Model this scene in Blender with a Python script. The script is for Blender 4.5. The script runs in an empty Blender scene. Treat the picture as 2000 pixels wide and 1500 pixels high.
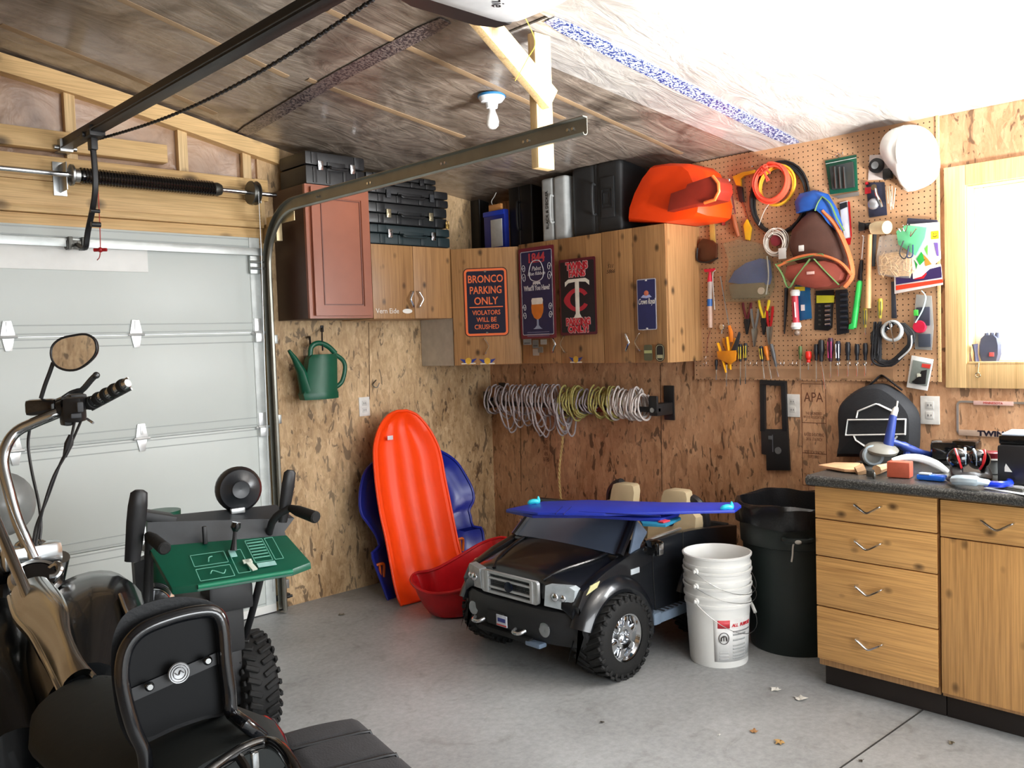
import bpy, bmesh, math, random
from mathutils import Vector, Matrix
random.seed(7)
S=bpy.context.scene
COL=S.collection
V=Vector
# ---------------------------------------------------------------- camera
FPX=1712.0; CAMH=1.5
def _ray(x,y): return V(((x-1000)/FPX, -(y-750)/FPX, -1.0))
_vA=_ray(2790,604).normalized(); _vB=_ray(-640,720)
_vB=(_vB-_vA*_vA.dot(_vB)).normalized(); _vC=_vA.cross(_vB)
RW=Matrix((_vA,_vB,_vC))            # camera axes -> world axes
cam_d=bpy.data.cameras.new('camera'); cam=bpy.data.objects.new('camera',cam_d); COL.objects.link(cam)
cam_d.sensor_width=36.0; cam_d.lens=36.0*FPX/2000.0; cam_d.clip_start=0.05
cam.matrix_world=Matrix.Translation((0,0,CAMH)) @ RW.to_4x4()
S.camera=cam
# ---------------------------------------------------------------- world, lamps, exposure
S.view_settings.view_transform='Standard'; S.view_settings.look='None'
S.view_settings.gamma=1.0; S.view_settings.use_curve_mapping=False
S.view_settings.exposure=0.0
wd=bpy.data.worlds.new('world'); S.world=wd; wd.use_nodes=True
bg=wd.node_tree.nodes['Background']; bg.inputs[0].default_value=(0.95,0.98,1.0,1); bg.inputs[1].default_value=2.0
def area(name,loc,tgt,sx,sy,power,col,spread=180):
    l=bpy.data.lights.new(name,'AREA'); l.shape='RECTANGLE'; l.size=sx; l.size_y=sy; l.energy=power; l.color=col
    l.spread=math.radians(spread)
    o=bpy.data.objects.new(name,l); COL.objects.link(o); o.location=loc
    o.rotation_euler=(V(tgt)-V(loc)).to_track_quat('-Z','Y').to_euler(); return o
area('daylight_rear_opening',(1.7,-2.3,1.45),(2.8,2.2,0.9),2.6,1.5,122,(0.93,0.97,1.0))
area('daylight_side_window',(4.12,0.79,1.72),(1.6,2.2,0.6),1.15,0.72,80,(0.94,0.98,1.0))
area('ceiling_fill_lamp',(2.8,-0.9,0.7),(2.95,0.72,2.6),0.7,0.4,170,(1.0,0.97,0.93),72)  # added lamp aimed up at the ceiling, stands in for reflected sunlight
# ---------------------------------------------------------------- geometry constants
XB=4.15; YA=4.56; ZW=2.446
def ray(x,y): return RW @ _ray(x,y)
CO=V((0,0,CAMH))
def onX(x,y,v): r=ray(x,y); return CO+r*(v/r.x)
def onY(x,y,v): r=ray(x,y); return CO+r*(v/r.y)
def onZ(x,y,v=0.0): r=ray(x,y); return CO+r*((v-CAMH)/r.z)
def onP(x,y,pt,n): r=ray(x,y); return CO+r*((V(pt)-CO).dot(V(n))/r.dot(V(n)))
def PD(x,y,D): return CO+ray(x,y)*D
def ceil_z(x,y):
    sag=0.055*math.exp(-((x-2.75)/0.75)**2)*max(0,min(1,(y-3.4)/1.1))
    return ZW+0.152*(XB-x)-sag
def onC(x,y,off=0.0):
    r=ray(x,y); t=(ZW+0.152*XB-CAMH)/(r.z+0.152*r.x)
    for _ in range(12):
        p=CO+r*t; t+=(ceil_z(p.x,p.y)-off-p.z)/(r.z+0.152*r.x)
    return CO+r*t
# ---------------------------------------------------------------- materials
def lin(c):
    return tuple(((v/255)/12.92 if v/255<=0.04045 else ((v/255+0.055)/1.055)**2.4) for v in c)+(1,)
MATS={}
def nmat(name):
    m=bpy.data.materials.new(name); m.use_nodes=True
    nt=m.node_tree; return m,nt,nt.nodes['Principled BSDF']
def N(nt,t,**k):
    n=nt.nodes.new(t)
    for a,b in k.items():
        if hasattr(n,a): setattr(n,a,b)
    return n
def ramp(nt,fac,stops):
    r=nt.nodes.new('ShaderNodeValToRGB'); e=r.color_ramp.elements
    while len(e)<len(stops): e.new(0.5)
    for i,(p,c) in enumerate(stops): e[i].position=p; e[i].color=c
    nt.links.new(fac,r.inputs[0]); return r.outputs[0]
def coords(nt,scale,kind='Object',rot=(0,0,0)):
    tc=nt.nodes.new('ShaderNodeTexCoord'); mp=nt.nodes.new('ShaderNodeMapping')
    mp.inputs['Scale'].default_value=scale; mp.inputs['Rotation'].default_value=rot
    nt.links.new(tc.outputs[kind],mp.inputs[0]); return mp.outputs[0]
def noise(nt,vec,scale,detail=4,rough=0.55,dist=0.0):
    n=nt.nodes.new('ShaderNodeTexNoise'); n.inputs['Scale'].default_value=scale; n.inputs['Detail'].default_value=detail
    n.inputs['Roughness'].default_value=rough; n.inputs['Distortion'].default_value=dist
    nt.links.new(vec,n.inputs['Vector']); return n.outputs[0]
def mix(nt,fac,a,b,mode='MIX'):
    n=nt.nodes.new('ShaderNodeMix'); n.data_type='RGBA'; n.blend_type=mode
    for inp,v in ((0,fac),(6,a),(7,b)):
        if isinstance(v,(int,float,tuple)): n.inputs[inp].default_value=v
        else: nt.links.new(v,n.inputs[inp])
    return n.outputs[2]
def bump(nt,bs,h,strength=0.3,dist=0.01):
    b=nt.nodes.new('ShaderNodeBump'); b.inputs['Strength'].default_value=strength; b.inputs['Distance'].default_value=dist
    nt.links.new(h,b.inputs['Height']); nt.links.new(b.outputs[0],bs.inputs['Normal'])
def M(rgb,rough=0.5,metal=0.0,var=0.12,scale=14,bmp=0.0,alpha=1.0,coat=0.0,name=None,spec=0.5,trans=0.0):
    key=(rgb,rough,metal,var,scale,bmp,alpha,coat,spec,trans)
    if key in MATS: return MATS[key]
    m,nt,bs=nmat(name or 'mat_%d'%len(MATS)); c=lin(rgb)
    vec=coords(nt,(1,1,1)); f=noise(nt,vec,scale,3)
    lo=tuple(v*(1-var) for v in c[:3])+(1,); hi=tuple(min(1,v*(1+var)) for v in c[:3])+(1,)
    nt.links.new(ramp(nt,f,[(0.3,lo),(0.7,hi)]),bs.inputs['Base Color'])
    bs.inputs['Roughness'].default_value=rough; bs.inputs['Metallic'].default_value=metal
    bs.inputs['Alpha'].default_value=alpha; bs.inputs['Coat Weight'].default_value=coat
    bs.inputs['Specular IOR Level'].default_value=spec
    bs.inputs['Transmission Weight'].default_value=trans
    if bmp: bump(nt,bs,noise(nt,vec,scale*8,3),bmp,0.004)
    MATS[key]=m; return m
def osb(name,base,light,dark,vert=True,con=0.6):
    m,nt,bs=nmat(name)
    def flakes(rotz,scl,amt):
        vec=coords(nt,(1,1,0.36),rot=(rotz,rotz,0.0))
        wob=nt.nodes.new('ShaderNodeTexNoise'); wob.inputs['Scale'].default_value=14; wob.inputs['Detail'].default_value=3
        nt.links.new(vec,wob.inputs['Vector'])
        add=nt.nodes.new('ShaderNodeMixRGB'); add.blend_type='LINEAR_LIGHT'; add.inputs[0].default_value=0.05
        nt.links.new(vec,add.inputs[1]); nt.links.new(wob.outputs[1],add.inputs[2])
        v1=nt.nodes.new('ShaderNodeTexVoronoi'); v1.inputs['Scale'].default_value=scl; nt.links.new(add.outputs[0],v1.inputs['Vector'])
        sp=nt.nodes.new('ShaderNodeSeparateColor'); nt.links.new(v1.outputs['Color'],sp.inputs[0])
        return sp.outputs[0],add.outputs[0]
    a,va=flakes(0.35,30,1); b,vb=flakes(-0.5,44,1)
    st=[(0.0,lin(dark)),(0.3,lin(base)),(0.55,lin(base)),(1.0,lin(light))]
    c=mix(nt,0.42,ramp(nt,a,st),ramp(nt,b,st))
    n2=noise(nt,va,60,5,0.7,0.6)
    c=mix(nt,con*0.6,c,ramp(nt,n2,[(0.3,lin(dark)),(0.5,lin(base)),(0.72,lin(light))]))
    dk=tuple(int(v*0.5) for v in dark)
    for rt,sc_,th in ((0.3,22,0.615),(-0.35,34,0.635)):
        n3=noise(nt,coords(nt,(1,1,0.36),rot=(rt,rt,0.0)),sc_,3,0.5,0.7)
        c=mix(nt,ramp(nt,n3,[(th,(0,0,0,1)),(th+0.035,(0.9,0.9,0.9,1))]),c,lin(dk))
    n4=noise(nt,coords(nt,(1,1,0.5)),3.2,3)
    c=mix(nt,0.28,c,ramp(nt,n4,[(0.35,lin(dark)),(0.65,lin(light))]),'MIX')
    nt.links.new(c,bs.inputs['Base Color']); bs.inputs['Roughness'].default_value=0.62
    bump(nt,bs,n2,0.25,0.004); return m
def pine(name,base,dark,grain='z',knots=True,rough=0.42,knot_scale=1.0):
    m,nt,bs=nmat(name)
    g={'z':(46,46,1.1),'x':(1.1,46,46),'y':(46,1.1,46)}[grain]
    f=noise(nt,coords(nt,g),1.0,5,0.6,0.4)
    c=ramp(nt,f,[(0.25,lin(dark)),(0.45,lin(base)),(0.8,lin(tuple(min(255,int(v*1.08)) for v in base)))])
    f2=noise(nt,coords(nt,tuple(v*4 for v in g)),1.0,3)
    c=mix(nt,0.42,c,ramp(nt,f2,[(0.36,lin(tuple(int(v*0.85) for v in dark))),(0.62,lin(base))]))
    if knots:
        k={'z':(12,12,8),'x':(8,12,12),'y':(12,8,12)}[grain]
        vo=nt.nodes.new('ShaderNodeTexVoronoi'); vo.inputs['Scale'].default_value=knot_scale; vo.inputs['Randomness'].default_value=1.0
        nt.links.new(coords(nt,k),vo.inputs['Vector'])
        kd=tuple(int(v*0.42) for v in dark)
        c=mix(nt,ramp(nt,vo.outputs['Distance'],[(0.06,(0.9,0.9,0.9,1)),(0.13,(0.55,0.55,0.55,1)),(0.22,(0,0,0,1))]),c,lin(kd))
    nt.links.new(c,bs.inputs['Base Color']); bs.inputs['Roughness'].default_value=rough
    bump(nt,bs,f,0.12,0.002); return m
OSB_A=osb('osb_left',(182,148,104),(236,206,164),(112,78,44),con=0.8)
OSB_B=osb('osb_right',(192,142,102),(226,182,142),(122,84,54),con=0.55)
LUM=pine('lumber',(222,186,130),(192,146,90),'x',True,0.55,0.5)
LUMZ=pine('lumber_upright',(226,196,146),(196,156,104),'z',True,0.55,0.5)
PINEZ=pine('pine_door',(166,124,80),(128,86,50),'z',True,0.4,1.0)
PINEB=pine('pine_base_door',(206,156,96),(160,112,62),'z',True,0.4,1.0)
PINEU=pine('pine_corner_door',(166,124,80),(128,86,50),'y',True,0.4,1.0)
PINEY=pine('pine_drawer',(214,164,100),(168,116,62),'y',True,0.4,1.0)
PINES=pine('pine_side',(178,136,90),(142,100,60),'z',True,0.4,0.9)
TRIM=pine('window_casing',(232,196,140),(214,170,112),'z',False,0.4)
CHERRY=M((150,88,64),0.35,0,0.08,5); CHERRY_D=M((74,48,36),0.45,0,0.08,5)
BLK=M((26,26,28),0.45); BLKG=M((12,13,15),0.12,coat=0.6); BLKR=M((22,22,23),0.8,bmp=0.3); CHAR=M((46,48,52),0.6); DRUB=M((16,16,16),0.75,bmp=0.2)
CHROME=M((225,228,232),0.12,1.0,0.03); STEEL=M((170,172,172),0.32,1.0,0.08); GALV=M((176,180,178),0.4,0.85,0.12,9); DSTEEL=M((92,92,88),0.4,0.8)
WHITE=M((238,238,234),0.4,0,0.03); WHT2=M((214,214,208),0.5,0,0.04); GREYP=M((150,156,160),0.45); LGREY=M((186,188,186),0.45)
ORANGE=M((250,70,10),0.42,0,0.04,4,spec=0.35); RED=M((176,20,26),0.35,0,0.08,5); BLUE=M((24,36,140),0.3,0,0.08,5); GREEN=M((14,84,60),0.4,0,0.08); YEL=M((232,186,30),0.45)
NAVY=M((24,28,50),0.35,0,0.05); CRIM=M((176,34,52),0.4); TAN=M((190,172,138),0.55,0,0.06)
TEXORG=M((232,112,62),0.45,0,0.04)
# ---------------------------------------------------------------- mesh builder
class G:
    def __init__(s): s.b=bmesh.new()
    def quad(s,*p):
        return s.b.faces.new([s.b.verts.new(V(q)) for q in p])
    def box(s,c,sz,bev=0.0,rot=None,seg=2):
        r=bmesh.ops.create_cube(s.b,size=1.0); vs=r['verts']
        m=Matrix.Translation(V(c)) @ (rot.to_4x4() if rot else Matrix()) @ Matrix.Diagonal((sz[0],sz[1],sz[2],1))
        bmesh.ops.transform(s.b,matrix=m,verts=vs)
        if bev>0:
            es=list({e for v in vs for e in v.link_edges})
            bmesh.ops.bevel(s.b,geom=es,offset=min(bev,min(sz)*0.45),segments=seg,profile=0.6,affect='EDGES')
        return s
    def rings(s,rs,closed=True,cap=True,wrap=False):
        R=[[s.b.verts.new(V(p)) for p in r] for r in rs]
        n=len(R[0]); k=n if closed else n-1
        m=len(R) if wrap else len(R)-1
        for i in range(m):
            a,b=R[i],R[(i+1)%len(R)]
            for j in range(k):
                try: s.b.faces.new((a[j],a[(j+1)%n],b[(j+1)%n],b[j]))
                except ValueError: pass
        if cap and not wrap and closed:
            for r in (R[0],R[-1]):
                try: s.b.faces.new(r)
                except ValueError: pass
        return s
    def tube(s,pts,r,n=8,closed=False,flat=1.0,cap=True):
        pts=[V(p) for p in pts]; L=len(pts)
        rr=r if isinstance(r,(list,tuple)) else [r]*L
        up=None; rs=[]
        for i,p in enumerate(pts):
            if closed: t=pts[(i+1)%L]-pts[i-1]
            else: t=pts[min(i+1,L-1)]-pts[max(i-1,0)]
            if t.length<1e-9: t=V((0,0,1))
            t.normalize()
            if up is None:
                up=V((0,0,1)) if abs(t.z)<0.9 else V((1,0,0))
            up=(up-t*t.dot(up))
            if up.length<1e-6: up=t.orthogonal()
            up.normalize(); sd=t.cross(up)
            rs.append([p+(up*math.cos(a)*rr[i]+sd*math.sin(a)*rr[i]*flat) for a in [2*math.pi*k/n for k in range(n)]])
        return s.rings(rs,True,cap,closed)
    def cyl(s,a,b,r,r2=None,n=16): return s.tube([a,b],[r,r if r2 is None else r2],n)
    def lathe(s,prof,o=(0,0,0),ax=(0,0,1),n=28,sx=1.0,cap=True):
        ax=V(ax).normalized(); u=ax.orthogonal().normalized(); w=ax.cross(u); o=V(o)
        return s.rings([[o+ax*h+(u*math.cos(t)*sx+w*math.sin(t))*max(r,1e-4) for t in [2*math.pi*k/n for k in range(n)]] for r,h in prof],True,cap)
    def prism(s,poly,off,bev=0.0):
        poly=[V(p) for p in poly]; off=V(off)
        nb=len(s.b.verts)
        f=s.b.faces.new([s.b.verts.new(p) for p in poly])
        r=bmesh.ops.extrude_face_region(s.b,geom=[f]); nv=[g for g in r['geom'] if isinstance(g,bmesh.types.BMVert)]
        bmesh.ops.translate(s.b,vec=off,verts=nv)
        if bev>0:
            vs=list(set(nv)|set(f.verts)); es=list({e for v in vs for e in v.link_edges})
            bmesh.ops.bevel(s.b,geom=es,offset=bev,segments=2,profile=0.6,affect='EDGES')
        return s
    def ball(s,c,r,sc=(1,1,1),n=16):
        q=bmesh.ops.create_uvsphere(s.b,u_segments=n,v_segments=max(6,n//2),radius=r)
        bmesh.ops.transform(s.b,matrix=Matrix.Translation(V(c))@Matrix.Diagonal((sc[0],sc[1],sc[2],1)),verts=q['verts']); return s
    def grid(s,rows): return s.rings(rows,False,False)
    def slab(s,rows,off):
        "closed sheet: the grid plus its copy shifted by off"
        off=V(off); n=len(rows[0])
        top=[[V(p) for p in r] for r in rows]
        rs=[r+[p+off for p in reversed(r)] for r in top]
        return s.rings(rs,True,True)
    def out(s,name,mat,parent=None,smooth=True,M0=None,label=None):
        bmesh.ops.recalc_face_normals(s.b,faces=s.b.faces)
        me=bpy.data.meshes.new(name); s.b.to_mesh(me); s.b.free()
        if smooth and len(me.polygons):
            me.polygons.foreach_set('use_smooth',[True]*len(me.polygons)); me.set_sharp_from_angle(angle=math.radians(38))
        me.materials.append(mat)
        o=bpy.data.objects.new(name,me); COL.objects.link(o)
        if parent is not None: o.parent=parent
        if M0 is not None: o.matrix_local=M0
        if label: o['label']=label
        return o
def smooth_path(pts,k=6,closed=False):
    pts=[V(p) for p in pts]; n=len(pts); out=[]
    rng=range(n if closed else n-1)
    for i in rng:
        g=(lambda j: pts[j%n]) if closed else (lambda j: pts[max(0,min(n-1,j))])
        a,b,c,d=g(i-1),g(i),g(i+1),g(i+2)
        for q in range(k):
            t=q/k
            out.append(0.5*((2*b)+(c-a)*t+(2*a-5*b+4*c-d)*t*t+(3*b-a-3*c+d)*t*t*t))
    if not closed: out.append(pts[-1])
    return out
def thing(name,label,cat,loc=(0,0,0),mat=None,group=None):
    o=bpy.data.objects.new(name,None); COL.objects.link(o); o.empty_display_size=0.05
    if mat is not None: o.matrix_world=mat
    else: o.location=loc
    o['label']=label; o['category']=cat
    if group: o['group']=group
    return o
def tag(o,label,cat,group=None,kind=None):
    o['label']=label; o['category']=cat
    if group: o['group']=group
    if kind: o['kind']=kind
    return o
def struct(o,label=None):
    o['kind']='structure'
    if label: o['label']=label
    return o
def setM(o,m): o.matrix_world=m; return o
RB=Matrix(((0,0,-1),(-1,0,0),(0,1,0)))      # columns: right (-Y), up (Z), out (-X)
RA=Matrix(((1,0,0),(0,0,-1),(0,1,0)))       # columns: right (X), up (Z), out (-Y)
class Fr:
    "a frame on a wall: local x to the right, y up, z out of the wall"
    def __init__(s,kind,px,py,plane=None):
        s.k=kind; s.plane=plane if plane is not None else (XB if kind=='B' else YA)
        o=onX(px,py,s.plane) if kind=='B' else onY(px,py,s.plane)
        s.m=Matrix.Translation(o) @ (RB if kind=='B' else RA).to_4x4(); s.inv=s.m.inverted()
    def p(s,x,y,n=0.0):
        q=onX(x,y,s.plane-n) if s.k=='B' else onY(x,y,s.plane-n)
        return s.inv @ q
def textm(s,size,mat,parent,loc,name='lettering',ext=0.0006,align='CENTER',rot=None,sx=1.0,bold=0.0,shear=0.0):
    c=bpy.data.curves.new('t','FONT'); c.body=s; c.size=size; c.extrude=ext; c.align_x=align; c.align_y='CENTER'; c.offset=bold; c.shear=shear
    c.resolution_u=3; c.space_line=0.95
    t=bpy.data.objects.new('t',c); COL.objects.link(t); bpy.context.view_layer.update()
    me=bpy.data.meshes.new_from_object(t.evaluated_get(bpy.context.evaluated_depsgraph_get()))
    bpy.data.objects.remove(t); bpy.data.curves.remove(c)
    me.materials.clear(); me.materials.append(mat); me.name=name
    o=bpy.data.objects.new(name,me); COL.objects.link(o); o.parent=parent
    o.matrix_local=Matrix.Translation(V(loc)) @ (rot.to_4x4() if rot else Matrix()) @ Matrix.Diagonal((sx,1,1,1))
    return o
def rpoly(x0,y0,x1,y1,r,z=0.0,n=4):
    out=[]
    for cx,cy,a0 in ((x1-r,y1-r,0),(x0+r,y1-r,90),(x0+r,y0+r,180),(x1-r,y0+r,270)):
        for i in range(n+1):
            a=math.radians(a0+90*i/n); out.append((cx+r*math.cos(a),cy+r*math.sin(a),z))
    return out
def frame_ring(g,x0,y0,x1,y1,w,r,z,t):
    "flat rounded frame"
    a=rpoly(x0,y0,x1,y1,r,z); b=rpoly(x0+w,y0+w,x1-w,y1-w,max(r-w,0.001),z)
    a2=[(p[0],p[1],z+t) for p in a]; b2=[(p[0],p[1],z+t) for p in b]
    return g.rings([a,a2,b2,b],True,False,True)
# ================================================================ ROOM
def plainmat_floor():
    m,nt,bs=nmat('concrete'); v=coords(nt,(1,1,1))
    a=noise(nt,v,1.6,6,0.6,0.4); b=noise(nt,v,38,4,0.7); d=noise(nt,v,5.5,5,0.65,1.2)
    c=ramp(nt,a,[(0.3,lin((142,144,144))),(0.7,lin((174,177,178)))])
    c=mix(nt,0.25,c,ramp(nt,b,[(0.35,lin((120,121,120))),(0.65,lin((190,192,192)))]))
    c=mix(nt,ramp(nt,d,[(0.56,(0,0,0,1)),(0.7,(0.35,0.35,0.35,1))]),c,lin((104,102,94)))
    nt.links.new(c,bs.inputs['Base Color']); bs.inputs['Roughness'].default_value=0.5; bump(nt,bs,b,0.08,0.002); return m
def plasticmat(name,stops,rough,bs_strength,milky=0.0):
    m,nt,bs=nmat(name); v=coords(nt,(1,1,1))
    a=noise(nt,coords(nt,(1.0,0.75,1)),2.6,6,0.6,1.1)
    c=ramp(nt,a,stops)
    w=noise(nt,coords(nt,(2.0,5.5,2),rot=(0,0,0.7)),1.3,4,0.55,2.2)
    c=mix(nt,0.2,c,ramp(nt,w,[(0.38,lin((86,72,60))),(0.6,lin((178,166,150)))]))
    nt.links.new(c,bs.inputs['Base Color']); bs.inputs['Roughness'].default_value=rough
    bs.inputs['Coat Weight'].default_value=0.5; bs.inputs['Coat Roughness'].default_value=0.16
    bump(nt,bs,w,bs_strength,0.03); return m
CEILM=plasticmat('vapour_barrier',[(0.3,lin((52,46,42))),(0.43,lin((98,88,80))),(0.56,lin((142,130,120))),(0.68,lin((92,80,70)))],0.35,0.4)
CEILW=plasticmat('milky_sheet',[(0.3,lin((150,148,146))),(0.7,lin((190,188,186)))],0.35,0.4)
PLASA=plasticmat('foil_over_insulation',[(0.3,lin((128,96,74))),(0.55,lin((176,140,112))),(0.75,lin((196,168,142)))],0.3,0.6)
XL=-2.2; YR=-2.5
g=G(); g.box(((XL+XB)/2,(YR+YA)/2,-0.05),(XB-XL+0.4,YA-YR+0.4,0.1)); struct(g.out('floor',plainmat_floor()),'grey concrete garage floor')
# control joint in the slab
a=onZ(1642,1500); b=onZ(1830,1368); dxy=(b-a); a=a-dxy*2
g=G(); g.tube([(a.x,a.y,0.0006),(b.x,b.y,0.0006)],0.0028,6); struct(g.out('trim_1',M((44,42,40),0.9)),'thin saw-cut joint in the concrete floor')
# ceiling grid
def ceil_part(x0,x1,off,name,mat,nx=26,ny=40,yf=None):
    g=G(); rows=[]
    for i in range(nx+1):
        x=x0+(x1-x0)*i/nx
        rows.append([(x,YR-0.1+(YA+0.1-YR+0.1)*j/ny,ceil_z(x,YR+(YA-YR)*j/ny)-off) for j in range(ny+1)])
    g.slab(rows,(0,0,0.04)); return struct(g.out(name,mat))
ceil_part(XL-0.1,XB+0.1,0.0,'ceiling',CEILM)['label']='sloping ceiling of clear plastic stretched over insulation'
# milky second sheet from the seam tape toward the viewer
def sheet(poly_px,name,mat,off,lab):
    pts=[onC(x,y,off) for x,y in poly_px]
    g=G(); g.prism([(p.x,p.y,p.z) for p in pts],(0,0,0.004)); o=struct(g.out(name,mat,smooth=False),lab); return o
t0=onC(1072,28); t1=onC(1553,278)
dy=(t1-t0); 
def cq(x,y,off): return V((x,y,ceil_z(x,y)-off))
rows=[]
for i in range(15):
    f=-2.6+3.6*i/14; p=t0+dy*f
    rows.append([cq(min(p.x,XB),y,0.012) for y in [p.y-(p.y-(YR+0.02))*j/14 for j in range(15)]])
g=G(); g.slab(rows,(0,0,0.006)); struct(g.out('trim_2',CEILW),'milky white plastic sheet over the ceiling nearest the window')
# lapped strip of the sheet on the far side of the tape
rows=[]
for i in range(9):
    f=0.0+1.0*i/8; p=t0+dy*f; rows.append([cq(p.x,p.y+0.30*j/3*(1.1-0.35*f),0.010) for j in range(4)])
g=G(); g.slab(rows,(0,0,0.006)); struct(g.out('trim_3',CEILW),'lapped edge of the milky plastic sheet')
def tapemat(name,a,b):
    m,nt,bs=nmat(name); n=noise(nt,coords(nt,(1,1,1)),95,2,0.5,0.6)
    nt.links.new(ramp(nt,n,[(0.47,lin(a)),(0.52,lin(b))]),bs.inputs['Base Color']); bs.inputs['Roughness'].default_value=0.3; return m
def tape(pa,pb,w,name,mat,off,lab):
    a=onC(*pa); b=onC(*pb); d=(b-a); n=V((-d.y,d.x,0)).normalized()*w/2; rows=[]
    for i in range(17):
        p=a+d*i/16; k=1.0 if 0<i<16 else 0.7
        rows.append([cq(q.x,q.y,off) for q in (p-n*k,p,p+n*k)])
    g=G(); g.slab(rows,(0,0,0.003)); return struct(g.out(name,mat),lab)
tape((1072,30),(1550,274),0.085,'trim_4',tapemat('blue_print',(196,206,224),(48,62,120)),0.017,'blue printed seam tape running to the pegboard wall')
tape((870,38),(470,262),0.075,'trim_5',tapemat('dark_print',(120,108,104),(52,46,52)),0.006,'dark printed seam tape on the shaded ceiling')
# truss chords seen through the plastic
CH=M((150,126,98),0.5,0,0.25,3)
k=6
for (p,q,w) in (((640,20),(1100,232),0.04),((600,155),(905,268),0.04),((0,48),(420,222),0.05),((150,-40),(560,150),0.04),((1005,150),(1330,300),0.035)):
    a=onC(*p); b=onC(*q); d=b-a; n=V((-d.y,d.x,0)).normalized()*w/2; rows=[]
    for i in range(13):
        c=a+d*i/12; rows.append([cq((c+n*s).x,(c+n*s).y,0.004-0.003*abs(s)) for s in (-1,0,1)])
    g=G(); g.slab(rows,(0,0,0.003)); struct(g.out('trim_%d'%k,CH),'pale truss chord showing through the ceiling plastic'); k+=1
# walls
DX0,DX1,DZ=0.42,2.40,2.085
def wallbox(name,lo,hi,mat,lab):
    g=G(); g.box([(a+b)/2 for a,b in zip(lo,hi)],[b-a for a,b in zip(lo,hi)]); return struct(g.out(name,mat,smooth=False),lab)
wallbox('wall_left',(DX1+0.035,YA,0),(XB,YA+0.12,2.9),OSB_A,'left wall of oriented strand board beside the garage door')
wallbox('wall_left_header',(XL-0.1,YA+0.02,DZ),(DX1+0.04,YA+0.12,3.6),PLASA,'gable above the garage door, insulation under plastic')
wallbox('wall_left_far',(XL-0.1,YA,0),(DX0-0.04,YA+0.12,3.5),OSB_A,'strand board past the far side of the garage door')
# right wall with the window hole
WY0=0.16; WY1=1.415; WZ0=1.325; WZ1=2.115
wallbox('wall_right',(XB,WY1,0),(XB+0.12,YA+0.12,2.6),OSB_B,'right wall of reddish strand board')
wallbox('wall_right_below',(XB,YR,0),(XB+0.12,WY1,WZ0),OSB_B,'strand board under the window')
wallbox('wall_right_above',(XB,YR,WZ1),(XB+0.12,WY1,2.6),OSB_B,'strand board above the window')
wallbox('wall_right_near',(XB,YR,WZ0),(XB+0.12,WY0,WZ1),OSB_B,'strand board before the window')
wallbox('wall_back',(XL-0.1,YR-0.12,2.25),(XB+0.12,YR,3.6),OSB_B,'strand board above the rear opening')
wallbox('wall_back_side',(XL-0.1,YR-0.12,0),(-1.2,YR,2.25),OSB_A,'strand board beside the rear opening')
wallbox('wall_side',(XL-0.12,YR-0.1,0),(XL,YA+0.1,3.6),OSB_A,'strand board wall behind the motorcycle')
# board seams
SE=M((70,46,30),0.9)
def seam(pa,pb,kind,name):
    f=Fr(kind,*pa); g=G(); g.tube([f.p(*pa,0.0005),f.p(*pb,0.0005)],0.0022,5); o=g.out(name,SE); o.matrix_world=f.m; struct(o,'dark seam between strand boards'); 
seam((720,630),(722,780),'A','trim_11'); seam((1290,712),(1293,960),'B','trim_12'); seam((1016,712),(1018,960),'B','trim_13')
# header lumber, rake and studs
def plank(lo,hi,name,mat,lab,bev=0.003):
    g=G(); g.box([(a+b)/2 for a,b in zip(lo,hi)],[abs(b-a) for a,b in zip(lo,hi)],bev); return struct(g.out(name,mat),lab)
xr=2.43
plank((XL,YA-0.035,2.085),(xr,YA+0.02,2.17),'trim_14',LUM,'lowest pale header plank above the garage door')
plank((XL,YA-0.06,2.172),(xr,YA+0.02,2.205),'trim_15',LUM,'second header plank')
plank((XL,YA-0.035,2.207),(xr,YA+0.02,2.325),'trim_16',LUM,'third header plank behind the spring shaft')
plank((XL,YA-0.03,2.328),(xr+0.05,YA+0.02,2.445),'trim_17',LUM,'top header plank')
plank((XL,YA-0.07,2.47),(1.90,YA+0.0,2.56),'trim_18',LUM,'short plank end showing above the header')
plank((DX1+0.005,YA-0.02,0),(DX1+0.06,YA+0.02,2.45),'trim_19',LUMZ,'pale jamb board at the side of the garage door')
plank((DX1+0.06,YA-0.012,0),(DX1+0.085,YA+0.01,2.2),'trim_20',LUMZ,'narrow pale strip next to the jamb')
def rakez(x): return ceil_z(x,YA)-0.012
g=G(); g.rings([[(x,YA-0.05,rakez(x)-0.085),(x,YA+0.02,rakez(x)-0.085),(x,YA+0.02,rakez(x)),(x,YA-0.05,rakez(x))] for x in [-2.2+0.25*i for i in range(20)]]); struct(g.out('trim_21',LUM),'pale sloping rake board under the ceiling')
k=22
for x in (0.82,1.43,1.98,2.34):
    plank((x,YA-0.02,2.445),(x+0.05,YA+0.02,rakez(x)-0.07),'trim_%d'%k,LUMZ,'pale gable stud showing through the plastic'); k+=1
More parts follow.
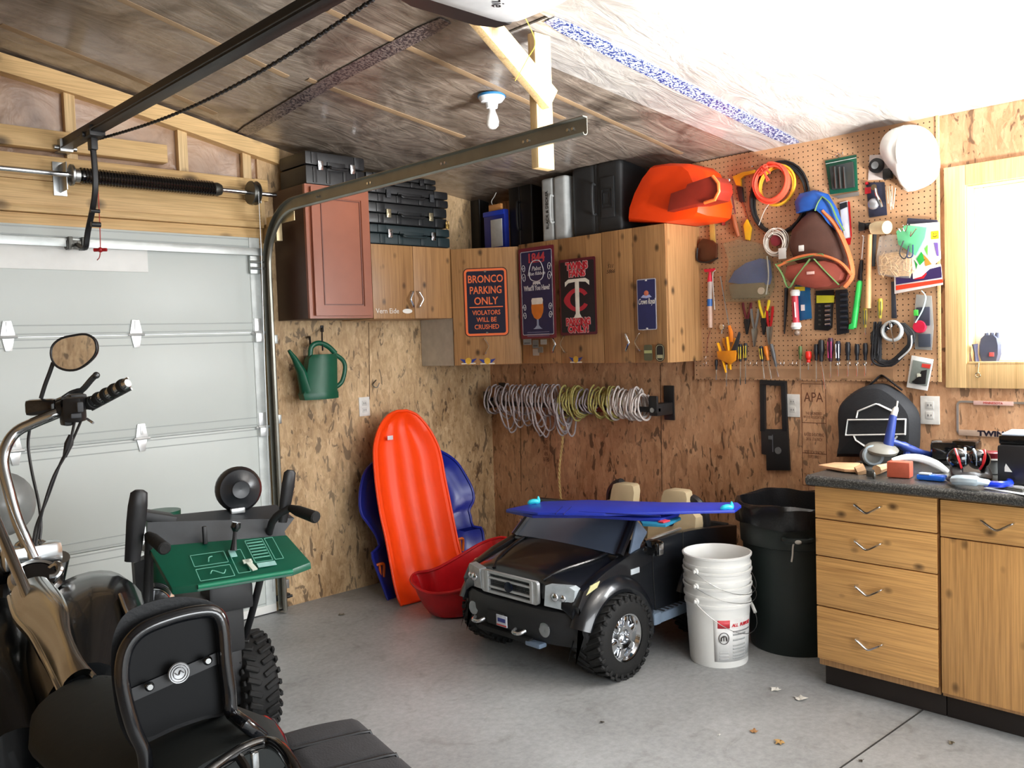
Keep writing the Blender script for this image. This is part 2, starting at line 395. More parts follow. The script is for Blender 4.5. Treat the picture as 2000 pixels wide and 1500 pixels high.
# window_1
w=thing('window_1','bright window with pale wooden casing right of the pegboard','window',(XB,(WY0+WY1)/2,WZ0)); del w['category']; w['kind']='structure'
ox,oy,oz=XB,(WY0+WY1)/2,WZ0
def wbx(y0,y1,z0,z1,x0,x1,nm,mt,bev=0.004):
    g=G(); g.box(((x0+x1)/2-ox,(y0+y1)/2-oy,(z0+z1)/2-oz),(abs(x1-x0),y1-y0,z1-z0),bev); g.out(nm,mt,w)
CW=0.105
wbx(WY1-0.005,WY1+CW-0.02,WZ0-CW,WZ1+CW-0.02,XB-0.018,XB,'casing_left',TRIM); wbx(WY0-CW,WY0+0.005,WZ0-CW,WZ1+CW-0.02,XB-0.018,XB,'casing_right',TRIM)
wbx(WY0,WY1-0.005,WZ1-0.005,WZ1+CW-0.02,XB-0.0185,XB,'casing_head',TRIM); wbx(WY0,WY1-0.005,WZ0-CW,WZ0+0.005,XB-0.0185,XB,'casing_bottom',TRIM)
wbx(WY1-0.012,WY1,WZ0,WZ1,XB-0.01,XB+0.1,'jamb',TRIM); wbx(WY0,WY1-0.012,WZ0,WZ0+0.012,XB-0.02,XB+0.1,'sill',TRIM); wbx(WY0,WY1-0.012,WZ1-0.012,WZ1,XB-0.01,XB+0.1,'head_jamb',TRIM)
wbx(WY1-0.05,WY1-0.012,WZ0+0.012,WZ1-0.012,XB+0.07,XB+0.1,'window_frame',WHITE); wbx(WY0,WY1-0.05,WZ0+0.012,WZ0+0.05,XB+0.07,XB+0.1,'window_frame',WHITE); wbx(WY0,WY1-0.05,WZ1-0.05,WZ1-0.012,XB+0.07,XB+0.1,'window_frame',WHITE)
g=G(); g.box((0.085,-0.03,(WZ1-WZ0)/2),(0.004,WY1-WY0-0.09,WZ1-WZ0-0.09)); g.out('pane',M((250,252,255),0.02,0,0,1,trans=1.0),w)
# snow-bright ground outside
g=G(); g.box((XB+4.3,1,-0.2),(8,22,0.1)); o=g.out('ground_outside',M((240,240,240),0.8)); struct(o,'bright ground outside the window')
g=G(); g.box((2,YR-5.3,-0.12),(14,10,0.1)); o=g.out('driveway',M((226,224,218),0.8)); struct(o,'sunlit driveway behind the opening')
# ================================================================ GARAGE DOOR
DOORM=M((206,212,208),0.38,0,0.02,3); HING=M((224,226,226),0.3,0.6); 
dr=thing('door_1','pale grey sectional garage door with galvanised hinges','door',((DX0+DX1)/2,YA,0)); del dr['category']; dr['kind']='structure'
cx=(DX0+DX1)/2; W2=(DX1-DX0)/2
for i in range(4):
    z0=0.012+i*0.527; z1=z0+0.524
    sec=G(); sec.box((0,-0.022,(z0+z1)/2),(2*W2,0.04,z1-z0),0.004); s=sec.out('door_section',DOORM,dr)
    g=G(); 
    for zz in (z0+0.012,z0+0.052,z1-0.012,z1-0.05) : g.box((0,-0.0435,zz),(2*W2-0.09,0.003,0.006),0.001)
    g.out('pressed_rib',M((176,182,180),0.4,0,0.03),s)
    for sx in (-1,1):
        g=G(); g.box((sx*(W2-0.03),-0.044,(z0+z1)/2),(0.062,0.006,z1-z0-0.004),0.001); g.out('end_stile',M((216,222,220),0.35),s)
    if i<3:
        for hx in (1.12,1.70,0.54):
            g=G(); zc=z1+0.002
            g.prism([(hx-cx-0.032,-0.046,zc),(hx-cx+0.032,-0.046,zc),(hx-cx+0.018,-0.046,zc+0.075),(hx-cx-0.018,-0.046,zc+0.075)],(0,-0.004,0),0.001)
            g.prism([(hx-cx-0.026,-0.046,zc),(hx-cx+0.026,-0.046,zc),(hx-cx+0.014,-0.046,zc-0.065),(hx-cx-0.014,-0.046,zc-0.065)],(0,-0.004,0),0.001)
            g.cyl((hx-cx-0.04,-0.052,zc),(hx-cx+0.04,-0.052,zc),0.007,n=8)
            g.box((hx-cx,-0.0515,zc+0.045),(0.01,0.004,0.05),0.001); g.out('hinge',HING,dr)
        for hx in (DX1-0.032,DX0+0.032):
            g=G(); zc=z1+0.002; q=hx-cx
            g.box((q,-0.051,zc+0.035),(0.045,0.006,0.085),0.002); g.box((q,-0.06,zc-0.03),(0.05,0.024,0.05),0.004)
            g.cyl((q-0.03,-0.06,zc),(q+0.05*(1 if hx>cx else -1),-0.06,zc),0.007,n=8); g.cyl((q-0.04,-0.052,zc-0.005),(q+0.04,-0.052,zc-0.005),0.008,n=8)
            g.out('roller_hinge',HING,dr)
# strut and opener bracket plate
g=G(); g.box((0,-0.06,2.05),(2*W2,0.04,0.012),0.002); g.box((0,-0.08,2.035),(2*W2,0.006,0.04),0.001); g.out('top_strut',GALV,dr)
p=onY(0,455,YA-0.06); q=onY(290,505,YA-0.06)
g=G(); g.box(((q.x+0.7)/2-cx,-0.048,(2.03+1.90)/2),(q.x-0.7,0.006,0.115),0.001); g.out('reinforcing_plate',WHITE,dr)
g=G()
for hx in (DX1-0.04,): 
    g.box((hx-cx,-0.058,1.965),(0.06,0.02,0.1),0.003); g.cyl((hx-cx-0.03,-0.07,1.98),(hx-cx+0.06,-0.07,1.98),0.008,n=8); g.cyl((hx-cx-0.03,-0.07,1.945),(hx-cx+0.06,-0.07,1.945),0.008,n=8)
g.out('top_fixture',GALV,dr)
g=G(); g.box((0,-0.02,0.006),(2*W2,0.05,0.012)); g.out('bottom_seal',M((60,60,60),0.8),dr)
g=G(); g.box((0,-0.046,0.03),(2*W2,0.008,0.045),0.002); g.out('bottom_rail',WHITE,dr)
# ================================================================ TRACK
tr=thing('door_track','grey steel overhead door track curving up from the jamb to the middle of the room','track',(2.425,YA-0.1,0))
tx=0; path=[(0,0.0,0.02),(0,0,1.2),(0,0,1.88)]
R=0.33
for i in range(1,13):
    a=math.pi/2*i/12; path.append((0,-R+R*math.cos(a),1.93+R*math.sin(a)))
path.append((0,-1.2,2.26)); path.append((0,-(YA-0.1)+2.10,2.262))
def sweep_profile(path,prof):
    rs=[]
    P=[V(p) for p in path]
    for i,p in enumerate(P):
        t=(P[min(i+1,len(P)-1)]-P[max(i-1,0)]).normalized(); s=V((1,0,0)); n=s.cross(t)
        rs.append([p+s*u+n*v for u,v in prof])
    return rs
# J shaped profile: flat web facing the room, lips
prof=[(-0.0,-0.027),(0.0,0.027),(0.008,0.036),(0.02,0.036),(0.026,0.028),(0.023,0.026),(0.019,0.033),(0.009,0.033),(0.003,0.026),(0.003,-0.026),(0.024,-0.029),(0.024,-0.032),(0.0,-0.032)]
prof=[(-u,v) for u,v in prof]
g=G(); g.rings(sweep_profile(path,prof),True,True); g.out('rail',M((150,150,142),0.38,0.85,0.15,6),tr)
for yy in (-0.55,-1.0,-1.55,-2.05,-2.28):
    g=G(); g.cyl((-0.001,yy-0.012,2.262),(-0.008,yy-0.012,2.262),0.006,n=8); g.cyl((-0.001,yy+0.012,2.262),(-0.008,yy+0.012,2.262),0.006,n=8); g.out('bolt',CHROME,tr)
for zz in (0.16,0.62,1.1,1.55):
    g=G(); g.box((0.022,0.05,zz),(0.03,0.09,0.05),0.003); g.out('bracket',GALV,tr)
g=G(); g.box((0.03,0.02,2.14),(0.035,0.2,0.1),0.002); g.box((0.005,-0.14,2.2),(0.005,0.3,0.05),0.001); g.out('flag_bracket',M((196,178,140),0.4,0.6),tr)
g=G(); g.box((0.02,0.062,1.0),(0.035,0.05,2.0),0.003); g.out('angle_rail',M((60,60,62),0.45,0.7),tr)
# little latch on the OSB near the floor
f=Fr('A',545,1165); g=G(); g.box((-0.02,0,0.02),(0.05,0.03,0.035),0.004); g.box((0.03,0,0.02),(0.05,0.028,0.03),0.004); g.cyl((0.005,0,0.03),(0.06,0,0.045),0.008)
o=g.out('photo_eye_sensor',BLK); o.matrix_world=f.m; tag(o,'small black sensor by the floor at the foot of the door track','sensor')
# ================================================================ SPRING SHAFT
sp=thing('torsion_spring_shaft','torsion spring shaft with black spring across the header above the garage door','spring shaft',(1.385,YA-0.14,2.345))
g=G(); g.cyl((-1.05,0,0),(1.08,0,0),0.0125,n=14); g.out('shaft',CHROME,sp)
pts=[];n=46
for i in range(n*10+1):
    a=2*math.pi*i/10; pts.append((0.06+0.66*i/(n*10),0.032*math.cos(a),0.032*math.sin(a)))
g=G(); g.tube(pts,0.0085,6); g.out('spring',BLKG,sp)
g=G(); g.lathe([(0.02,0),(0.034,0),(0.036,0.025),(0.028,0.045),(0.014,0.05)],(0.715,0,0),(1,0,0)); g.out('winding_cone',DSTEEL,sp)
g=G(); g.lathe([(0.03,0),(0.05,0.002),(0.05,0.012),(0.034,0.02),(0.034,0.04)],(0.015,0,0),(1,0,0)); g.out('stationary_cone',STEEL,sp)
g=G(); g.box((0,0.05,-0.005),(0.006,0.11,0.13),0.004); g.box((0,0.102,-0.005),(0.06,0.006,0.16),0.004); g.out('centre_bracket',STEEL,sp)
g=G(); g.lathe([(0.014,0),(0.062,0),(0.064,0.006),(0.05,0.012),(0.05,0.03),(0.064,0.036),(0.062,0.042),(0.014,0.042)],(0.925,0,0),(1,0,0)); g.out('cable_drum',DSTEEL,sp)
g=G(); g.box((0.99,0.05,0),(0.005,0.1,0.1),0.004); g.out('end_bearing_plate',GALV,sp)
g=G(); g.tube([(0.95,-0.05,0),(0.95,-0.05,-0.3),(0.955,-0.02,-0.9),(0.96,0.02,-2.2)],0.002,5); g.out('lift_cable',STEEL,sp)
# ================================================================ OPENER
opx=1.405; oz=2.50
op=thing('garage_door_opener','white and black overhead garage door opener with long black chain rail','garage door opener',(opx,1.75,oz))
def oL(p): return V(p)-V((opx,1.75,oz))
g=G(); y0=1.62-1.75; y1=YA-0.05-1.75
g.box((0,(y0+y1)/2,0),(0.035,y1-y0,0.045),0.004); g.box((0,(y0+y1)/2,-0.024),(0.055,y1-y0,0.006),0.001); g.out('rail',BLK,op)
# chain with links on the near side, hanging slightly
pts=[]; 
for i in range(61):
    t=i/60; yy=y0+0.05+(2.55)*t; pts.append((0.035,yy,-0.028-0.075*math.sin(math.pi*t)**1.0*(1.0)))
g=G()
for i in range(150):
    t=i/150; yy=y0+0.05+2.55*t; zz=-0.028-0.075*math.sin(math.pi*t)
    g.box((0.035,yy,zz),(0.006 if i%2 else 0.011,0.0155,0.011),0.002,seg=1)
g.out('chain',BLK,op)
g=G(); g.tube([(-0.035,y0+0.05,-0.02),(-0.035,y1-0.3,-0.02)],0.003,6); g.tube([(0.035,y0+2.6,-0.028),(0.03,y1-0.2,-0.01)],0.003,6); g.out('drive_cable',M((50,46,42),0.5),op)
# trolley, arm and release
ty=onX(180,262,opx).y-1.75
g=G(); g.box((0,ty,-0.02),(0.07,0.14,0.05),0.01); g.box((0,ty,-0.06),(0.03,0.05,0.07),0.006); g.cyl((-0.045,ty,-0.03),(0.045,ty,-0.03),0.012); g.out('trolley',BLK,op)
top=oL((opx,ty+1.75,2.43)); low=oL(onX(172,462,opx)); br=oL(onY(148,478,YA-0.075))
g=G(); g.tube(smooth_path([top,(top.x,top.y,top.z-0.2),(low.x,low.y,low.z+0.02),(low.x,low.y+0.05,low.z-0.05),(br.x,br.y-0.02,br.z)],5),0.0135,8,flat=0.6); 
g.cyl((top.x-0.02,top.y+0.02,-0.42),(top.x+0.02,top.y+0.02,-0.42),0.012); g.cyl((top.x-0.02,top.y+0.02,-0.36),(top.x+0.02,top.y+0.02,-0.36),0.009); g.out('door_arm',BLK,op)
g=G(); g.box((br.x,br.y+0.005,br.z),(0.09,0.05,0.04),0.006); g.box((br.x+0.03,br.y,br.z+0.005),(0.02,0.06,0.06),0.004); g.box((br.x-0.03,br.y,br.z+0.005),(0.02,0.06,0.06),0.004); g.out('door_bracket',DSTEEL,op)
hdr=oL(onX(128,278,opx)); g=G(); g.box((0,y1-0.01,-0.01),(0.06,0.09,0.06),0.006); g.cyl((-0.05,y1-0.03,-0.02),(0.05,y1-0.03,-0.02),0.012); g.out('header_bracket',STEEL,op)
c0=oL(onX(186,278,opx+0.03)); c1=oL(onX(196,488,opx+0.03)); c2=oL(onX(190,508,opx+0.03))
g=G(); g.tube(smooth_path([c0,(c0+c1)/2+V((0.004,0.004,0)),c1,c2],6),0.0022,5); g.out('release_cord',M((190,70,60),0.7),op)
g=G(); g.cyl(c1+V((-0.022,0.018,0)),c1+V((0.022,-0.018,0)),0.008,n=10); g.ball(c1,0.012); g.out('release_handle',M((170,24,30),0.4),op)
# motor housing: seen from below, front edge toward the door, tilted top
hy0=1.30; hy1=2.06; hz=2.385
oc=V((opx,1.75,oz)); 
def hp(x,y,z): return (x-oc.x,y-oc.y,z-oc.z)
# footprint of the pan from the photograph at its own height
fa=onZ(808,12,2.37); fb=onZ(905,50,2.37); fc=onZ(1058,8,2.37)
hw=0.155
def rrect(cx,cy,wx,wy,z,r=0.05,n=5): return [(p[0]+cx,p[1]+cy,z) for p in rpoly(-wx,-wy,wx,wy,r,0,n)]
ccx=(fa.x+fc.x)/2-0.0; 
HX=0.20; HY=0.17; HC=(1.575,1.675)
cxh,cyh=HC[0]-oc.x,HC[1]-oc.y
zb=2.385-oz
g=G(); g.rings([rrect(cxh,cyh,HX-0.02,HY-0.05,zb,0.05),rrect(cxh,cyh,HX,HY-0.03,zb+0.015,0.06),rrect(cxh,cyh,HX+0.005,HY-0.03,zb+0.10,0.06),rrect(cxh,cyh,HX-0.01,HY-0.04,zb+0.12,0.06)]); hs=g.out('motor_housing',M((196,198,200),0.4),op)
for sg in (1,-1):
    g=G(); g.rings([[(x+cxh,y+cyh,zb+h) for x,y in [(-HX*k,sg*(HY-0.045)),(HX*k,sg*(HY-0.045)),(HX*0.93*k,sg*(HY+0.0*k)),(HX*0.6*k,sg*(HY+0.025*k)),(-HX*0.6*k,sg*(HY+0.025*k)),(-HX*0.93*k,sg*(HY+0.0*k))]] for h,k in ((0.004,0.93),(0.02,1.0),(0.10,1.0),(0.115,0.95))]); g.out('light_lens' if sg>0 else 'end_cover',M((30,30,32),0.3),op)
textm('Genie',0.05,M((30,30,34),0.5),op,(cxh+0.02,cyh,zb-0.001),'lettering',0.0004,rot=Matrix(((0.70,0.71,0),(0.71,-0.70,0),(0,0,-1))),shear=0.3)
# ================================================================ LUMBER HANGER
PZ=2.16
bp=onZ(1061,331,PZ); hx,hy=bp.x,bp.y
lh=thing('opener_support_post','pale 2x4 post with a diagonal brace hanging from the ceiling behind the opener','wooden support',(hx,hy,PZ))
zt=ceil_z(hx,hy)-PZ
g=G(); g.box((0,0,zt/2-0.012),(0.089,0.038,zt-0.024),0.003); g.out('post',LUMZ,lh)
b0=onY(1075,196,hy-0.04)-V((hx,hy,PZ)); b1=onY(925,18,hy-0.04)-V((hx,hy,PZ))
d=(b1-b0); L=d.length; d.normalize(); up=V((0,1,0)); side=d.cross(up)
rot=Matrix((side,d,up)).transposed()
g=G(); g.box((b0+b1)/2,(0.089,L,0.038),0.003,rot=rot); g.out('brace',LUMZ,lh)
b2=onY(1040,40,hy-0.01)-V((hx,hy,PZ))
g=G(); g.tube(smooth_path([onY(1018,20,hy-0.2)-V((hx,hy,PZ)),onY(1045,80,hy-0.15)-V((hx,hy,PZ)),onY(1030,115,hy-0.13)-V((hx,hy,PZ)),onY(1006,158,hy-0.12)-V((hx,hy,PZ))],6),0.0014,5); g.out('antenna_wire',M((214,190,70),0.5),lh)
# ================================================================ CEILING BULB
bpnt=onC(960,186,0.0); cl=thing('ceiling_light','white porcelain socket with bare unlit bulb under the ceiling plastic','ceiling light',bpnt)
g=G(); g.lathe([(0.02,0),(0.062,0),(0.062,-0.014),(0.05,-0.03),(0.03,-0.035),(0.026,-0.06),(0.02,-0.062)]); g.out('socket',M((226,232,238),0.3),cl)
g=G(); g.lathe([(0.062,0.0),(0.066,0.0),(0.066,-0.01),(0.062,-0.01)],cap=False); g.out('rim',M((40,110,160),0.4),cl)
g=G(); g.lathe([(0.014,-0.06),(0.016,-0.075),(0.026,-0.1),(0.031,-0.122),(0.028,-0.142),(0.016,-0.154),(0.002,-0.157)]); g.out('bulb',M((244,244,240),0.15),cl)
# ================================================================ UPPER CABINETS
def pull(par,c,span,dirv,outv,mat=CHROME,w=0.007,bulge=0.022):
    c=V(c); dirv=V(dirv); outv=V(outv); sd=dirv.cross(outv)
    g=G(); P=[c-dirv*span/2,c-dirv*span/2+outv*bulge*0.7,c-dirv*span*0.12+outv*bulge+sd*0.0,c+dirv*span*0.12+outv*bulge,c+dirv*span/2+outv*bulge*0.7,c+dirv*span/2]
    g.tube(smooth_path(P,4),w/2,8,flat=1.3); return g.out('handle',mat,par)
def vpull(par,c,sgn,span,horiz,outv,upv=V((0,0,1))):
    "boomerang shaped chrome pull; sgn bends it sideways"
    c=V(c); h=V(horiz); o=V(outv); u=V(upv)
    P=[c+u*span/2-h*sgn*0.012,c+u*span/2-h*sgn*0.012+o*0.02,c+u*span*0.25+h*sgn*0.002+o*0.026,c+h*sgn*0.014+o*0.028,c-u*span*0.25+h*sgn*0.002+o*0.026,c-u*span/2-h*sgn*0.012+o*0.02,c-u*span/2-h*sgn*0.012]
    g=G(); g.tube(smooth_path(P,4),[0.0035]*5+[0.0045]*15+[0.0035]*5,8,flat=1.5); return g.out('handle',CHROME,par)
CY=YA-0.33   # front of the cabinets on the left wall
CX=XB-0.33   # front of the cabinets on the right wall
# cherry wall cabinet
x0=onY(597,500,CY).x; x1=2.935; z0=1.655; z1=2.385
c1=thing('wall_cabinet','reddish-brown wall cabinet with recessed panel door above the watering can','cabinet',((x0+x1)/2,YA,z0))
w=(x1-x0); h=z1-z0
g=G(); g.box((0,-0.165,h/2),(w,0.325,h),0.002); g.out('body',CHERRY_D,c1)
g=G(); frame_ring(g,-w/2,0.0,w/2,h,0.035,0.004,0,0.02); o=g.out('face_frame',CHERRY,c1); o.matrix_local=Matrix.Translation((0,-0.328,0))@RA.to_4x4()
dw=w-0.04; dh=h-0.03
g=G(); frame_ring(g,-dw/2,0,dw/2,dh,0.052,0.004,0,0.018); g.box((0,dh/2,0.006),(dw-0.1,dh-0.1,0.01)); 
o=g.out('door',CHERRY,c1); o.matrix_local=Matrix.Translation((0.008,-0.349,0.015))@RA.to_4x4()
g=G(); frame_ring(g,-dw/2+0.058,0.058,dw/2-0.058,dh-0.058,0.006,0.003,0.0,0.004); q=g.out('panel_moulding',M((104,56,42),0.4),o); q.location=(0,0,0.011)
# two door pine cabinet
x0=2.948; x1=3.55; z0=1.65; z1=2.085; w=x1-x0; h=z1-z0
c2=thing('wall_cabinet','short two-door pine wall cabinet beside the reddish one','cabinet',((x0+x1)/2,YA,z0))
g=G(); g.box((0,-0.16,h/2),(w,0.31,h),0.002); g.out('body',PINES,c2)
for s in (-1,1):
    g=G(); g.box((s*w/4,-0.325,h/2),(w/2-0.003,0.018,h-0.002),0.002); d=g.out('door',PINEZ,c2)
    vpull(d,(s*0.034,-0.334,0.115),s,0.095,(1,0,0),(0,-1,0))
ve=textm('Vern Eide',0.042,M((224,218,210),0.5),c2,(-w/2+0.10,-0.3352,0.045),'sticker_lettering',rot=RA)
g=G(); g.lathe([(0.001,0),(1,0),(1,0.0015),(0.001,0.0015)],n=20); o=g.out('sticker',M((226,222,214),0.5),c2); o.matrix_local=Matrix.Translation((-w/2+0.245,-0.334,0.045))@RA.to_4x4()@Matrix.Diagonal((0.036,0.014,1,1))
# corner cabinet, diagonal front
pA=V((3.552,CY,0)); pB=V((CX,3.905,0)); zc0=1.352; zc1=2.078
cc=thing('corner_cabinet','diagonal pine corner cabinet carrying the orange parking sign','cabinet',(XB-0.002,YA-0.002,zc0)); oc=V((XB,YA,0))
h=zc1-zc0
poly=[(3.552,YA-0.004),(XB-0.004,YA-0.004),(XB-0.004,3.905),(CX,3.905),(3.552,CY)]
g=G(); g.prism([(p[0]-XB+0.002,p[1]-YA+0.002,0) for p in poly],(0,0,h)); g.out('body',PINES,cc)
g=G(); g.box((3.5495-XB,(CY+YA)/2-YA,h*0.21),(0.004,0.325,h*0.42)); g.out('white_end_panel',M((190,184,172),0.4),cc)
dd=(pB-pA); Ld=dd.length; dd.normalize(); nd=V((dd.y,-dd.x,0)); nd=nd if nd.dot(V((-1,-1,0)))>0 else -nd
FD=Matrix((dd,V((0,0,1)),nd)).transposed()          # columns right, up, out
Mcc=Matrix.Translation((pA+pB)/2+V((0,0,zc0)))@FD.to_4x4()
ccM=Matrix.Translation(V((XB-0.002,YA-0.002,zc0))).inverted()@Mcc
g=G(); g.box((0,h/2,0.01),(Ld-0.004,h-0.002,0.018),0.002); cd=g.out('door',PINEU,cc,M0=ccM)
vpull(cd,(0.0,0.115,0.019),1,0.095,(1,0,0),(0,0,1),(0,1,0))
def onD(x,y,off=0.02): return onP(x,y,pA+nd*off,nd)
def dp(x,y,off=0.02): return Mcc.inverted()@onD(x,y,off)
# logo stickers along the bottom of doors
def logo_sticker(par_m,c,sc,lab,name='sticker'):
    t=thing(name,lab,'sticker',mat=par_m@Matrix.Translation(V(c)))
    g=G(); g.prism([(-0.06*sc,0.016*sc,0),(-0.03*sc,-0.014*sc,0),(0.03*sc,-0.014*sc,0),(0.06*sc,0.016*sc,0),(0.02*sc,0.008*sc,0),(-0.02*sc,0.008*sc,0)],(0,0,0.001)); g.out('blue_wings',M((40,54,130),0.4),t)
    g=G(); g.lathe([(0.001,0.001),(0.022*sc,0.001),(0.022*sc,0.002),(0.001,0.002)],n=18); g.out('gold_disc',M((206,160,52),0.4),t)
    g=G(); g.box((0,-0.018*sc,0.0008),(0.10*sc,0.008*sc,0.0015)); g.out('white_band',M((220,210,190),0.5),t)
    return t
for i,(a,b,lb) in enumerate(((915,705,'blue and gold logo sticker at the lower left of the corner cabinet door'),(952,705,'blue and gold logo sticker right of its twin on the corner cabinet'))):
    q=dp(a,b); logo_sticker(Mcc,(q.x,q.y,0.0205),0.9,lb)
# right wall: two double cabinets
MX=Matrix.Translation((CX,0,0))@RB.to_4x4()
def cabB(ya,yb,z0,z1,lab):
    w=ya-yb; h=z1-z0
    c=thing('wall_cabinet',lab,'cabinet',(XB,(ya+yb)/2,z0))
    g=G(); g.box((-0.155,0,h/2),(0.31,w-0.002,h),0.002); g.out('body',PINES,c)
    for s in (1,-1):
        g=G(); g.box((-0.32,s*w/4,h/2),(0.018,w/2-0.003,h-0.002),0.002); d=g.out('door',PINEZ,c)
        vpull(d,(-0.329,s*0.036,0.115),-s,0.095,(0,1,0),(-1,0,0))
    return c
yb1=onX(1172,580,CX-0.02).y; yb0=3.90; yb2=onX(1297,570,CX-0.02).y
cabB(yb0,yb1,1.352,2.088,'pine wall cabinet with the beer sign and the baseball sign on its doors')
cabB(yb1-0.002,yb2,1.352,2.09,'pine wall cabinet at the pegboard end with the small navy sign')
SGX=CX-0.031     # plane of door faces
def sgn_frame(px,py,plane=SGX): f=Fr('B',px,py,plane); return f
# ---- parking sign
q0=onD(948,588); fm=Matrix.Translation(q0)@FD.to_4x4()
w=0.30;h=0.46
pk=[Mcc.inverted()@onD(*p) for p in ((905,523),(990,523),(995,657),(908,657))]
w=(abs(pk[1].x-pk[0].x)+abs(pk[2].x-pk[3].x))/2; h=(abs(pk[0].y-pk[3].y)+abs(pk[1].y-pk[2].y))/2; ctr=sum(pk,V())/4
pm=Mcc@Matrix.Translation((ctr.x,ctr.y,0.0195))
ps=thing('parking_sign','navy metal sign with orange border reading BRONCO PARKING ONLY','sign',mat=pm)
g=G(); g.prism(rpoly(-w/2,-h/2,w/2,h/2,0.03),(0,0,0.002)); g.out('sign_plate',M((52,28,26),0.4),ps)
g=G(); g.prism(rpoly(-w/2+0.018,-h/2+0.018,w/2-0.018,h/2-0.018,0.02,0.002),(0,0,0.0008)); g.out('navy_field',NAVY,ps)
g=G(); frame_ring(g,-w/2+0.005,-h/2+0.005,w/2-0.005,h/2-0.005,0.014,0.026,0.002,0.002); g.out('orange_border',TEXORG,ps)
for s,y,sz,sx in (('BRONCO',0.140,0.067,0.86),('PARKING',0.072,0.067,0.80),('ONLY',0.006,0.067,0.92),('VIOLATORS',-0.065,0.042,0.87),('WILL BE',-0.108,0.042,0.92),('CRUSHED',-0.152,0.042,0.92)):
    textm(s,sz*h/0.44,TEXORG,ps,(0,y*h/0.42,0.003),rot=None,sx=sx*w/0.295,bold=0.001 if sz>0.05 else 0.0003)
g=G(); g.box((0,-0.03*h/0.42,0.003),(w*0.76,0.006,0.002)); g.out('orange_rule',TEXORG,ps)
for yy in (0.188,-0.188): g=G(); g.lathe([(0.001,0.003),(0.008,0.003),(0.006,0.006),(0.001,0.006)],(0,yy*h/0.42,0)); g.out('screw',STEEL,ps)
def rect_sign(name,lab,p4,plate,edge):
    P=[onX(x,y,SGX) for x,y in p4]
    c=sum(P,V())/4; w=(abs(P[1].y-P[0].y)+abs(P[2].y-P[3].y))/2; h=(abs(P[0].z-P[3].z)+abs(P[1].z-P[2].z))/2
    t=thing(name,lab,'sign',mat=Matrix.Translation((SGX,c.y,c.z))@RB.to_4x4())
    g=G(); g.prism(rpoly(-w/2,-h/2,w/2,h/2,0.01),(0,0,0.002)); g.out('sign_plate',plate,t)
    return t,w,h
# ---- beer sign
WINE=M((110,30,46),0.4); PWH=M((206,204,206),0.45)
t,w,h=rect_sign('beer_sign','tall navy and maroon tin sign with a glass of amber beer','',[]) if False else rect_sign('beer_sign','tall navy and maroon tin sign with a glass of amber beer',((1013,486),(1083,478),(1086,660),(1018,662)),WINE,None)
g=G(); g.prism(rpoly(-w/2+0.016,-h/2+0.02,w/2-0.016,h/2-0.02,0.012,0.002),(0,0,0.001)); g.out('navy_field',M((30,32,74),0.35),t)
g=G(); frame_ring(g,-w/2+0.018,-h/2+0.022,w/2-0.018,h/2-0.022,0.003,0.01,0.003,0.0006); g.out('silver_rule',PWH,t)
textm('1844',0.075,M((186,60,70),0.4),t,(0,h*0.38,0.0032),bold=0.002,sx=w/0.30)
g=G(); g.box((0,h*0.335,0.0033),(w*0.42,0.004,0.001)); g.out('red_rule',M((186,60,70),0.4),t)
g=G()
A=[(0.0,0.215),(0.035,0.205),(0.058,0.16),(0.06,0.12),(0.045,0.09),(0.0,0.075)]
ring=[(x*w/0.3,y*h/0.62*1.02,0.0034) for x,y in A]+[(-x*w/0.3,y*h/0.62*1.02,0.0034) for x,y in reversed(A[1:-1])]
g.tube(smooth_path(ring,4,True),0.0028,5,closed=True); 
for k in (0.02,0.0,-0.02): g.prism([(k-0.01,h*0.12,0.003),(k+0.01,h*0.12,0.003),(k+0.012,h*0.085,0.003),(k,h*0.10,0.003),(k-0.012,h*0.085,0.003)],(0,0,0.0012))
g.out('ribbon_badge',PWH,t)
textm('Pabst',0.036,PWH,t,(0,h*0.265,0.0034),shear=0.25,sx=w/0.30); textm('Blue Ribbon',0.03,PWH,t,(0,h*0.21,0.0034),shear=0.25,sx=w/0.30)
textm("What'll You Have?",0.042,PWH,t,(0,h*0.052,0.0034),sx=0.62*w/0.27,bold=0.001)
for sx in (-1,1):
    for yy,sc in ((0.27,1.0),(0.17,1.15),(-0.16,0.9),(-0.25,0.9)):
        g=G(); pts=[]
        for i in range(22):
            a=i/21*3.0*math.pi*0.9; r=0.02*sc*(1-i/26)
            pts.append((sx*(w*0.36+r*math.cos(a)*0.8),yy*h+r*math.sin(a)*1.4,0.0034))
        g.tube(pts,0.0016,4); g.out('scrollwork',PWH,t)
gl=lambda pr,nm,mt,zz: (lambda gg:(gg.prism([(x*w/0.27,y*h/0.62,zz) for x,y in pr]+[(-x*w/0.27,y*h/0.62,zz) for x,y in reversed(pr)],(0,0,0.0012)),gg.out(nm,mt,t)))(G())
gl([(0.042,-0.065),(0.046,-0.10),(0.042,-0.135),(0.026,-0.168),(0.008,-0.18)],'beer_glass',M((214,120,38),0.3),0.003)
gl([(0.038,-0.035),(0.044,-0.05),(0.04,-0.078)],'foam',M((232,226,214),0.5),0.0032)
gl([(0.006,-0.18),(0.007,-0.22),(0.022,-0.238),(0.036,-0.245)],'glass_foot',M((150,164,190),0.3),0.003)
g=G()
for i in range(3): g.box((0,-h*0.43-i*0.012,0.0032),(w*0.62,0.004,0.0006))
g.out('small_print',M((110,110,140),0.5),t)
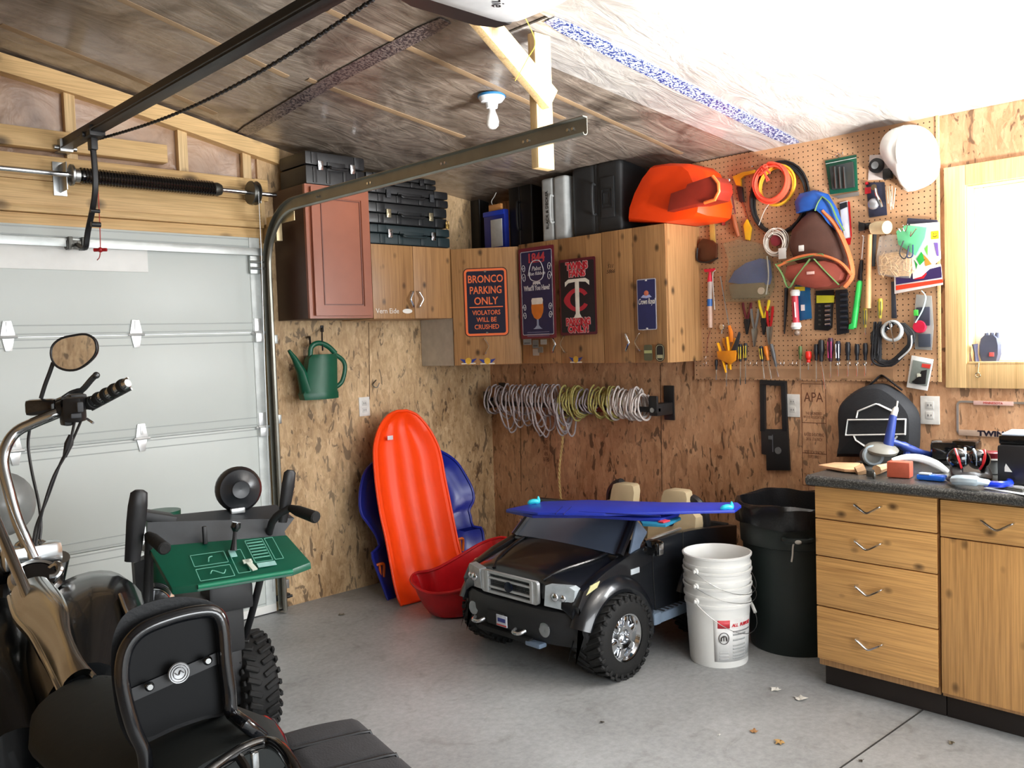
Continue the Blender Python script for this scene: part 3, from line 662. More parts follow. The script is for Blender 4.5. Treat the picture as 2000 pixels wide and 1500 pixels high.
# ---- baseball sign
t,w,h=rect_sign('baseball_sign','black and crimson metal sign with white T over red C letters',((1091,507),(1162,502),(1168,652),(1096,656)),M((84,14,30),0.35),None)
g=G(); g.prism(rpoly(-w/2+0.012,-h/2+0.016,w/2-0.012,h/2-0.016,0.008,0.002),(0,0,0.001)); g.out('black_field',M((16,18,28),0.3),t)
for s,y in (('TWINS',0.40),('FANS',0.305),('PARKING',-0.33),('ONLY!',-0.425)):
    textm(s,0.062*h/0.5,M((206,150,150),0.5),t,(0,y*h,0.0031),'lettering_outline',sx=(0.93 if s!='PARKING' else 0.78)*w/0.27,bold=0.006)
    textm(s,0.062*h/0.5,M((190,24,44),0.4),t,(0,y*h,0.004),sx=(0.93 if s!='PARKING' else 0.78)*w/0.27,bold=0.0015)
g=G(); a=w*0.31; b=h*0.155; yc=-h*0.04; o_=[];i_=[]
for k in range(25):
    an=math.radians(28+ (360-56)*k/24); co,si=math.cos(an),math.sin(an)
    ro=1.0+ (0.22*max(0,-co)**6); o_.append((a*co*ro,yc+b*si,0)); i_.append((a*0.66*co,yc+b*0.66*si,0))
g.rings([[(p[0],p[1],0.003),(p[0],p[1],0.0042),(q[0],q[1],0.0042),(q[0],q[1],0.003)] for p,q in zip(o_,i_)],True,True); g.out('letter_c',CRIM,t)
g=G(); tw=w*0.33; 
g.prism([(-tw,h*0.14,0.0044),(-tw,h*0.2,0.0044),(-tw*0.7,h*0.235,0.0044),(tw*0.7,h*0.235,0.0044),(tw,h*0.2,0.0044),(tw,h*0.14,0.0044),(tw*0.72,h*0.185,0.0044),(tw*0.16,h*0.195,0.0044),(tw*0.16,-h*0.22,0.0044),(tw*0.33,-h*0.275,0.0044),(-tw*0.33,-h*0.275,0.0044),(-tw*0.16,-h*0.22,0.0044),(-tw*0.16,h*0.195,0.0044),(-tw*0.72,h*0.185,0.0044)],(0,0,0.001)); g.out('letter_t',M((232,228,214),0.4),t)
# ---- whisky sign
t,w,h=rect_sign('whisky_sign','small narrow navy sign with white edge on the last cabinet door',((1243,546),(1281,543),(1283,643),(1247,646)),M((170,168,176),0.4),None)
g=G(); g.prism(rpoly(-w/2+0.005,-h/2+0.005,w/2-0.005,h/2-0.005,0.004,0.002),(0,0,0.001)); g.out('navy_field',M((34,38,88),0.4),t)
textm('Crown Royal',0.044,M((226,222,210),0.5),t,(0,h*0.055,0.0032),shear=0.35,sx=0.52*w/0.14)
g=G(); g.ball((0,h*0.22,0.003),0.016,(1,0.9,0.1)); g.out('crown',M((200,110,80),0.5),t)
g=G(); g.prism([(-0.036,h*0.14,0.003),(-0.02,h*0.19,0.003),(0,h*0.165,0.003),(0.02,h*0.19,0.003),(0.036,h*0.14,0.003),(0,h*0.12,0.003)],(0,0,0.001)); g.out('cushion',M((170,176,214),0.5),t)
for yy in (h*0.47,-h*0.47): g=G(); g.box((0,yy,0.003),(0.012,0.008,0.002),0.001); g.out('clip',M((230,230,230),0.4),t)
# ---- small cards and stickers on doors
def tagB(name,lab,px,py,w,h,mat,par2=None,r=0.01,n=0.001):
    f=Fr('B',px,py,SGX); t=thing(name,lab,'sticker',mat=f.m); g=G(); g.prism(rpoly(-w/2,-h/2,w/2,h/2,r),(0,0,n)); g.out('card',mat,t); return t,f
t,f=tagB('sticker','olive bottle-label sticker below the small navy sign',1266,689,0.055,0.085,M((86,86,62),0.5)); g=G(); g.box((0,0.005,0.0015),(0.05,0.016,0.001)); g.out('pale_band',M((170,176,120),0.5),t)
t,f=tagB('sticker','black oval bottle-label sticker beside the cabinet edge',1289,689,0.06,0.095,M((34,34,32),0.5),r=0.028); g=G(); frame_ring(g,-0.025,-0.042,0.025,0.042,0.003,0.02,0.001,0.0008); g.box((0,-0.02,0.0015),(0.036,0.018,0.001)); g.out('label_print',M((170,166,130),0.5),t)
f=Fr('B',1125,702,SGX); logo_sticker(f.m,(0,0,0.0005),0.9,'blue and gold logo sticker under the baseball sign')
k=0
for px,py,w,h,c in ((1030,668,0.07,0.035,(120,124,124)),(1046,672,0.05,0.05,(96,96,92)),(1062,668,0.05,0.03,(140,140,134)),(1047,688,0.05,0.04,(150,140,130)),(1056,683,0.04,0.035,(104,98,90))):
    t,f=tagB('clear_sticker_card',('leftmost','second from left','rightmost','lowest','small middle')[k]+' of the small grey cards stuck below the beer sign',px,py,w,h,M(c,0.35),r=0.003,n=0.0012+0.0006*k); t['group']='small grey cards below the beer sign'; k+=1
    g=G(); g.box((0,-h*0.2,0.002),(w*0.7,h*0.15,0.0006)); g.out('printed_line',M((60,60,60),0.6),t)
# pencil note
textm('511\n5866',0.03,M((60,40,26),0.8),bpy.data.objects['wall_cabinet.003'],(-0.3296,onX(1185,525,SGX).y-bpy.data.objects['wall_cabinet.003'].location.y,onX(1185,525,SGX).z-1.352),'pencil_note',0.0003,rot=RB,shear=0.3)
# ================================================================ CASES ON TOP
def case(name,lab,W,D,H,c,m,frame,lid=0.45,latches=2,latm=CHROME,handle=True,hm=None,bev=0.012,cat='tool case',ribs=True):
    "case lying flat: W along local x, H along local y(up), D into wall (negative z). origin at bottom centre of the front face"
    t=thing(name,lab,cat,mat=frame@Matrix.Translation(V(c)))
    g=G(); g.box((0,H*lid/2,-D/2),(W,H*lid-0.004,D),bev)
    if ribs:
        for s in (-0.36,-0.14,0.14,0.36): g.box((s*W,H*lid/2,0.002),(W*0.06,H*lid*0.8,0.008),0.003)
    g.out('case_body',m,t)
    g=G(); g.box((0,H*(1+lid)/2,-D/2),(W,H*(1-lid)-0.004,D),bev)
    if ribs:
        for s in (-0.36,0.36): g.box((s*W,H*(1+lid)/2,0.002),(W*0.1,H*(1-lid)*0.8,0.008),0.003)
    g.out('lid',m,t)
    for i in range(latches):
        sx=(-1,1)[i]*W*0.27
        g=G(); g.box((sx,H*lid,0.008),(0.032,min(0.05,H*0.45),0.01),0.003); g.box((sx,H*lid-0.004,0.014),(0.022,0.018,0.006),0.002); g.out('latch',latm,t)
    if handle:
        g=G(); y=H*lid-0.004; g.tube(smooth_path([(-W*0.14,y,0.0),(-W*0.14,y-0.004,0.03),(-W*0.11,y-0.012,0.036),(W*0.11,y-0.012,0.036),(W*0.14,y-0.004,0.03),(W*0.14,y,0.0)],3),0.008,8); g.box((0,y+0.005,0.004),(W*0.3,H*0.25,0.006),0.002); g.out('handle',hm or m,t)
    return t
FA=lambda x,y,z: Matrix.Translation((x,y,z))@RA.to_4x4()
case('toolbox','large black toolbox with two chrome latches on top of the reddish cabinet',0.385,0.28,0.182,(0,0,0),BLK,FA(2.733,CY-0.01,2.387),lid=0.58)
TEAL=M((24,40,44),0.5)
case('tool_case','dark teal case at the bottom of the stack on the short pine cabinet',0.60,0.30,0.118,(0,0,0),TEAL,FA(3.25,CY-0.0,2.086),lid=0.55)
case('tool_case','black briefcase-style case second from the bottom of the stack',0.585,0.29,0.125,(0,0,0),M((30,32,34),0.35),FA(3.24,CY-0.0,2.205),lid=0.5,latm=M((200,190,160),0.25,0.9))
case('tool_case','black ribbed case third from the bottom of the stack, under the door track',0.60,0.28,0.105,(0,0,0),BLK,FA(3.255,CY+0.01,2.331),lid=0.5,latm=CHAR)
case('tool_case','low black case topmost of the stack beside the toolbox',0.52,0.26,0.07,(0,0,0),M((20,20,21),0.5),FA(3.22,CY+0.03,2.437),lid=0.5,latm=BLK,handle=False)
f=FA(3.49,CY-0.02,2.215); g=G(); g.box((0.02,0.0,0.006),(0.022,0.028,0.012),0.003); g.tube(smooth_path([(0.012,0.012,0.006),(0.012,0.03,0.006),(0.03,0.03,0.006),(0.03,0.012,0.006)],4),0.0022,6); o=g.out('padlock',M((196,160,90),0.35,0.9)); o.matrix_world=f; tag(o,'small brass padlock on the right end of the case stack','padlock')
# things standing on the corner cabinet and beyond
ztop=2.079
def stand(name,lab,px0,px1,pyt,xp,depth,mat,bev,yaw=0,z0=ztop,cat='tool case'):
    a=onX(px0,pyt+60,xp); b=onX(px1,pyt+60,xp); zt=onX((px0+px1)/2,pyt,xp).z
    t=thing(name,lab,cat,mat=Matrix.Translation((xp,(a.y+b.y)/2,z0))@RB.to_4x4())
    W=abs(a.y-b.y); H=zt-z0
    return t,W,H
def upright(name,lab,px0,px1,pyt,xp,depth,mat,bev,seamm=None,z0=ztop+0.001,extra=None,hn=True):
    t,W,H=stand(name,lab,px0,px1,pyt,xp,depth,mat,bev,z0=z0)
    g=G(); g.box((-W*0.24,H/2,-depth/2),(W*0.47,H,depth),bev,seg=3); g.out('shell_half',mat,t)
    g=G(); g.box((W*0.24,H/2,-depth/2),(W*0.47,H,depth),bev,seg=3)
    if extra: g.box((W*0.24,H*0.5,0.004),(W*0.25,H*0.55,0.01),0.004)
    g.out('shell_half',mat,t)
    g=G(); g.box((0,H/2,-depth/2),(W*0.1,H*0.97,depth*0.97),bev*0.8); g.out('closing_seam',seamm or mat,t)
    if hn: 
        g=G(); g.tube(smooth_path([(0,H*0.3,0),(0,H*0.3,0.024),(0,H*0.5,0.03),(0,H*0.7,0.024),(0,H*0.7,0)],4),0.007,8); g.out('handle',mat,t)
    return t,W,H
upright('tool_case','black case standing in the dark corner left of the blue pack',888,938,380,4.02,0.1,BLK,0.015)
upright('tool_case','black case standing between the blue pack and the grey case',992,1040,356,3.95,0.22,BLK,0.015)
t,W,H=upright('tool_case','slim light grey case standing on edge over the beer sign',1056,1106,345,3.835,0.26,M((168,172,172),0.45),0.02,M((110,114,114),0.5))
textm('BLACK & DECKER',0.03,M((30,30,30),0.5),t,(-W*0.24,H*0.5,0.0012),rot=Matrix.Rotation(math.pi/2,3,'Z'),sx=0.95)
t,W,H=upright('tool_case','big dark grey case standing right of the slim light grey case',1113,1215,318,3.86,0.26,M((38,40,42),0.5),0.035,extra=True)
g=G(); frame_ring(g,W*0.14,H*0.35,W*0.34,H*0.62,0.006,0.004,0.0,0.013); frame_ring(g,W*0.17,H*0.40,W*0.31,H*0.57,0.006,0.004,0.0,0.013); g.out('embossed_logo',M((30,32,34),0.5),t)
# blue and white blister pack
t,W,H=stand('blister_pack','upright blue and white hanging package among the black cases','945','985',400,3.93,0.05,None,0) if False else stand('blister_pack','upright blue and white package among the black cases on the corner cabinet',946,986,402,3.90,0.05,None,0,cat='package')
g=G(); g.box((0,H*0.45,-0.02),(W,H*0.9,0.04),0.004); g.out('card',M((30,46,140),0.35),t)
g=G(); g.box((W*0.12,H*0.4,0.001),(W*0.55,H*0.6,0.004),0.001); g.out('white_label',M((200,200,196),0.4),t)
g=G(); g.box((0,H*0.84,0.002),(W*1.02,H*0.1,0.004),0.001); g.out('blue_header',M((36,66,190),0.35),t)
g=G(); g.box((0,H*0.97,-0.02),(W*0.6,H*0.14,0.02),0.003); g.out('orange_tab',M((214,150,90),0.5),t)
g=G(); g.tube(smooth_path([(-W*0.1,H*1.0,-0.02),(-W*0.2,H*1.12,-0.02),(-W*0.05,H*1.22,-0.02),(W*0.05,H*1.3,-0.02)],4),0.0025,5); g.out('wire_loop',WHT2,t)
# orange chainsaw case
a=onX(1290,440,3.82)
cs=thing('chainsaw_case','bright orange plastic chainsaw case with blade cover at the pegboard end','chainsaw case',mat=Matrix.Translation((3.83,a.y,2.092))@RB.to_4x4())
inv=cs.matrix_world.inverted()
def q(x,y,xp=3.83): return inv@onX(x,y,xp)
out=[(1220,432),(1222,410),(1233,378),(1250,345),(1268,322),(1300,317),(1337,318),(1352,330),(1364,358),(1376,395),(1372,420),(1360,432),(1300,434)]
P=[q(*p) for p in out]
P=[V((p.x,max(p.y,0.0),0)) for p in P]
c=sum(P,V())/len(P)
def shr(k,z,dy=0): return [V((c.x+(p.x-c.x)*k,max(0.0,c.y+(p.y-c.y)*k) if p.y>0.01 else 0.0,z)) for p in P]
g=G(); g.rings([shr(0.5,0.03),shr(0.88,0.008),shr(1.0,-0.04),shr(1.0,-0.26),shr(0.9,-0.29)]); g.out('case_shell',ORANGE,cs)
sc=[(1306,414),(1313,378),(1342,368),(1345,360),(1392,344),(1403,356),(1405,372),(1398,390),(1350,402)]
S1=[q(x,y,3.76) for x,y in sc]
g=G(); g.prism([V((p.x,p.y,0.085)) for p in S1],(0,0,-0.14),0.006); g.out('blade_cover',M((140,36,20),0.5),cs)
g=G(); g.tube([q(1392,344,3.74),q(1403,358,3.74),q(1404,374,3.74),q(1396,390,3.74),q(1376,396,3.74)],0.009,8); g.out('cover_rim',M((252,112,50),0.35),cs)
l=q(1270,387,3.825); g=G(); g.ball((l.x,l.y,0.002),0.006); g.tube([(l.x,l.y,0.001),(l.x-0.09,l.y-0.045,0.001)],0.0025,6); g.out('latch_mark',M((250,150,80),0.4),cs)
# ================================================================ PEGBOARD
def pegmat():
    m,nt,bs=nmat('pegboard'); tc=nt.nodes.new('ShaderNodeTexCoord'); sp=nt.nodes.new('ShaderNodeSeparateXYZ'); nt.links.new(tc.outputs['Object'],sp.inputs[0])
    def mth(op,a,b=None):
        n=nt.nodes.new('ShaderNodeMath'); n.operation=op
        for i,v in enumerate((a,b)):
            if v is None: continue
            if isinstance(v,(int,float)): n.inputs[i].default_value=v
            else: nt.links.new(v,n.inputs[i])
        return n.outputs[0]
    def cell(o): return mth('SUBTRACT',mth('FRACT',mth('DIVIDE',o,0.0254)),0.5)
    u=cell(sp.outputs[0]); w=cell(sp.outputs[1])
    d=mth('ADD',mth('MULTIPLY',u,u),mth('MULTIPLY',w,w))
    hole=mth('LESS_THAN',d,0.0165)
    c=ramp(nt,noise(nt,coords(nt,(1,1,1)),6,3),[(0.3,lin((180,138,102))),(0.7,lin((196,154,116)))])
    c=mix(nt,hole,c,lin((62,42,28))); nt.links.new(c,bs.inputs['Base Color']); bs.inputs['Roughness'].default_value=0.5
    h=mth('SUBTRACT',1.0,hole); bump(nt,bs,h,0.5,0.003); return m
PEGT=0.012
pbl=onX(1357,741,XB-PEGT); pbr=onX(1838,741,XB-PEGT)
pz0=pbl.z; pz1=ZW-0.004; W=pbl.y-pbr.y
pg=thing('pegboard','big brown pegboard covering the wall between the cabinets and the window','pegboard',mat=Matrix.Translation((XB-PEGT,(pbl.y+pbr.y)/2,(pz0+pz1)/2))@RB.to_4x4())
g=G(); g.box((0,0,-PEGT/2+0.0005),(W,pz1-pz0,PEGT-0.001)); g.out('board',pegmat(),pg,smooth=False)
g=G(); g.box((W/2-0.004,0,0.003),(0.014,pz1-pz0,0.006),0.001); g.out('edge_strip',TRIM,pg)
for px in (1384,1470,1560,1650,1740):
    q=onX(px,735,XB-PEGT); g=G(); g.box((-(q.y-(pbl.y+pbr.y)/2),-(pz1-pz0)/2+0.01,0.002),(0.03,0.01,0.004),0.001); g.out('fixing_clip',M((150,116,84),0.6),pg)
g=G(); pa=onX(1366,712,XB-PEGT); pb=onX(1745,716,XB-PEGT)
zc=pa.z-(pz0+pz1)/2
g.box((-((pa.y+pb.y)/2-(pbl.y+pbr.y)/2),-(pz1-pz0)/2+0.035,0.0008),(pa.y-pb.y,0.05,0.0016)); g.out('bottom_rail',M((172,132,98),0.5),pg)
def PB(px,py,off=0.0): return Fr('B',px,py,XB-PEGT-off)
def item(name,lab,cat,px,py,off=0.0,group=None):
    f=PB(px,py,off); t=thing(name,lab,cat,mat=f.m,group=group); return t,f
def hookpts(f,px,py,L=0.035): 
    p=f.p(px,py,0); return [p+V((0,0.012,0)),p+V((0,0,0.004)),p+V((0,-0.004,0.012)),p+V((0,-0.004,L-0.006)),p+V((0,0.006,L))]
def mhook(px,py,lab,L=0.035,grp=None):
    t,f=item('peg_hook',lab,'hook',px,py,group=grp); g=G(); g.tube(smooth_path(hookpts(f,px,py,L),3),0.0023,6); o=g.out('wire',CHROME,t); return t
LAM=M((120,70,42),0.45); HORN=M((226,150,36),0.45); SKY=M((60,110,180),0.45); MAR=M((96,22,30),0.45)
# --- screwdrivers
def driver(px,yt,ym,yb,hc,lab,hr=0.013,sr=0.0032,lean=0,px2=None,off=0.022,band=None,name='screwdriver',grp='screwdrivers on the pegboard'):
    t,f=item(name,lab,'screwdriver',px,ym,off,grp)
    a=f.p(px+lean,yt); b=f.p(px,ym); c=f.p(px2 if px2 else px-lean*(yb-ym)/max(1,(ym-yt)),yb)
    d=(b-a); n=8; g=G()
    prof=[0.75,1.0,0.95,1.0,1.0,0.85,0.6,0.7,0.55]
    g.tube([a+d*i/8 for i in range(9)],[hr*k for k in prof],10); g.out('handle',hc,t)
    if band:
        g=G(); 
        for s in (-1,1): g.tube([a+d*0.15+V((s*hr*0.55,0,hr*0.75)),a+d*0.85+V((s*hr*0.5,0,hr*0.6))],0.0028,5)
        g.out('grip_stripe',band,t)
    g=G(); g.tube([b,b+(c-b)*0.93,c],[sr,sr,sr*0.75],8); g.out('shaft',CHROME,t); return t
BH=M((30,32,38),0.4); YB=M((226,196,40),0.4)
driver(1399,702,722,742,BH,'small dark screwdriver nearest the left edge of the pegboard rail',0.009)
driver(1419,698,712,755,M((150,40,40),0.4),'long thin screwdriver hanging behind the orange pruner',0.008)
driver(1446,672,706,752,BH,'black and yellow screwdriver, left one of the close pair',0.011,band=YB)
driver(1456,670,704,750,BH,'black and yellow screwdriver, right one of the close pair',0.011,band=YB)
driver(1489,676,706,740,BH,'black and yellow screwdriver right of the close pair',0.011,lean=-3,band=YB)
driver(1500,676,704,740,M((214,120,30),0.4),'orange screwdriver with red end below the pliers',0.013,lean=-5)
driver(1516,672,716,736,M((84,84,86),0.4),'leaning grey-handled driver right of the orange one',0.011,lean=-10)
driver(1563,676,702,742,M((86,110,62),0.4),'green-handled screwdriver left of the red one',0.010)
driver(1579,686,708,722,M((226,40,30),0.35),'stubby red-handled screwdriver in the lower pegboard row',0.016)
driver(1594,672,704,745,BH,'black-handled screwdriver just right of the stubby red one',0.012)
driver(1604,664,706,760,BH,'long thick black-handled screwdriver, longest blade of the row',0.016,px2=1612)
driver(1622,660,706,738,M((60,24,50),0.4),'black screwdriver with a magenta stripe',0.015,band=M((196,30,110),0.4))
driver(1637,666,705,735,M((38,40,56),0.4),'dark blue-black screwdriver with chrome stripe left of three plain ones',0.013,band=CHROME)
driver(1656,668,704,735,BH,'plain black screwdriver, first of three toward the cord bundle',0.013)
driver(1674,672,704,735,BH,'plain black screwdriver, second of three toward the cord bundle',0.012)
driver(1690,670,704,735,BH,'plain black screwdriver, third of three, by the cord bundle',0.012)
driver(1690,600,640,654,M((170,150,50),0.4),'yellow and black screwdriver below the mallet handle',0.010,band=M((40,40,30),0.5))
driver(1719,583,622,634,M((178,164,50),0.4),'yellow-green screwdriver above the grey tape roll',0.012,band=M((90,84,30),0.5))
k=0
for px in (1380,1466,1478,1525,1532,1548,1556,1575,1640,1660,1676,1692,1708,1724,1740):
    mhook(px,711,'chrome wire hook %s of the bottom rail'%(('at the far left end','left of the orange screwdriver','just left of the leaning grey driver','right of the leaning grey driver','second right of the leaning grey driver','midway in the bare gap','left of the green screwdriver','under the stubby red screwdriver','under the chrome-striped screwdriver','under the first plain black screwdriver','under the second plain black screwdriver','under the third plain black screwdriver','left under the cord bundle','middle under the cord bundle','right under the cord bundle')[k]),0.03,'wire hooks along the pegboard rail'); k+=1
# --- pliers
def pliers(px,py,W,H,hc,lab,jaw=BLK,name='pliers',spread=1.0,up=True):
    t,f=item(name,lab,'pliers',px,py,0.012)
    a=f.p(px-W/2,py-H/2); b=f.p(px+W/2,py-H/2); m=f.p(px,py+H*0.05); e=f.p(px,py+H/2)
    for s,q in ((-1,a),(1,b)):
        g=G(); P=[q,q+(m-q)*0.35+V((s*0.004*spread,0,0)),m+V((s*0.008,0.02,0)),m+V((s*0.004,0,0))]
        g.tube(smooth_path(P,4),[0.006,0.0068,0.007,0.007]+[0.0066]*5+[0.005]*4,8,flat=1.1); g.out('handle',hc,t)
    g=G(); w=0.016; g.prism([m+V((-w,0.006,-0.005)),m+V((w,0.006,-0.005)),m+V((w*1.05,-0.01,-0.005)),e+V((0.004,0,-0.005)),e+V((-0.004,0,-0.005)),m+V((-w*1.05,-0.01,-0.005))],(0,0,0.012),0.002); g.cyl(m+V((0,0,-0.006)),m+V((0,0,0.01)),0.006,n=10); g.out('jaws',jaw,t)
    return t
pliers(1459,622,16,62,MAR,'dark red handled pliers, leftmost of the upper pliers')
pliers(1474,640,14,74,M((150,154,158),0.3,0.8),'bare steel pliers beside the yellow cutters',STEEL)
pliers(1492,620,20,68,YB,'yellow handled cutters in the middle of the pliers',BLK)
pliers(1503,636,12,76,RED,'red handled pliers, rightmost of the upper pliers',STEEL)
t=pliers(1424,690,22,60,HORN,'orange-yellow handled cutting pliers near the left edge',YEL,spread=2)
t,f=item('pruning_shears','orange pruning shears with black blade over the left screwdrivers','shears',1430,680,0.03)
for a,b in (((1402,670),(1418,728)),((1420,658),(1427,722))): 
    g=G(); g.tube([f.p(*a),(f.p(*a)+f.p(*b))/2+V((0.003,0,0)),f.p(*b)],[0.009,0.010,0.006],8,flat=0.8); g.out('handle',M((240,170,20),0.4),t)
g=G(); g.prism([f.p(1402,686),f.p(1440,684),f.p(1438,704),f.p(1428,712),f.p(1404,700)],(0,0,0.012),0.003); g.out('body',M((222,138,28),0.4),t)
g=G(); g.prism([f.p(1430,684),f.p(1444,648),f.p(1447,652),f.p(1440,688)],(0,0,0.008),0.001); g.out('blade',CHAR,t)
t,f=item('thermometer_probe','thin silver probe with orange handle hanging left of the bag of goggles','probe',1416,590,0.02)
g=G(); g.tube([f.p(1407,540),f.p(1424,636)],[0.0035,0.003],6); g.out('rod',STEEL,t); g=G(); g.tube([f.p(1424,636),f.p(1428,650),f.p(1429,668)],[0.008,0.012,0.010],8); g.out('handle',M((232,128,30),0.4),t)
t,f=item('pressure_gauge','little round chrome gauge hanging near the left edge','gauge',1411,639,0.01); g=G(); g.lathe([(0.001,0),(0.016,0),(0.016,0.008),(0.013,0.01),(0.001,0.009)]); g.out('dial',CHROME,t); g=G(); g.cyl((0,-0.01,0.004),(-0.004,-0.035,0.004),0.003); g.out('stem',STEEL,t)
# --- saws at left
t,f=item('hand_saw','folding saw with dark wooden handle and narrow yellowed blade by the cabinet','saw',1390,440,0.015)
g=G(); g.prism([f.p(1384,395),f.p(1393,395),f.p(1398,474),f.p(1388,474)],(0,0,0.004),0.001); g.out('blade',M((206,178,96),0.35,0.3),t)
g=G(); g.prism([f.p(x,y) for x,y in ((1368,474),(1376,466),(1394,470),(1403,478),(1402,505),(1390,516),(1366,512),(1362,494))],(0,0,0.018),0.004); g.out('handle',M((78,42,26),0.35),t)
g=G(); g.tube(smooth_path([f.p(1362,484,0.03),f.p(1362,508,0.03),f.p(1380,512,0.03),f.p(1402,504,0.03)],4),0.005,8); g.out('knuckle_guard',BLK,t)
t,f=item('hacksaw','red handled hacksaw with thin steel frame','saw',1415,400,0.02)
g=G(); g.tube(smooth_path([f.p(1418,352),f.p(1410,356),f.p(1408,372),f.p(1411,400)],4),0.003,6); g.tube([f.p(1418,352),f.p(1424,353)],0.003,6); g.out('frame',STEEL,t)
g=G(); g.tube([f.p(1409,398),f.p(1413,440)],[0.012,0.014],8,flat=0.7); g.out('handle',M((130,36,30),0.5),t)
t,f=item('bar_clamp','slim dark red bar tool with wooden grip between two saws','clamp',1432,400,0.02)
g=G(); g.tube([f.p(1424,352),f.p(1436,418)],0.006,6,flat=0.6); g.out('bar',M((92,24,24),0.4),t); g=G(); g.tube([f.p(1432,420),f.p(1436,440),f.p(1442,462)],[0.01,0.015,0.010],10); g.out('grip',M((150,84,52),0.4),t); g=G(); g.ball(f.p(1424,352,0.01),0.011); g.out('nut',CHROME,t)
t,f=item('wallboard_saw','yellow and black saw frame slanting behind the coiled cords','saw',1450,400,0.008)
g=G(); g.prism([f.p(x,y) for x,y in ((1433,345),(1452,337),(1477,332),(1477,338),(1456,344),(1449,350),(1450,364),(1440,362))],(0,0,0.014),0.003); g.out('frame',M((222,172,36),0.4),t)
g=G(); g.prism([f.p(x,y) for x,y in ((1440,364),(1452,366),(1455,395),(1446,395))],(0,0,0.012),0.003); g.out('black_grip',BLK,t)
g=G(); g.prism([f.p(x,y) for x,y in ((1461,428),(1470,445),(1466,470),(1458,468),(1454,440))],(0,0,0.014),0.003); g.out('lower_grip',M((222,172,36),0.4),t)
g=G(); g.tube([f.p(1444,366),f.p(1466,440)],0.003,6,flat=0.3); g.out('blade',STEEL,t)
# --- coils
def coil(name,lab,cat,cx,cy,r,turns,mat,wr,off,sq=1.0,jit=0.1,tw=0.03):
    t,f=item(name,lab,cat,cx,cy,off); pts=[]; R0=(f.p(cx+r,cy)-f.p(cx,cy)).length
    n=turns*26; rj=[random.uniform(1-jit,1) for _ in range(turns+2)]; oj=[(random.uniform(-1,1)*R0*jit*0.5,random.uniform(-1,1)*R0*jit*0.5) for _ in range(turns+2)]
    for i in range(n+1):
        a=2*math.pi*i/26; k=i//26; fr=(i%26)/26
        rr=R0*(rj[k]*(1-fr)+rj[k+1]*fr); ox=oj[k][0]*(1-fr)+oj[k+1][0]*fr; oy=oj[k][1]*(1-fr)+oj[k+1][1]*fr
        pts.append((rr*math.sin(a)+ox,rr*sq*math.cos(a)+oy,tw*(0.5+0.5*math.sin(k*2.4))*1.0+fr*0.002))
    g=G(); g.tube(pts,wr,6); g.out('cord',mat,t); return t,f
coil('extension_cord','large loose coil of black cord behind the orange coil','cord',1524,388,60,6,M((24,24,26),0.5),0.0055,0.006,1.12,0.12,0.02)
coil('extension_cord','yellow coil of cord behind the orange coil','cord',1519,362,37,4,M((222,170,44),0.5),0.006,0.028,1.0,0.14,0.012)
t,f=coil('extension_cord','bright orange coil of cord on the pegboard','cord',1508,358,35,9,M((240,84,60),0.45),0.0055,0.046,1.0,0.2,0.03)
g=G()
for a,b in (((1487,330),(1502,352)),((1484,342),(1500,330)),((1490,325),(1504,338)),((1492,330),(1498,354))): g.tube([f.p(*a,0.036),f.p(*b,0.042)],0.005,6)
g.out('plug_end',M((240,84,60),0.45),t)
mhook(1487,330,'long chrome hook holding the orange coil',0.09)
t,f=item('wire_strand','single thin pale wire hanging from the black coil','wire',1500,410,0.05); g=G(); g.tube(smooth_path([f.p(1508,392),f.p(1494,410),f.p(1482,440)],6),0.0016,5); g.out('wire',WHT2,t)
t,f=coil('wire_coil','coil of thin white wire with a paper tag','wire coil',1518,474,24,16,M((206,198,186),0.5),0.0022,0.03,1.0,0.3,0.028)
g=G(); g.lathe([(0.001,0.0),(0.03,0.0),(0.03,0.018),(0.001,0.02)],(0.003,0.012,0)); g.out('red_core',M((120,34,42),0.5),t)
g=G(); g.box(f.p(1528,495,0.034),(0.042,0.055,0.002),0.0005); g.out('paper_tag',WHT2,t)
mhook(1514,465,'chrome hook through the coil of thin white wire',0.075)
# --- clear bag with goggles
t,f=item('goggles_bag','clear plastic bag holding blue and grey goggles','bag',1468,535,0.004)
g=G(); P=[f.p(x,y) for x,y in ((1422,590),(1424,555),(1432,512),(1420,475),(1450,468),(1485,474),(1500,480),(1512,510),(1516,560),(1505,585),(1460,590))]; g.prism([(p.x,p.y,0.004) for p in P],(0,0,0.045),0.012); g.out('bag_film',M((150,140,110),0.15,alpha=0.28),t)
g=G(); P=[f.p(x,y) for x,y in ((1428,552),(1440,530),(1462,514),(1490,505),(1508,508),(1512,540),(1508,556),(1470,558))]; g.prism([(p.x,p.y,0.014) for p in P],(0,0,0.02),0.006); g.out('goggles',M((40,84,150),0.4),t)
g=G(); P=[f.p(x,y) for x,y in ((1430,556),(1500,552),(1506,575),(1492,582),(1436,584))]; g.prism([(p.x,p.y,0.014) for p in P],(0,0,0.025),0.006); g.out('grey_pouch',M((120,108,88),0.5),t)
g=G(); g.lathe([(0.006,0),(0.018,0),(0.018,0.012),(0.006,0.012)],f.p(1488,568,0.036)); g.out('respirator_valve',M((206,190,170),0.4),t)
g=G(); g.tube(smooth_path([f.p(1498,500,0.04),f.p(1501,540,0.045),f.p(1496,575,0.04)],5),0.0035,6); g.out('strap',M((190,190,184),0.5),t)
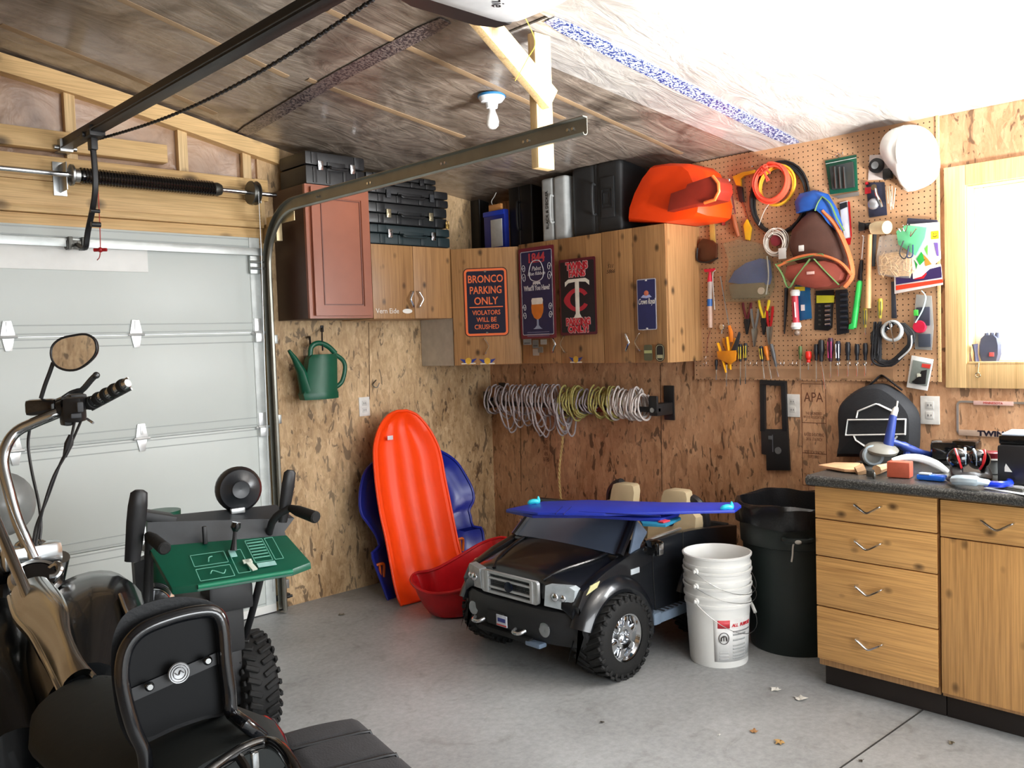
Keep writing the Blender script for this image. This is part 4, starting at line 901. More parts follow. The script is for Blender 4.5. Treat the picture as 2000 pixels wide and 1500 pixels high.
# --- tool bag
t,f=item('sling_bag','brown and orange sling bag with blue top hanging open on the pegboard','bag',1610,470,0.0)
BR=M((82,52,42),0.7,bmp=0.2); OR2=M((206,110,62),0.65,bmp=0.2); BL2=M((30,84,168),0.55); GR2=M((92,124,70),0.6)
def pad(px,n0,n1,mat,nm,bev=0.012,cx=None):
    P=[f.p(x,y) for x,y in px]; c=sum(P,V())/len(P)
    g=G(); g.rings([[V((p.x,p.y,n0)) for p in P],[V((p.x,p.y,(n0*0.4+n1*0.6))) for p in P],[V((c.x+(p.x-c.x)*0.9,c.y+(p.y-c.y)*0.9,n1*0.95)) for p in P],[V((c.x+(p.x-c.x)*0.62,c.y+(p.y-c.y)*0.62,n1+0.01)) for p in P]]); return g.out(nm,mat,t)
pad(((1550,480),(1556,450),(1575,428),(1592,412),(1610,412),(1632,436),(1650,470),(1662,505),(1655,530),(1600,540),(1560,510)),0.01,0.07,BR,'back_panel')
pad(((1565,418),(1562,396),(1572,380),(1600,373),(1622,380),(1640,410),(1650,440),(1648,455),(1630,430),(1606,410),(1585,414)),0.02,0.075,BL2,'top_flap')
g=G(); P=[f.p(x,y,0.085) for x,y in ((1606,384),(1622,398),(1634,425),(1648,450))]; g.tube(smooth_path(P,4),0.009,8,flat=0.35); P=[f.p(x,y,0.085) for x,y in ((1606,384),(1598,396),(1592,412))]; g.tube(smooth_path(P,4),0.007,8,flat=0.35); g.out('green_strap',GR2,t)
pad(((1545,540),(1550,520),(1590,512),(1630,508),(1655,515),(1668,530),(1662,548),(1640,562),(1610,566),(1580,560),(1555,552)),0.01,0.1,M((150,70,56),0.65,bmp=0.2),'front_pocket')
g=G(); P=[f.p(x,y,0.075) for x,y in ((1608,412),(1632,440),(1650,476),(1662,512),(1664,540),(1650,560))]; g.tube(smooth_path(P,5),0.017,8,flat=0.6); P=[f.p(x,y,0.1) for x,y in ((1518,520),(1560,502),(1600,498),(1640,512),(1662,536))]; g.tube(smooth_path(P,5),0.0125,8,flat=0.6); g.out('orange_piping',OR2,t)
g=G(); P=[f.p(x,y,0.108) for x,y in ((1515,516),(1528,536),(1540,562),(1556,540),(1582,506))]; g.tube(smooth_path(P,4),0.009,8,flat=0.4); P=[f.p(x,y,0.112) for x,y in ((1590,506),(1612,530),(1638,556))]; g.tube(P,0.008,8,flat=0.4); P=[f.p(x,y,0.105) for x,y in ((1518,516),(1560,506),(1600,496),(1610,500))]; g.tube(smooth_path(P,3),0.007,8,flat=0.5); g.out('green_webbing',GR2,t)
g=G(); g.box(f.p(1565,485,0.08),(0.028,0.03,0.003),0.001); g.out('care_label',WHT2,t)
g=G(); g.box(f.p(1583,533,0.116),(0.04,0.014,0.003),0.002); g.out('badge',M((220,180,170),0.4),t)
# --- packs
def pack(name,lab,cat,px,mat,n=0.004,off=0.002):
    cx=sum(p[0] for p in px)/len(px); cy=sum(p[1] for p in px)/len(px)
    t,f=item(name,lab,cat,cx,cy,off); g=G(); g.prism([f.p(x,y) for x,y in px],(0,0,n),0.0008); g.out('card',mat,t); return t,f
t,f=pack('drill_bit_pack','green carded blister pack of dark bits in the upper pegboard','package',((1612,314),(1673,302),(1676,372),(1622,380)),M((16,84,62),0.35))
g=G(); g.prism([f.p(x,y,0.005) for x,y in ((1622,326),(1668,316),(1671,366),(1628,372))],(0,0,0.016),0.004); g.out('blister',M((50,54,54),0.15),t)
for i in range(3): g=G(); g.tube([f.p(1630+i*9,326,0.024),f.p(1633+i*9,368,0.024)],0.005,8); g.out('bit',M((92,96,96),0.3,0.7),t)
g=G(); g.tube([f.p(1613,320,0.007),f.p(1672,308,0.007)],0.004,5,flat=0.3); g.out('white_stripe',WHITE,t)
g=G(); g.prism([f.p(x,y,0.001) for x,y in ((1625,384),(1678,374),(1678,382),(1640,388))],(0,0,0.005),0.001); g.out('lower_card',M((110,104,98),0.4),t)
mhook(1641,306,'left of two chrome hooks above the green pack',0.05); mhook(1646,302,'right of two chrome hooks above the green pack',0.05)
t,f=pack('blade_pack','narrow white and red pack right of the blue bag flap','package',((1641,396),(1656,392),(1663,455),(1661,478),(1652,476),(1643,430)),M((216,216,220),0.35))
for q,nm,c in ((((1640,398),(1654,394),(1655,404),(1641,410)),'black_header',BLK),(((1652,466),(1663,464),(1661,478),(1653,477)),'red_end',RED),(((1656,394),(1660,394),(1664,460),(1662,466)),'red_edge',RED)):
    g=G(); g.prism([f.p(x,y,0.005) for x,y in q],(0,0,0.002)); g.out(nm,c,t)
t,f=pack('caster_pack','white card with a black round caster partly behind the hard hat','package',((1699,303),(1730,302),(1742,350),(1696,352)),M((206,196,192),0.4))
g=G(); g.lathe([(0.012,0.0),(0.022,0),(0.034,0.004),(0.034,0.02),(0.024,0.026),(0.012,0.026)],f.p(1714,324,0.004)); g.out('caster_wheel',BLK,t)
g=G(); g.lathe([(0.010,0.02),(0.017,0.02),(0.017,0.03),(0.010,0.03)],f.p(1714,324,0.004)); g.out('chrome_ring',GREYP,t)
g=G(); g.box(f.p(1734,340,0.02),(0.04,0.05,0.035),0.01); g.out('black_knob',BLK,t)
t,f=pack('doorknob_pack','dark card with a silver knob and lever below the caster card','package',((1692,357),(1728,356),(1733,420),(1698,425)),M((44,46,64),0.35))
g=G(); g.ball(f.p(1706,398,0.02),0.028,(1,1,0.6)); g.out('knob',M((176,178,182),0.3,0.7),t)
g=G(); g.tube(smooth_path([f.p(1710,366,0.02),f.p(1712,380,0.03),f.p(1718,392,0.03),f.p(1722,404,0.02)],4),0.007,8); g.lathe([(0.006,0),(0.014,0),(0.014,0.008),(0.006,0.008)],f.p(1708,366,0.02)); g.out('lever',CHROME,t)
g=G(); g.box(f.p(1695,372,0.006),(0.028,0.03,0.004),0.001); g.box(f.p(1693,358,0.008),(0.014,0.014,0.012),0.004); g.out('red_corner',M((186,30,40),0.4),t)
t,f=item('cable_tie_bundle','small bunch of pale plastic stems right of the knob card','cable ties',1742,385,0.01)
for i in range(7): g=G(); x=1736+i*1.6; g.tube([f.p(x+random.uniform(-4,4),366+random.uniform(-3,4),0.01+0.003*i),f.p(x+random.uniform(-2,3),405+random.uniform(-10,14),0.012)],0.0018,5); g.out('stem',M((214,206,180),0.45),t)
# --- hard hat
t,f=item('hard_hat','scuffed white hard hat hanging by the window','hard hat',1780,308,0.008)
def hatmat():
    m,nt,bs=nmat('hat_shell'); v=coords(nt,(1,1,1)); n=noise(nt,v,14,5,0.7,1.0); n2=noise(nt,v,5,2)
    c=mix(nt,ramp(nt,n,[(0.55,(0,0,0,1)),(0.68,(1,1,1,1))]),lin((240,240,236)),lin((120,120,116)))
    c2=mix(nt,ramp(nt,n2,[(0.5,(0,0,0,1)),(0.62,(1,1,1,1))]),lin((240,240,236)),c); nt.links.new(c2,bs.inputs['Base Color']); bs.inputs['Roughness'].default_value=0.35; return m
L=f.p(1725,300); Rr=f.p(1836,300); T=f.p(1780,246); B=f.p(1775,373)
rx=(Rr.x-L.x)/2; hh=(T.y-B.y)
outl=[]
for x,y in ((1780,246),(1806,252),(1826,272),(1834,305),(1834,334),(1818,358),(1775,373),(1760,352),(1737,325),(1725,298),(1732,270),(1752,252)): outl.append(f.p(x,y))
outl=smooth_path([V((p.x,p.y,0)) for p in outl],3,True); c=sum(outl,V())/len(outl)
rs=[]
for k,z in ((1.0,0.0),(1.01,0.012),(0.97,0.03),(0.9,0.07),(0.78,0.105),(0.58,0.132),(0.34,0.146),(0.1,0.15)): rs.append([V((c.x+(p.x-c.x)*k,c.y+0.018*(1-k)+(p.y-c.y)*k,z)) for p in outl])
g=G(); g.rings(rs); g.out('shell',hatmat(),t)
g=G(); g.tube(smooth_path([c+V((0.0,0.12,0.09)),c+V((0,0.07,0.135)),c+V((0,0.0,0.156)),c+V((0,-0.06,0.135)),c+V((0.0,-0.1,0.09))],4),[0.002]+[0.006]*15+[0.002],8,flat=1.6); g.out('crown_ridge',WHITE,t)
g=G(); g.tube([V((p.x,p.y,0.008)) for p in outl],0.005,6,closed=True); g.out('brim_edge',WHITE,t)
# --- mallet and hammers
t,f=item('rubber_mallet','pale rubber mallet with wooden handle on the pegboard','mallet',1716,445,0.035)
g=G(); g.tube([f.p(1702,447),f.p(1712,445),f.p(1733,444,0.03)],[0.025,0.030,0.030],16); g.out('head',M((222,202,160),0.5),t)
g=G(); g.tube([f.p(1699,458,-0.005),f.p(1697,520,-0.005),f.p(1695,602,-0.005)],[0.011,0.012,0.0155],10); g.out('handle',M((206,158,108),0.45),t)
t,f=item('hammer','claw hammer with black head left of the pale mallet','hammer',1686,445,0.01)
g=G(); g.tube([f.p(1678,440),f.p(1690,442),f.p(1700,440)],[0.008,0.015,0.014],10); g.prism([f.p(1680,434),f.p(1692,436),f.p(1692,450),f.p(1680,452)],(0,0,0.02),0.003); g.out('head',BLK,t)
g=G(); g.tube([f.p(1708,455),f.p(1705,520)],0.010,8); g.out('handle',CHAR,t)
t,f=item('nut_driver','white shafted tool with black handle hanging beside the mallet handle','nut driver',1682,500,0.012)
g=G(); g.tube([f.p(1687,462),f.p(1683,506)],0.003,6); g.tube([f.p(1687,462),f.p(1684,460)],0.003,6); g.out('shaft',WHITE,t)
g=G(); g.tube([f.p(1683,508),f.p(1681,528),f.p(1678,546)],[0.008,0.012,0.008],8); g.out('handle',BLK,t)
t,f=item('grease_gun_tube','bright green plastic tube tool hanging right of the socket rail','green tool',1673,595,0.02)
g=G(); g.tube([f.p(1681,548),f.p(1679,552),f.p(1667,640)],[0.008,0.014,0.0145],12); g.prism([f.p(1660,634),f.p(1668,630),f.p(1669,643),f.p(1659,643)],(0,0,0.014),0.003); g.out('tube_body',M((50,200,92),0.35),t)
g=G(); g.tube([f.p(1682,520),f.p(1681,548)],[0.004,0.009],8); g.out('hang_loop',BLK,t)
# --- right side bags
t,f=item('twine_bag','clear zip bag full of straw-coloured fasteners','bag',1752,500,0.006)
P=[(1724,462),(1745,458),(1784,462),(1786,500),(1784,545),(1745,542),(1722,538),(1718,505)]
g=G(); g.prism([f.p(x,y) for x,y in P],(0,0,0.045),0.012); g.out('bag_film',M((226,226,220),0.12,alpha=0.18),t)
g=G(); Q=[(1720,500),(1740,494),(1760,492),(1782,500),(1782,540),(1748,540),(1722,534)]; g.prism([f.p(x,y,0.008) for x,y in Q],(0,0,0.028),0.008); g.out('straw_mass',M((196,154,100),0.6,0,0.3,60),t)
g=G()
for i in range(70):
    x=random.uniform(1721,1780); y=random.uniform(498,537); a=random.uniform(0,3.1); p=f.p(x,y,0.034+random.uniform(0,0.008)); d=V((math.cos(a),math.sin(a),random.uniform(-.1,.1)))*0.017
    g.tube([p-d,p+d],0.0012,4)
o=g.out('loose_sticks',M((220,182,126),0.5),t); o['kind']='stuff'
t,f=item('garden_tie_bag','green and white plastic bag with hooks above the straw bag','bag',1775,462,0.05)
g=G(); g.prism([f.p(x,y) for x,y in ((1752,452),(1770,440),(1812,444),(1808,466),(1790,500),(1772,488),(1756,478))],(0,0,0.012),0.004); g.out('green_film',M((110,206,150),0.3,alpha=0.75),t)
for a,b,c_ in (((1755,446),(1760,452),(1764,440)),((1762,444),(1768,452),(1773,438)),((1780,452),(1778,462),(1790,446))): g=G(); g.tube(smooth_path([f.p(*a,0.03),f.p(*b,0.02),f.p(*c_,0.04)],3),0.0022,6); g.out('wire_hook',CHROME,t)
g=G(); g.tube(smooth_path([f.p(1765,470,0.02),f.p(1757,495,0.02),f.p(1768,505,0.022),f.p(1775,480,0.02)],4),0.003,6); g.out('dark_bail',CHAR,t)
g=G(); g.tube(smooth_path([f.p(1775,485,0.02),f.p(1772,502,0.02),f.p(1782,500,0.022),f.p(1783,478,0.02)],4),0.003,6); g.out('dark_bail',M((40,56,90),0.4),t)
t,f=pack('seed_packet','white packet with a yellow smiling face and colourful shapes beside the window','package',((1778,438),(1834,434),(1838,505),(1800,540),(1784,545)),M((238,238,236),0.4),0.006,0.03)
g=G(); g.box(f.p(1826,459,0.008),(0.034,0.036,0.002),0.001); g.out('yellow_patch',M((246,190,40),0.4),t)
g=G(); c=f.p(1826,459,0.0095); g.tube(smooth_path([c+V((-0.008,-0.003,0)),c+V((0,-0.009,0)),c+V((0.009,-0.002,0))],4),0.0012,5); g.ball(c+V((-0.005,0.006,0)),0.0018); g.ball(c+V((0.005,0.006,0)),0.0018); g.out('smile',BLK,t)
for pts,c in ((((1790,506),(1800,492),(1808,506),(1797,518)),(50,170,70)),(((1803,496),(1812,505),(1820,516),(1808,520)),(240,140,60)),(((1824,474),(1832,474),(1834,500),(1830,500)),(130,100,180)),(((1786,508),(1792,516),(1790,526)),(40,150,60)),(((1806,486),(1812,478),(1812,500)),(120,220,80))):
    g=G(); g.prism([f.p(x,y,0.007) for x,y in pts],(0,0,0.0015)); g.out('printed_shape',M(c,0.4),t)
t,f=pack('black_folder','dark flat folder sticking up behind the white packet','folder',((1774,426),(1832,430),(1832,440),(1772,440)),M((56,56,72),0.5),0.01,0.012)
t,f=pack('hardware_card','white and orange-red card with dark picture under the white packet','package',((1747,523),(1838,516),(1842,556),(1748,574)),M((236,228,224),0.4),0.006,0.02)
g=G(); g.prism([f.p(x,y,0.007) for x,y in ((1750,558),(1841,545),(1842,552),(1750,567))],(0,0,0.0012)); g.out('red_band',M((232,70,44),0.4),t)
g=G(); g.prism([f.p(x,y,0.007) for x,y in ((1750,542),(1838,520),(1840,542),(1750,556))],(0,0,0.0012)); g.out('dark_picture',M((58,44,92),0.4),t)
g=G(); g.prism([f.p(x,y,0.0085) for x,y in ((1786,534),(1806,528),(1810,535),(1804,544),(1786,546))],(0,0,0.0012)); g.out('red_shape',M((206,30,44),0.4),t)
t,f=item('steel_rule','upright dark strip hanging below the red and white card','ruler',1746,585,0.01); g=G(); g.prism([f.p(x,y) for x,y in ((1741,550),(1748,550),(1752,622),(1742,622))],(0,0,0.005),0.001); g.out('strip',M((52,54,62),0.45),t)
t,f=coil('tape_roll','round grey roll of hose with a small key on it','hose roll',1744,647,20,5,M((180,184,184),0.4),0.006,0.03,1.0,0.18,0.02)
g=G(); g.tube([f.p(1738,632,0.03),f.p(1742,650,0.035),f.p(1747,680,0.035)],[0.004,0.003,0.003],6); g.tube(smooth_path([f.p(1732,636,0.03),f.p(1737,630,0.035),f.p(1742,636,0.03),f.p(1738,643,0.03),f.p(1733,640,0.03)],3),0.003,6); g.out('key',CHROME,t)
t,f=item('cord_bundle','hanging bundle of thick black cords under the grey roll','cord',1745,670,0.004); g=G()
for i in range(12):
    ox=random.uniform(-6,6); dx=random.uniform(-8,8)
    P=[f.p(1748+ox,628,0.01+0.004*i%0.03),f.p(1712+ox+random.uniform(-6,10),650,0.03),f.p(1708+dx,694+random.uniform(-8,8),0.03),f.p(1735+dx,712+random.uniform(-8,4),0.03),f.p(1768+dx,690+random.uniform(-10,8),0.03),f.p(1780+ox,655,0.03),f.p(1760+ox,632,0.02)]
    g.tube(smooth_path(P,5),0.0062,6)
g.out('loops',M((30,32,36),0.5),t)
g=G(); g.tube(smooth_path([f.p(1780,655,0.05),f.p(1778,680,0.05),f.p(1755,702,0.05)],5),0.004,6); g.out('white_cord',M((180,180,180),0.5),t)
for i in range(5):
    pass
t,f=item('brush','stiff black brush hanging left of the grey roll','brush',1712,660,0.02); g=G()
for i in range(40): 
    x=1706+random.uniform(0,16); g.tube([f.p(x,628+random.uniform(0,8),random.uniform(0,.02)),f.p(x-2+random.uniform(-3,3),700+random.uniform(-14,6),random.uniform(0,.03))],0.0022,4)
o=g.out('bristles',M((26,26,30),0.7),t); o['kind']='stuff'
t,f=pack('tape_pack','clear pack with a red tape roll and green piece near the window','package',((1790,575),(1820,578),(1824,640),(1820,684),(1788,682),(1784,640)),M((176,176,172),0.3,alpha=0.7),0.004,0.006)
g=G(); g.lathe([(0.007,0),(0.027,0),(0.03,0.006),(0.027,0.02),(0.007,0.02)],f.p(1798,638,0.004)); g.out('red_roll',M((206,34,66),0.4),t)
g=G(); g.box(f.p(1803,618,0.012),(0.06,0.085,0.01),0.004); g.out('dark_insert',M((60,60,74),0.4),t)
g=G(); g.box(f.p(1789,611,0.022),(0.02,0.028,0.006),0.003); g.out('green_piece',M((90,220,90),0.4),t)
g=G(); g.box(f.p(1806,665,0.012),(0.055,0.06,0.01),0.004); g.out('lower_insert',M((66,72,84),0.4),t)
g=G(); g.tube(smooth_path([f.p(1800,568,0.03),f.p(1808,580,0.03),f.p(1802,605,0.035),f.p(1788,630,0.03)],5),0.005,6,flat=0.5); g.out('clear_strap',M((170,206,206),0.25),t)
t,f=item('hook_pack','grey and white blister pack with red label hanging crooked by the window','package',1797,727,0.004)
g=G(); g.prism([f.p(x,y) for x,y in ((1782,694),(1824,702),(1812,763),(1772,756))],(0,0,0.01),0.002); g.out('card',M((232,232,228),0.4),t)
g=G(); g.prism([f.p(x,y,0.011) for x,y in ((1784,703),(1820,710),(1811,754),(1776,748))],(0,0,0.006),0.002); g.out('grey_blister',M((130,138,132),0.25),t)
g=G(); g.prism([f.p(x,y,0.018) for x,y in ((1801,710),(1818,712),(1816,720),(1800,717))],(0,0,0.001)); g.out('red_label',M((214,66,56),0.4),t)
g=G(); g.prism([f.p(x,y,0.018) for x,y in ((1781,746),(1795,735),(1800,724),(1811,722),(1808,750),(1790,750))],(0,0,0.006),0.002); g.out('black_part',BLK,t)
g=G(); g.box(f.p(1796,733,0.02),(0.022,0.018,0.008),0.003); g.out('cream_part',M((206,208,190),0.4),t)
# --- middle group
t,f=item('fishing_line_spool','red spool with white ends and bulb tip below the bag','spool',1553,605,0.03)
g=G(); g.tube([f.p(1552,574),f.p(1555,634)],0.017,14); g.out('red_core',M((200,60,76),0.4),t)
g=G(); g.tube([f.p(1553,566),f.p(1553,570),f.p(1553,578)],[0.02,0.025,0.022],14); g.out('white_end',WHITE,t)
g=G(); g.tube([f.p(1555,630),f.p(1555,638),f.p(1555,643)],[0.022,0.027,0.02],14); g.out('white_end',WHITE,t)
g=G(); g.ball(f.p(1557,650,0.0),0.016); g.out('glass_ball',M((150,128,112),0.1,coat=0.5),t)
g=G(); g.tube([f.p(1552,590,0.019),f.p(1554,620,0.019)],0.006,6,flat=0.5); g.out('printed_band',M((236,190,190),0.5),t)
t,f=pack('fuse_pack','blue carded pack with yellow top behind the red spool','package',((1552,558),(1582,556),(1586,622),(1562,626)),M((24,92,140),0.4),0.006,0.002)
g=G(); g.prism([f.p(x,y,0.008) for x,y in ((1552,560),(1572,560),(1572,568),(1552,568))],(0,0,0.001)); g.out('yellow_label',YB,t); g=G(); g.box(f.p(1568,601,0.009),(0.02,0.03,0.002)); g.out('white_label',WHITE,t)
t,f=item('pry_bar','tall thin black clamp left of the red spool','clamp',1534,605,0.008); g=G(); g.tube([f.p(1536,562),f.p(1534,610),f.p(1532,652)],[0.012,0.011,0.004],8,flat=0.7); g.out('bar',M((32,30,34),0.5),t)
t,f=pack('socket_set_pack','black socket set card with yellow label below the brown bag','package',((1594,568),(1629,566),(1626,640),(1618,646),(1591,644)),M((20,20,24),0.35),0.006,0.004)
g=G(); g.prism([f.p(x,y,0.007) for x,y in ((1595,577),(1630,577),(1629,591),(1595,592))],(0,0,0.002)); g.out('yellow_label',M((206,200,50),0.4),t)
for i in range(5): g=G(); g.cyl(f.p(1612,598+i*9,0.008),f.p(1622,597+i*9,0.008),0.0075,n=10); g.out('socket',CHROME,t)
for i in range(5): g=G(); g.cyl(f.p(1599,598+i*9,0.008),f.p(1603,598+i*9,0.008),0.005,n=10); g.out('socket',DSTEEL,t)
t,f=item('socket_rail','upright black rail of sockets right of the socket set card','socket rail',1648,608,0.004)
g=G(); g.prism([f.p(x,y) for x,y in ((1634,567),(1656,565),(1659,650),(1637,654))],(0,0,0.016),0.003); g.out('rail',M((26,28,34),0.5),t)
for i in range(7): g=G(); g.cyl(f.p(1642,575+i*11,0.022),f.p(1656,574+i*11,0.022),0.009,n=10); g.out('socket',M((60,64,72),0.3,0.6),t)
# --- caulk tube at left
t,f=item('caulk_tube','red tipped tube with blue band hanging at the lower left of the pegboard','caulk tube',1386,575,0.02)
g=G(); g.tube([f.p(1387,550),f.p(1386,585)],0.0145,12); g.out('grey_barrel',M((180,164,156),0.4),t)
g=G(); g.tube([f.p(1386,584),f.p(1386,598)],0.015,12); g.out('blue_band',M((50,100,170),0.4),t)
g=G(); g.tube([f.p(1386,598),f.p(1387,640)],[0.0145,0.0135],12); g.out('clear_barrel',M((196,164,146),0.4),t)
g=G(); g.tube([f.p(1386,551),f.p(1387,526)],[0.0145,0.005],12); g.prism([f.p(1376,526),f.p(1398,524),f.p(1396,530),f.p(1378,532)],(0,0,0.01),0.002); g.out('red_plunger',M((206,26,60),0.4),t)
t,f=item('thin_rod','slim white rod hanging right of the red tipped tube','rod',1395,580,0.02); g=G(); g.tube(smooth_path([f.p(1397,528,0.02),f.p(1392,540),f.p(1396,605)],4),0.0025,6); g.out('rod',WHT2,t)
mhook(1379,700,'bent chrome hook alone at the bottom left corner',0.02)
t,f=item('red_cord','thin red cord dangling below the red tipped tube','cord',1384,665,0.01); g=G(); g.tube(smooth_path([f.p(1387,646),f.p(1382,665),f.p(1380,690)],4),0.0018,5); g.out('cord',M((120,36,30),0.6),t)
# ================================================================ WALL THINGS
def outlet(kind,px,py,lab,w=0.078,h=0.118):
    f=Fr(kind,px,py); t=thing('outlet_cover',lab,'outlet',mat=f.m); g=G(); g.box((0,0,0.003),(w,h,0.006),0.003); g.out('plate',M((222,220,214),0.35),t)
    for s in (-1,1):
        g=G(); g.box((0,s*h*0.18,0.0065),(w*0.42,h*0.26,0.004),0.002); r=g.out('receptacle',M((206,204,198),0.4),t)
        g=G(); 
        for q in (-1,1): g.box((q*w*0.08,s*h*0.18,0.0088),(0.0025,0.009,0.0012))
        g.out('slots',BLK,r)
    return t
outlet('A',711,794,'white outlet cover above the orange sled')
outlet('B',1549,792,'white outlet cover right of the long black frame')
outlet('B',1817,801,'white switch plate right of the black drawstring bag',0.085,0.13)
# licence plate frame
f=Fr('B',1945,815); t=thing('license_plate_frame','chrome licence plate frame reading TWINS hung below the window','plate frame',mat=f.m)
a=f.p(1868,782,0.004); b=f.p(2010,850,0.004); x0,x1=a.x,a.x+0.305; y1=a.y; y0=a.y-0.155
g=G(); frame_ring(g,x0,y0,x1,y1,0.009,0.02,0,0.006); g.out('frame',M((176,170,160),0.3,0.6),t)
g=G(); g.box(((x0+x1)/2,y0+0.012,0.008),(x1-x0-0.02,0.026,0.004),0.001); g.out('lower_band',M((196,170,150),0.4),t)
g=G(); g.box(((x0+x1)/2,y1-0.008,0.008),(0.16,0.018,0.004),0.001); g.out('upper_band',M((206,170,160),0.4),t)
textm('TWINS',0.032,M((30,26,40),0.4),t,((x0+x1)/2-0.0,y0+0.012,0.0105),bold=0.0015,sx=1.25); textm('MINNESOTA',0.014,M((190,60,60),0.4),t,((x0+x1)/2,y1-0.008,0.0105))
# stamps on the strand board
ST=M((104,62,42),0.8)
def stamp(px,py,w,h,lines,lab,box=True):
    f=Fr('B',px,py); t=thing('panel_stamp',lab,'printed stamp',mat=f.m)
    if box:
        g=G(); 
        for y in (h/2,h*0.12,-h*0.18,-h/2): g.box((0,y,0.0004),(w,0.003,0.0008))
        for x in (-w/2,w/2): g.box((x,0,0.0004),(0.003,h,0.0008))
        g.out('stamp_lines',ST,t)
    for s,y,sz,sx in lines: textm(s,sz,ST,t,(0,y,0.0006),ext=0.0002,sx=sx)
    return t
stamp(1590,850,0.13,0.52,(('APA',0.19,0.07,0.8),('THE ENGINEERED\nWOOD ASSOCIATION',0.1,0.02,0.55),('RATED SHEATHING\n24/16  7/16 INCH',-0.01,0.024,0.5),('SIZED FOR SPACING\nEXPOSURE 1',-0.1,0.024,0.5),('THIS SIDE DOWN',-0.21,0.026,0.55)),'printed mill stamp on the strand board left of the drawstring bag')
stamp(1066,870,0.07,0.3,(('EXPOSURE 1\n7/16\nCAT.\nSPAN\nAPA\nRATED',0.0,0.04,0.45),),'faint printed mill stamp on the strand board under the hanging rope',False)
# long black frame
f=Fr('B',1515,830); t=thing('black_mounting_frame','tall narrow black plastic frame hung under the pegboard','frame',mat=f.m)
a=f.p(1487,742,0.01); b=f.p(1540,750,0.01); c=f.p(1544,922,0.01); d=f.p(1499,918,0.01); m1=f.p(1488,842,0.01); m2=f.p(1540,842,0.01)
def qd(p,n,h): return [V((q.x,q.y,n)) for q in p]
g=G()
def bar(g,p,q,w,n0,n1):
    dd=(q-p).normalized(); s=V((-dd.y,dd.x,0))*w/2
    g.prism([V((v.x,v.y,n0)) for v in (p-s,p+s,q+s,q-s)],(0,0,n1-n0),0.002)
bar(g,f.p(1492,745),f.p(1493,842),0.028,0.001,0.02); bar(g,f.p(1533,745),f.p(1536,842),0.028,0.001,0.02); bar(g,f.p(1488,746),f.p(1537,749),0.026,0.001,0.022); g.out('upper_loop',BLK,t)
g=G(); g.prism([f.p(x,y,0.002) for x,y in ((1489,838),(1541,838),(1545,918),(1500,918),(1499,888),(1490,886))],(0,0,0.016),0.003); g.out('lower_plate',BLK,t)
g=G(); g.box(f.p(1509,866,0.02),(0.004,0.09,0.003)); g.out('slot_highlight',M((90,90,96),0.3),t)
g=G(); g.lathe([(0.001,0.0),(0.018,0),(0.018,0.004),(0.001,0.004)],f.p(1520,880,0.018)); g.box(f.p(1505,855,0.02),(0.025,0.02,0.004),0.001); g.out('grey_disc',M((96,98,100),0.4),t)
# drawstring bag
f=Fr('B',1722,800); t=thing('drawstring_bag','black drawstring bag with white shield emblem hanging over the counter','bag',mat=f.m)
O=[(1700,752),(1730,748),(1752,756),(1780,778),(1800,805),(1803,840),(1800,880),(1790,890),(1660,890),(1646,888),(1650,860),(1648,815),(1652,790),(1672,768)]
P=smooth_path([f.p(x,y) for x,y in O],3,True); c=sum(P,V())/len(P)
g=G(); g.rings([[V((c.x+(p.x-c.x)*k,c.y+(p.y-c.y)*k,z)) for p in P] for k,z in ((0.9,0.005),(1.0,0.03),(0.98,0.07),(0.88,0.1),(0.6,0.115),(0.2,0.12))]); g.out('bag_body',M((34,36,40),0.75,bmp=0.3),t)
g=G(); g.tube(smooth_path([f.p(1694,756,0.04),f.p(1708,744,0.045),f.p(1722,734,0.02),f.p(1736,742,0.045),f.p(1762,762,0.04)],5),0.013,8,flat=0.35); g.out('strap',BLK,t)
g=G(); g.tube(smooth_path([f.p(1652,888,0.06),f.p(1647,884,0.08),f.p(1668,882,0.08)],4),0.01,6); g.out('hem',BLK,t)
def e(x,y): return f.p(x,y,0.118)
LW=0.0085
g=G(); g.tube([e(1673,816),e(1676,803),e(1711,789),e(1716,790),e(1745,804),e(1748,806)],LW,6,flat=0.5); g.out('emblem_top',WHITE,t)
g=G(); g.tube([e(1656,820),e(1769,819),e(1768,848),e(1652,850)],LW,6,closed=True,flat=0.5); g.out('emblem_bar',WHITE,t)
g=G(); g.tube([e(1668,851),e(1672,860),e(1690,872),e(1712,884),e(1740,868),e(1752,852)],LW,6,flat=0.5); g.out('emblem_shield',WHITE,t)
# watering can
f=Fr('A',620,720); t=thing('watering_can','dark green plastic watering can hanging from a black hook on the left wall','watering can',mat=f.m)
def wc(x,y,n=0.0): return f.p(x,y,0.11+n)
oct_=lambda cx,y,hw,hd,n0=0.11: [f.p(cx,y,n0)+V((hw*math.cos(a),0,hd*math.sin(a))) for a in [math.pi/8+math.pi/4*i for i in range(8)]]
sc_=lambda x1,x0: (f.p(x1,720,0.11)-f.p(x0,720,0.11)).length
g=G(); g.rings([oct_(624,779,sc_(659,588)/2,0.075),oct_(622,768,sc_(660,586)/2,0.08),oct_(622,765,sc_(658,588)/2,0.078),oct_(627,700,sc_(657,598)/2,0.066),oct_(629,692,sc_(655,604)/2,0.06)]); g.out('body',GREEN,t)
g=G(); g.tube([wc(600,768),wc(588,725),wc(575,700),wc(564,684)],[0.05,0.034,0.02,0.011],10,flat=0.8); g.out('spout',GREEN,t)
g=G(); g.tube(smooth_path([wc(606,698),wc(608,678),wc(622,670),wc(640,676),wc(655,690)],5),0.014,10,flat=1.1); g.out('top_handle',GREEN,t)
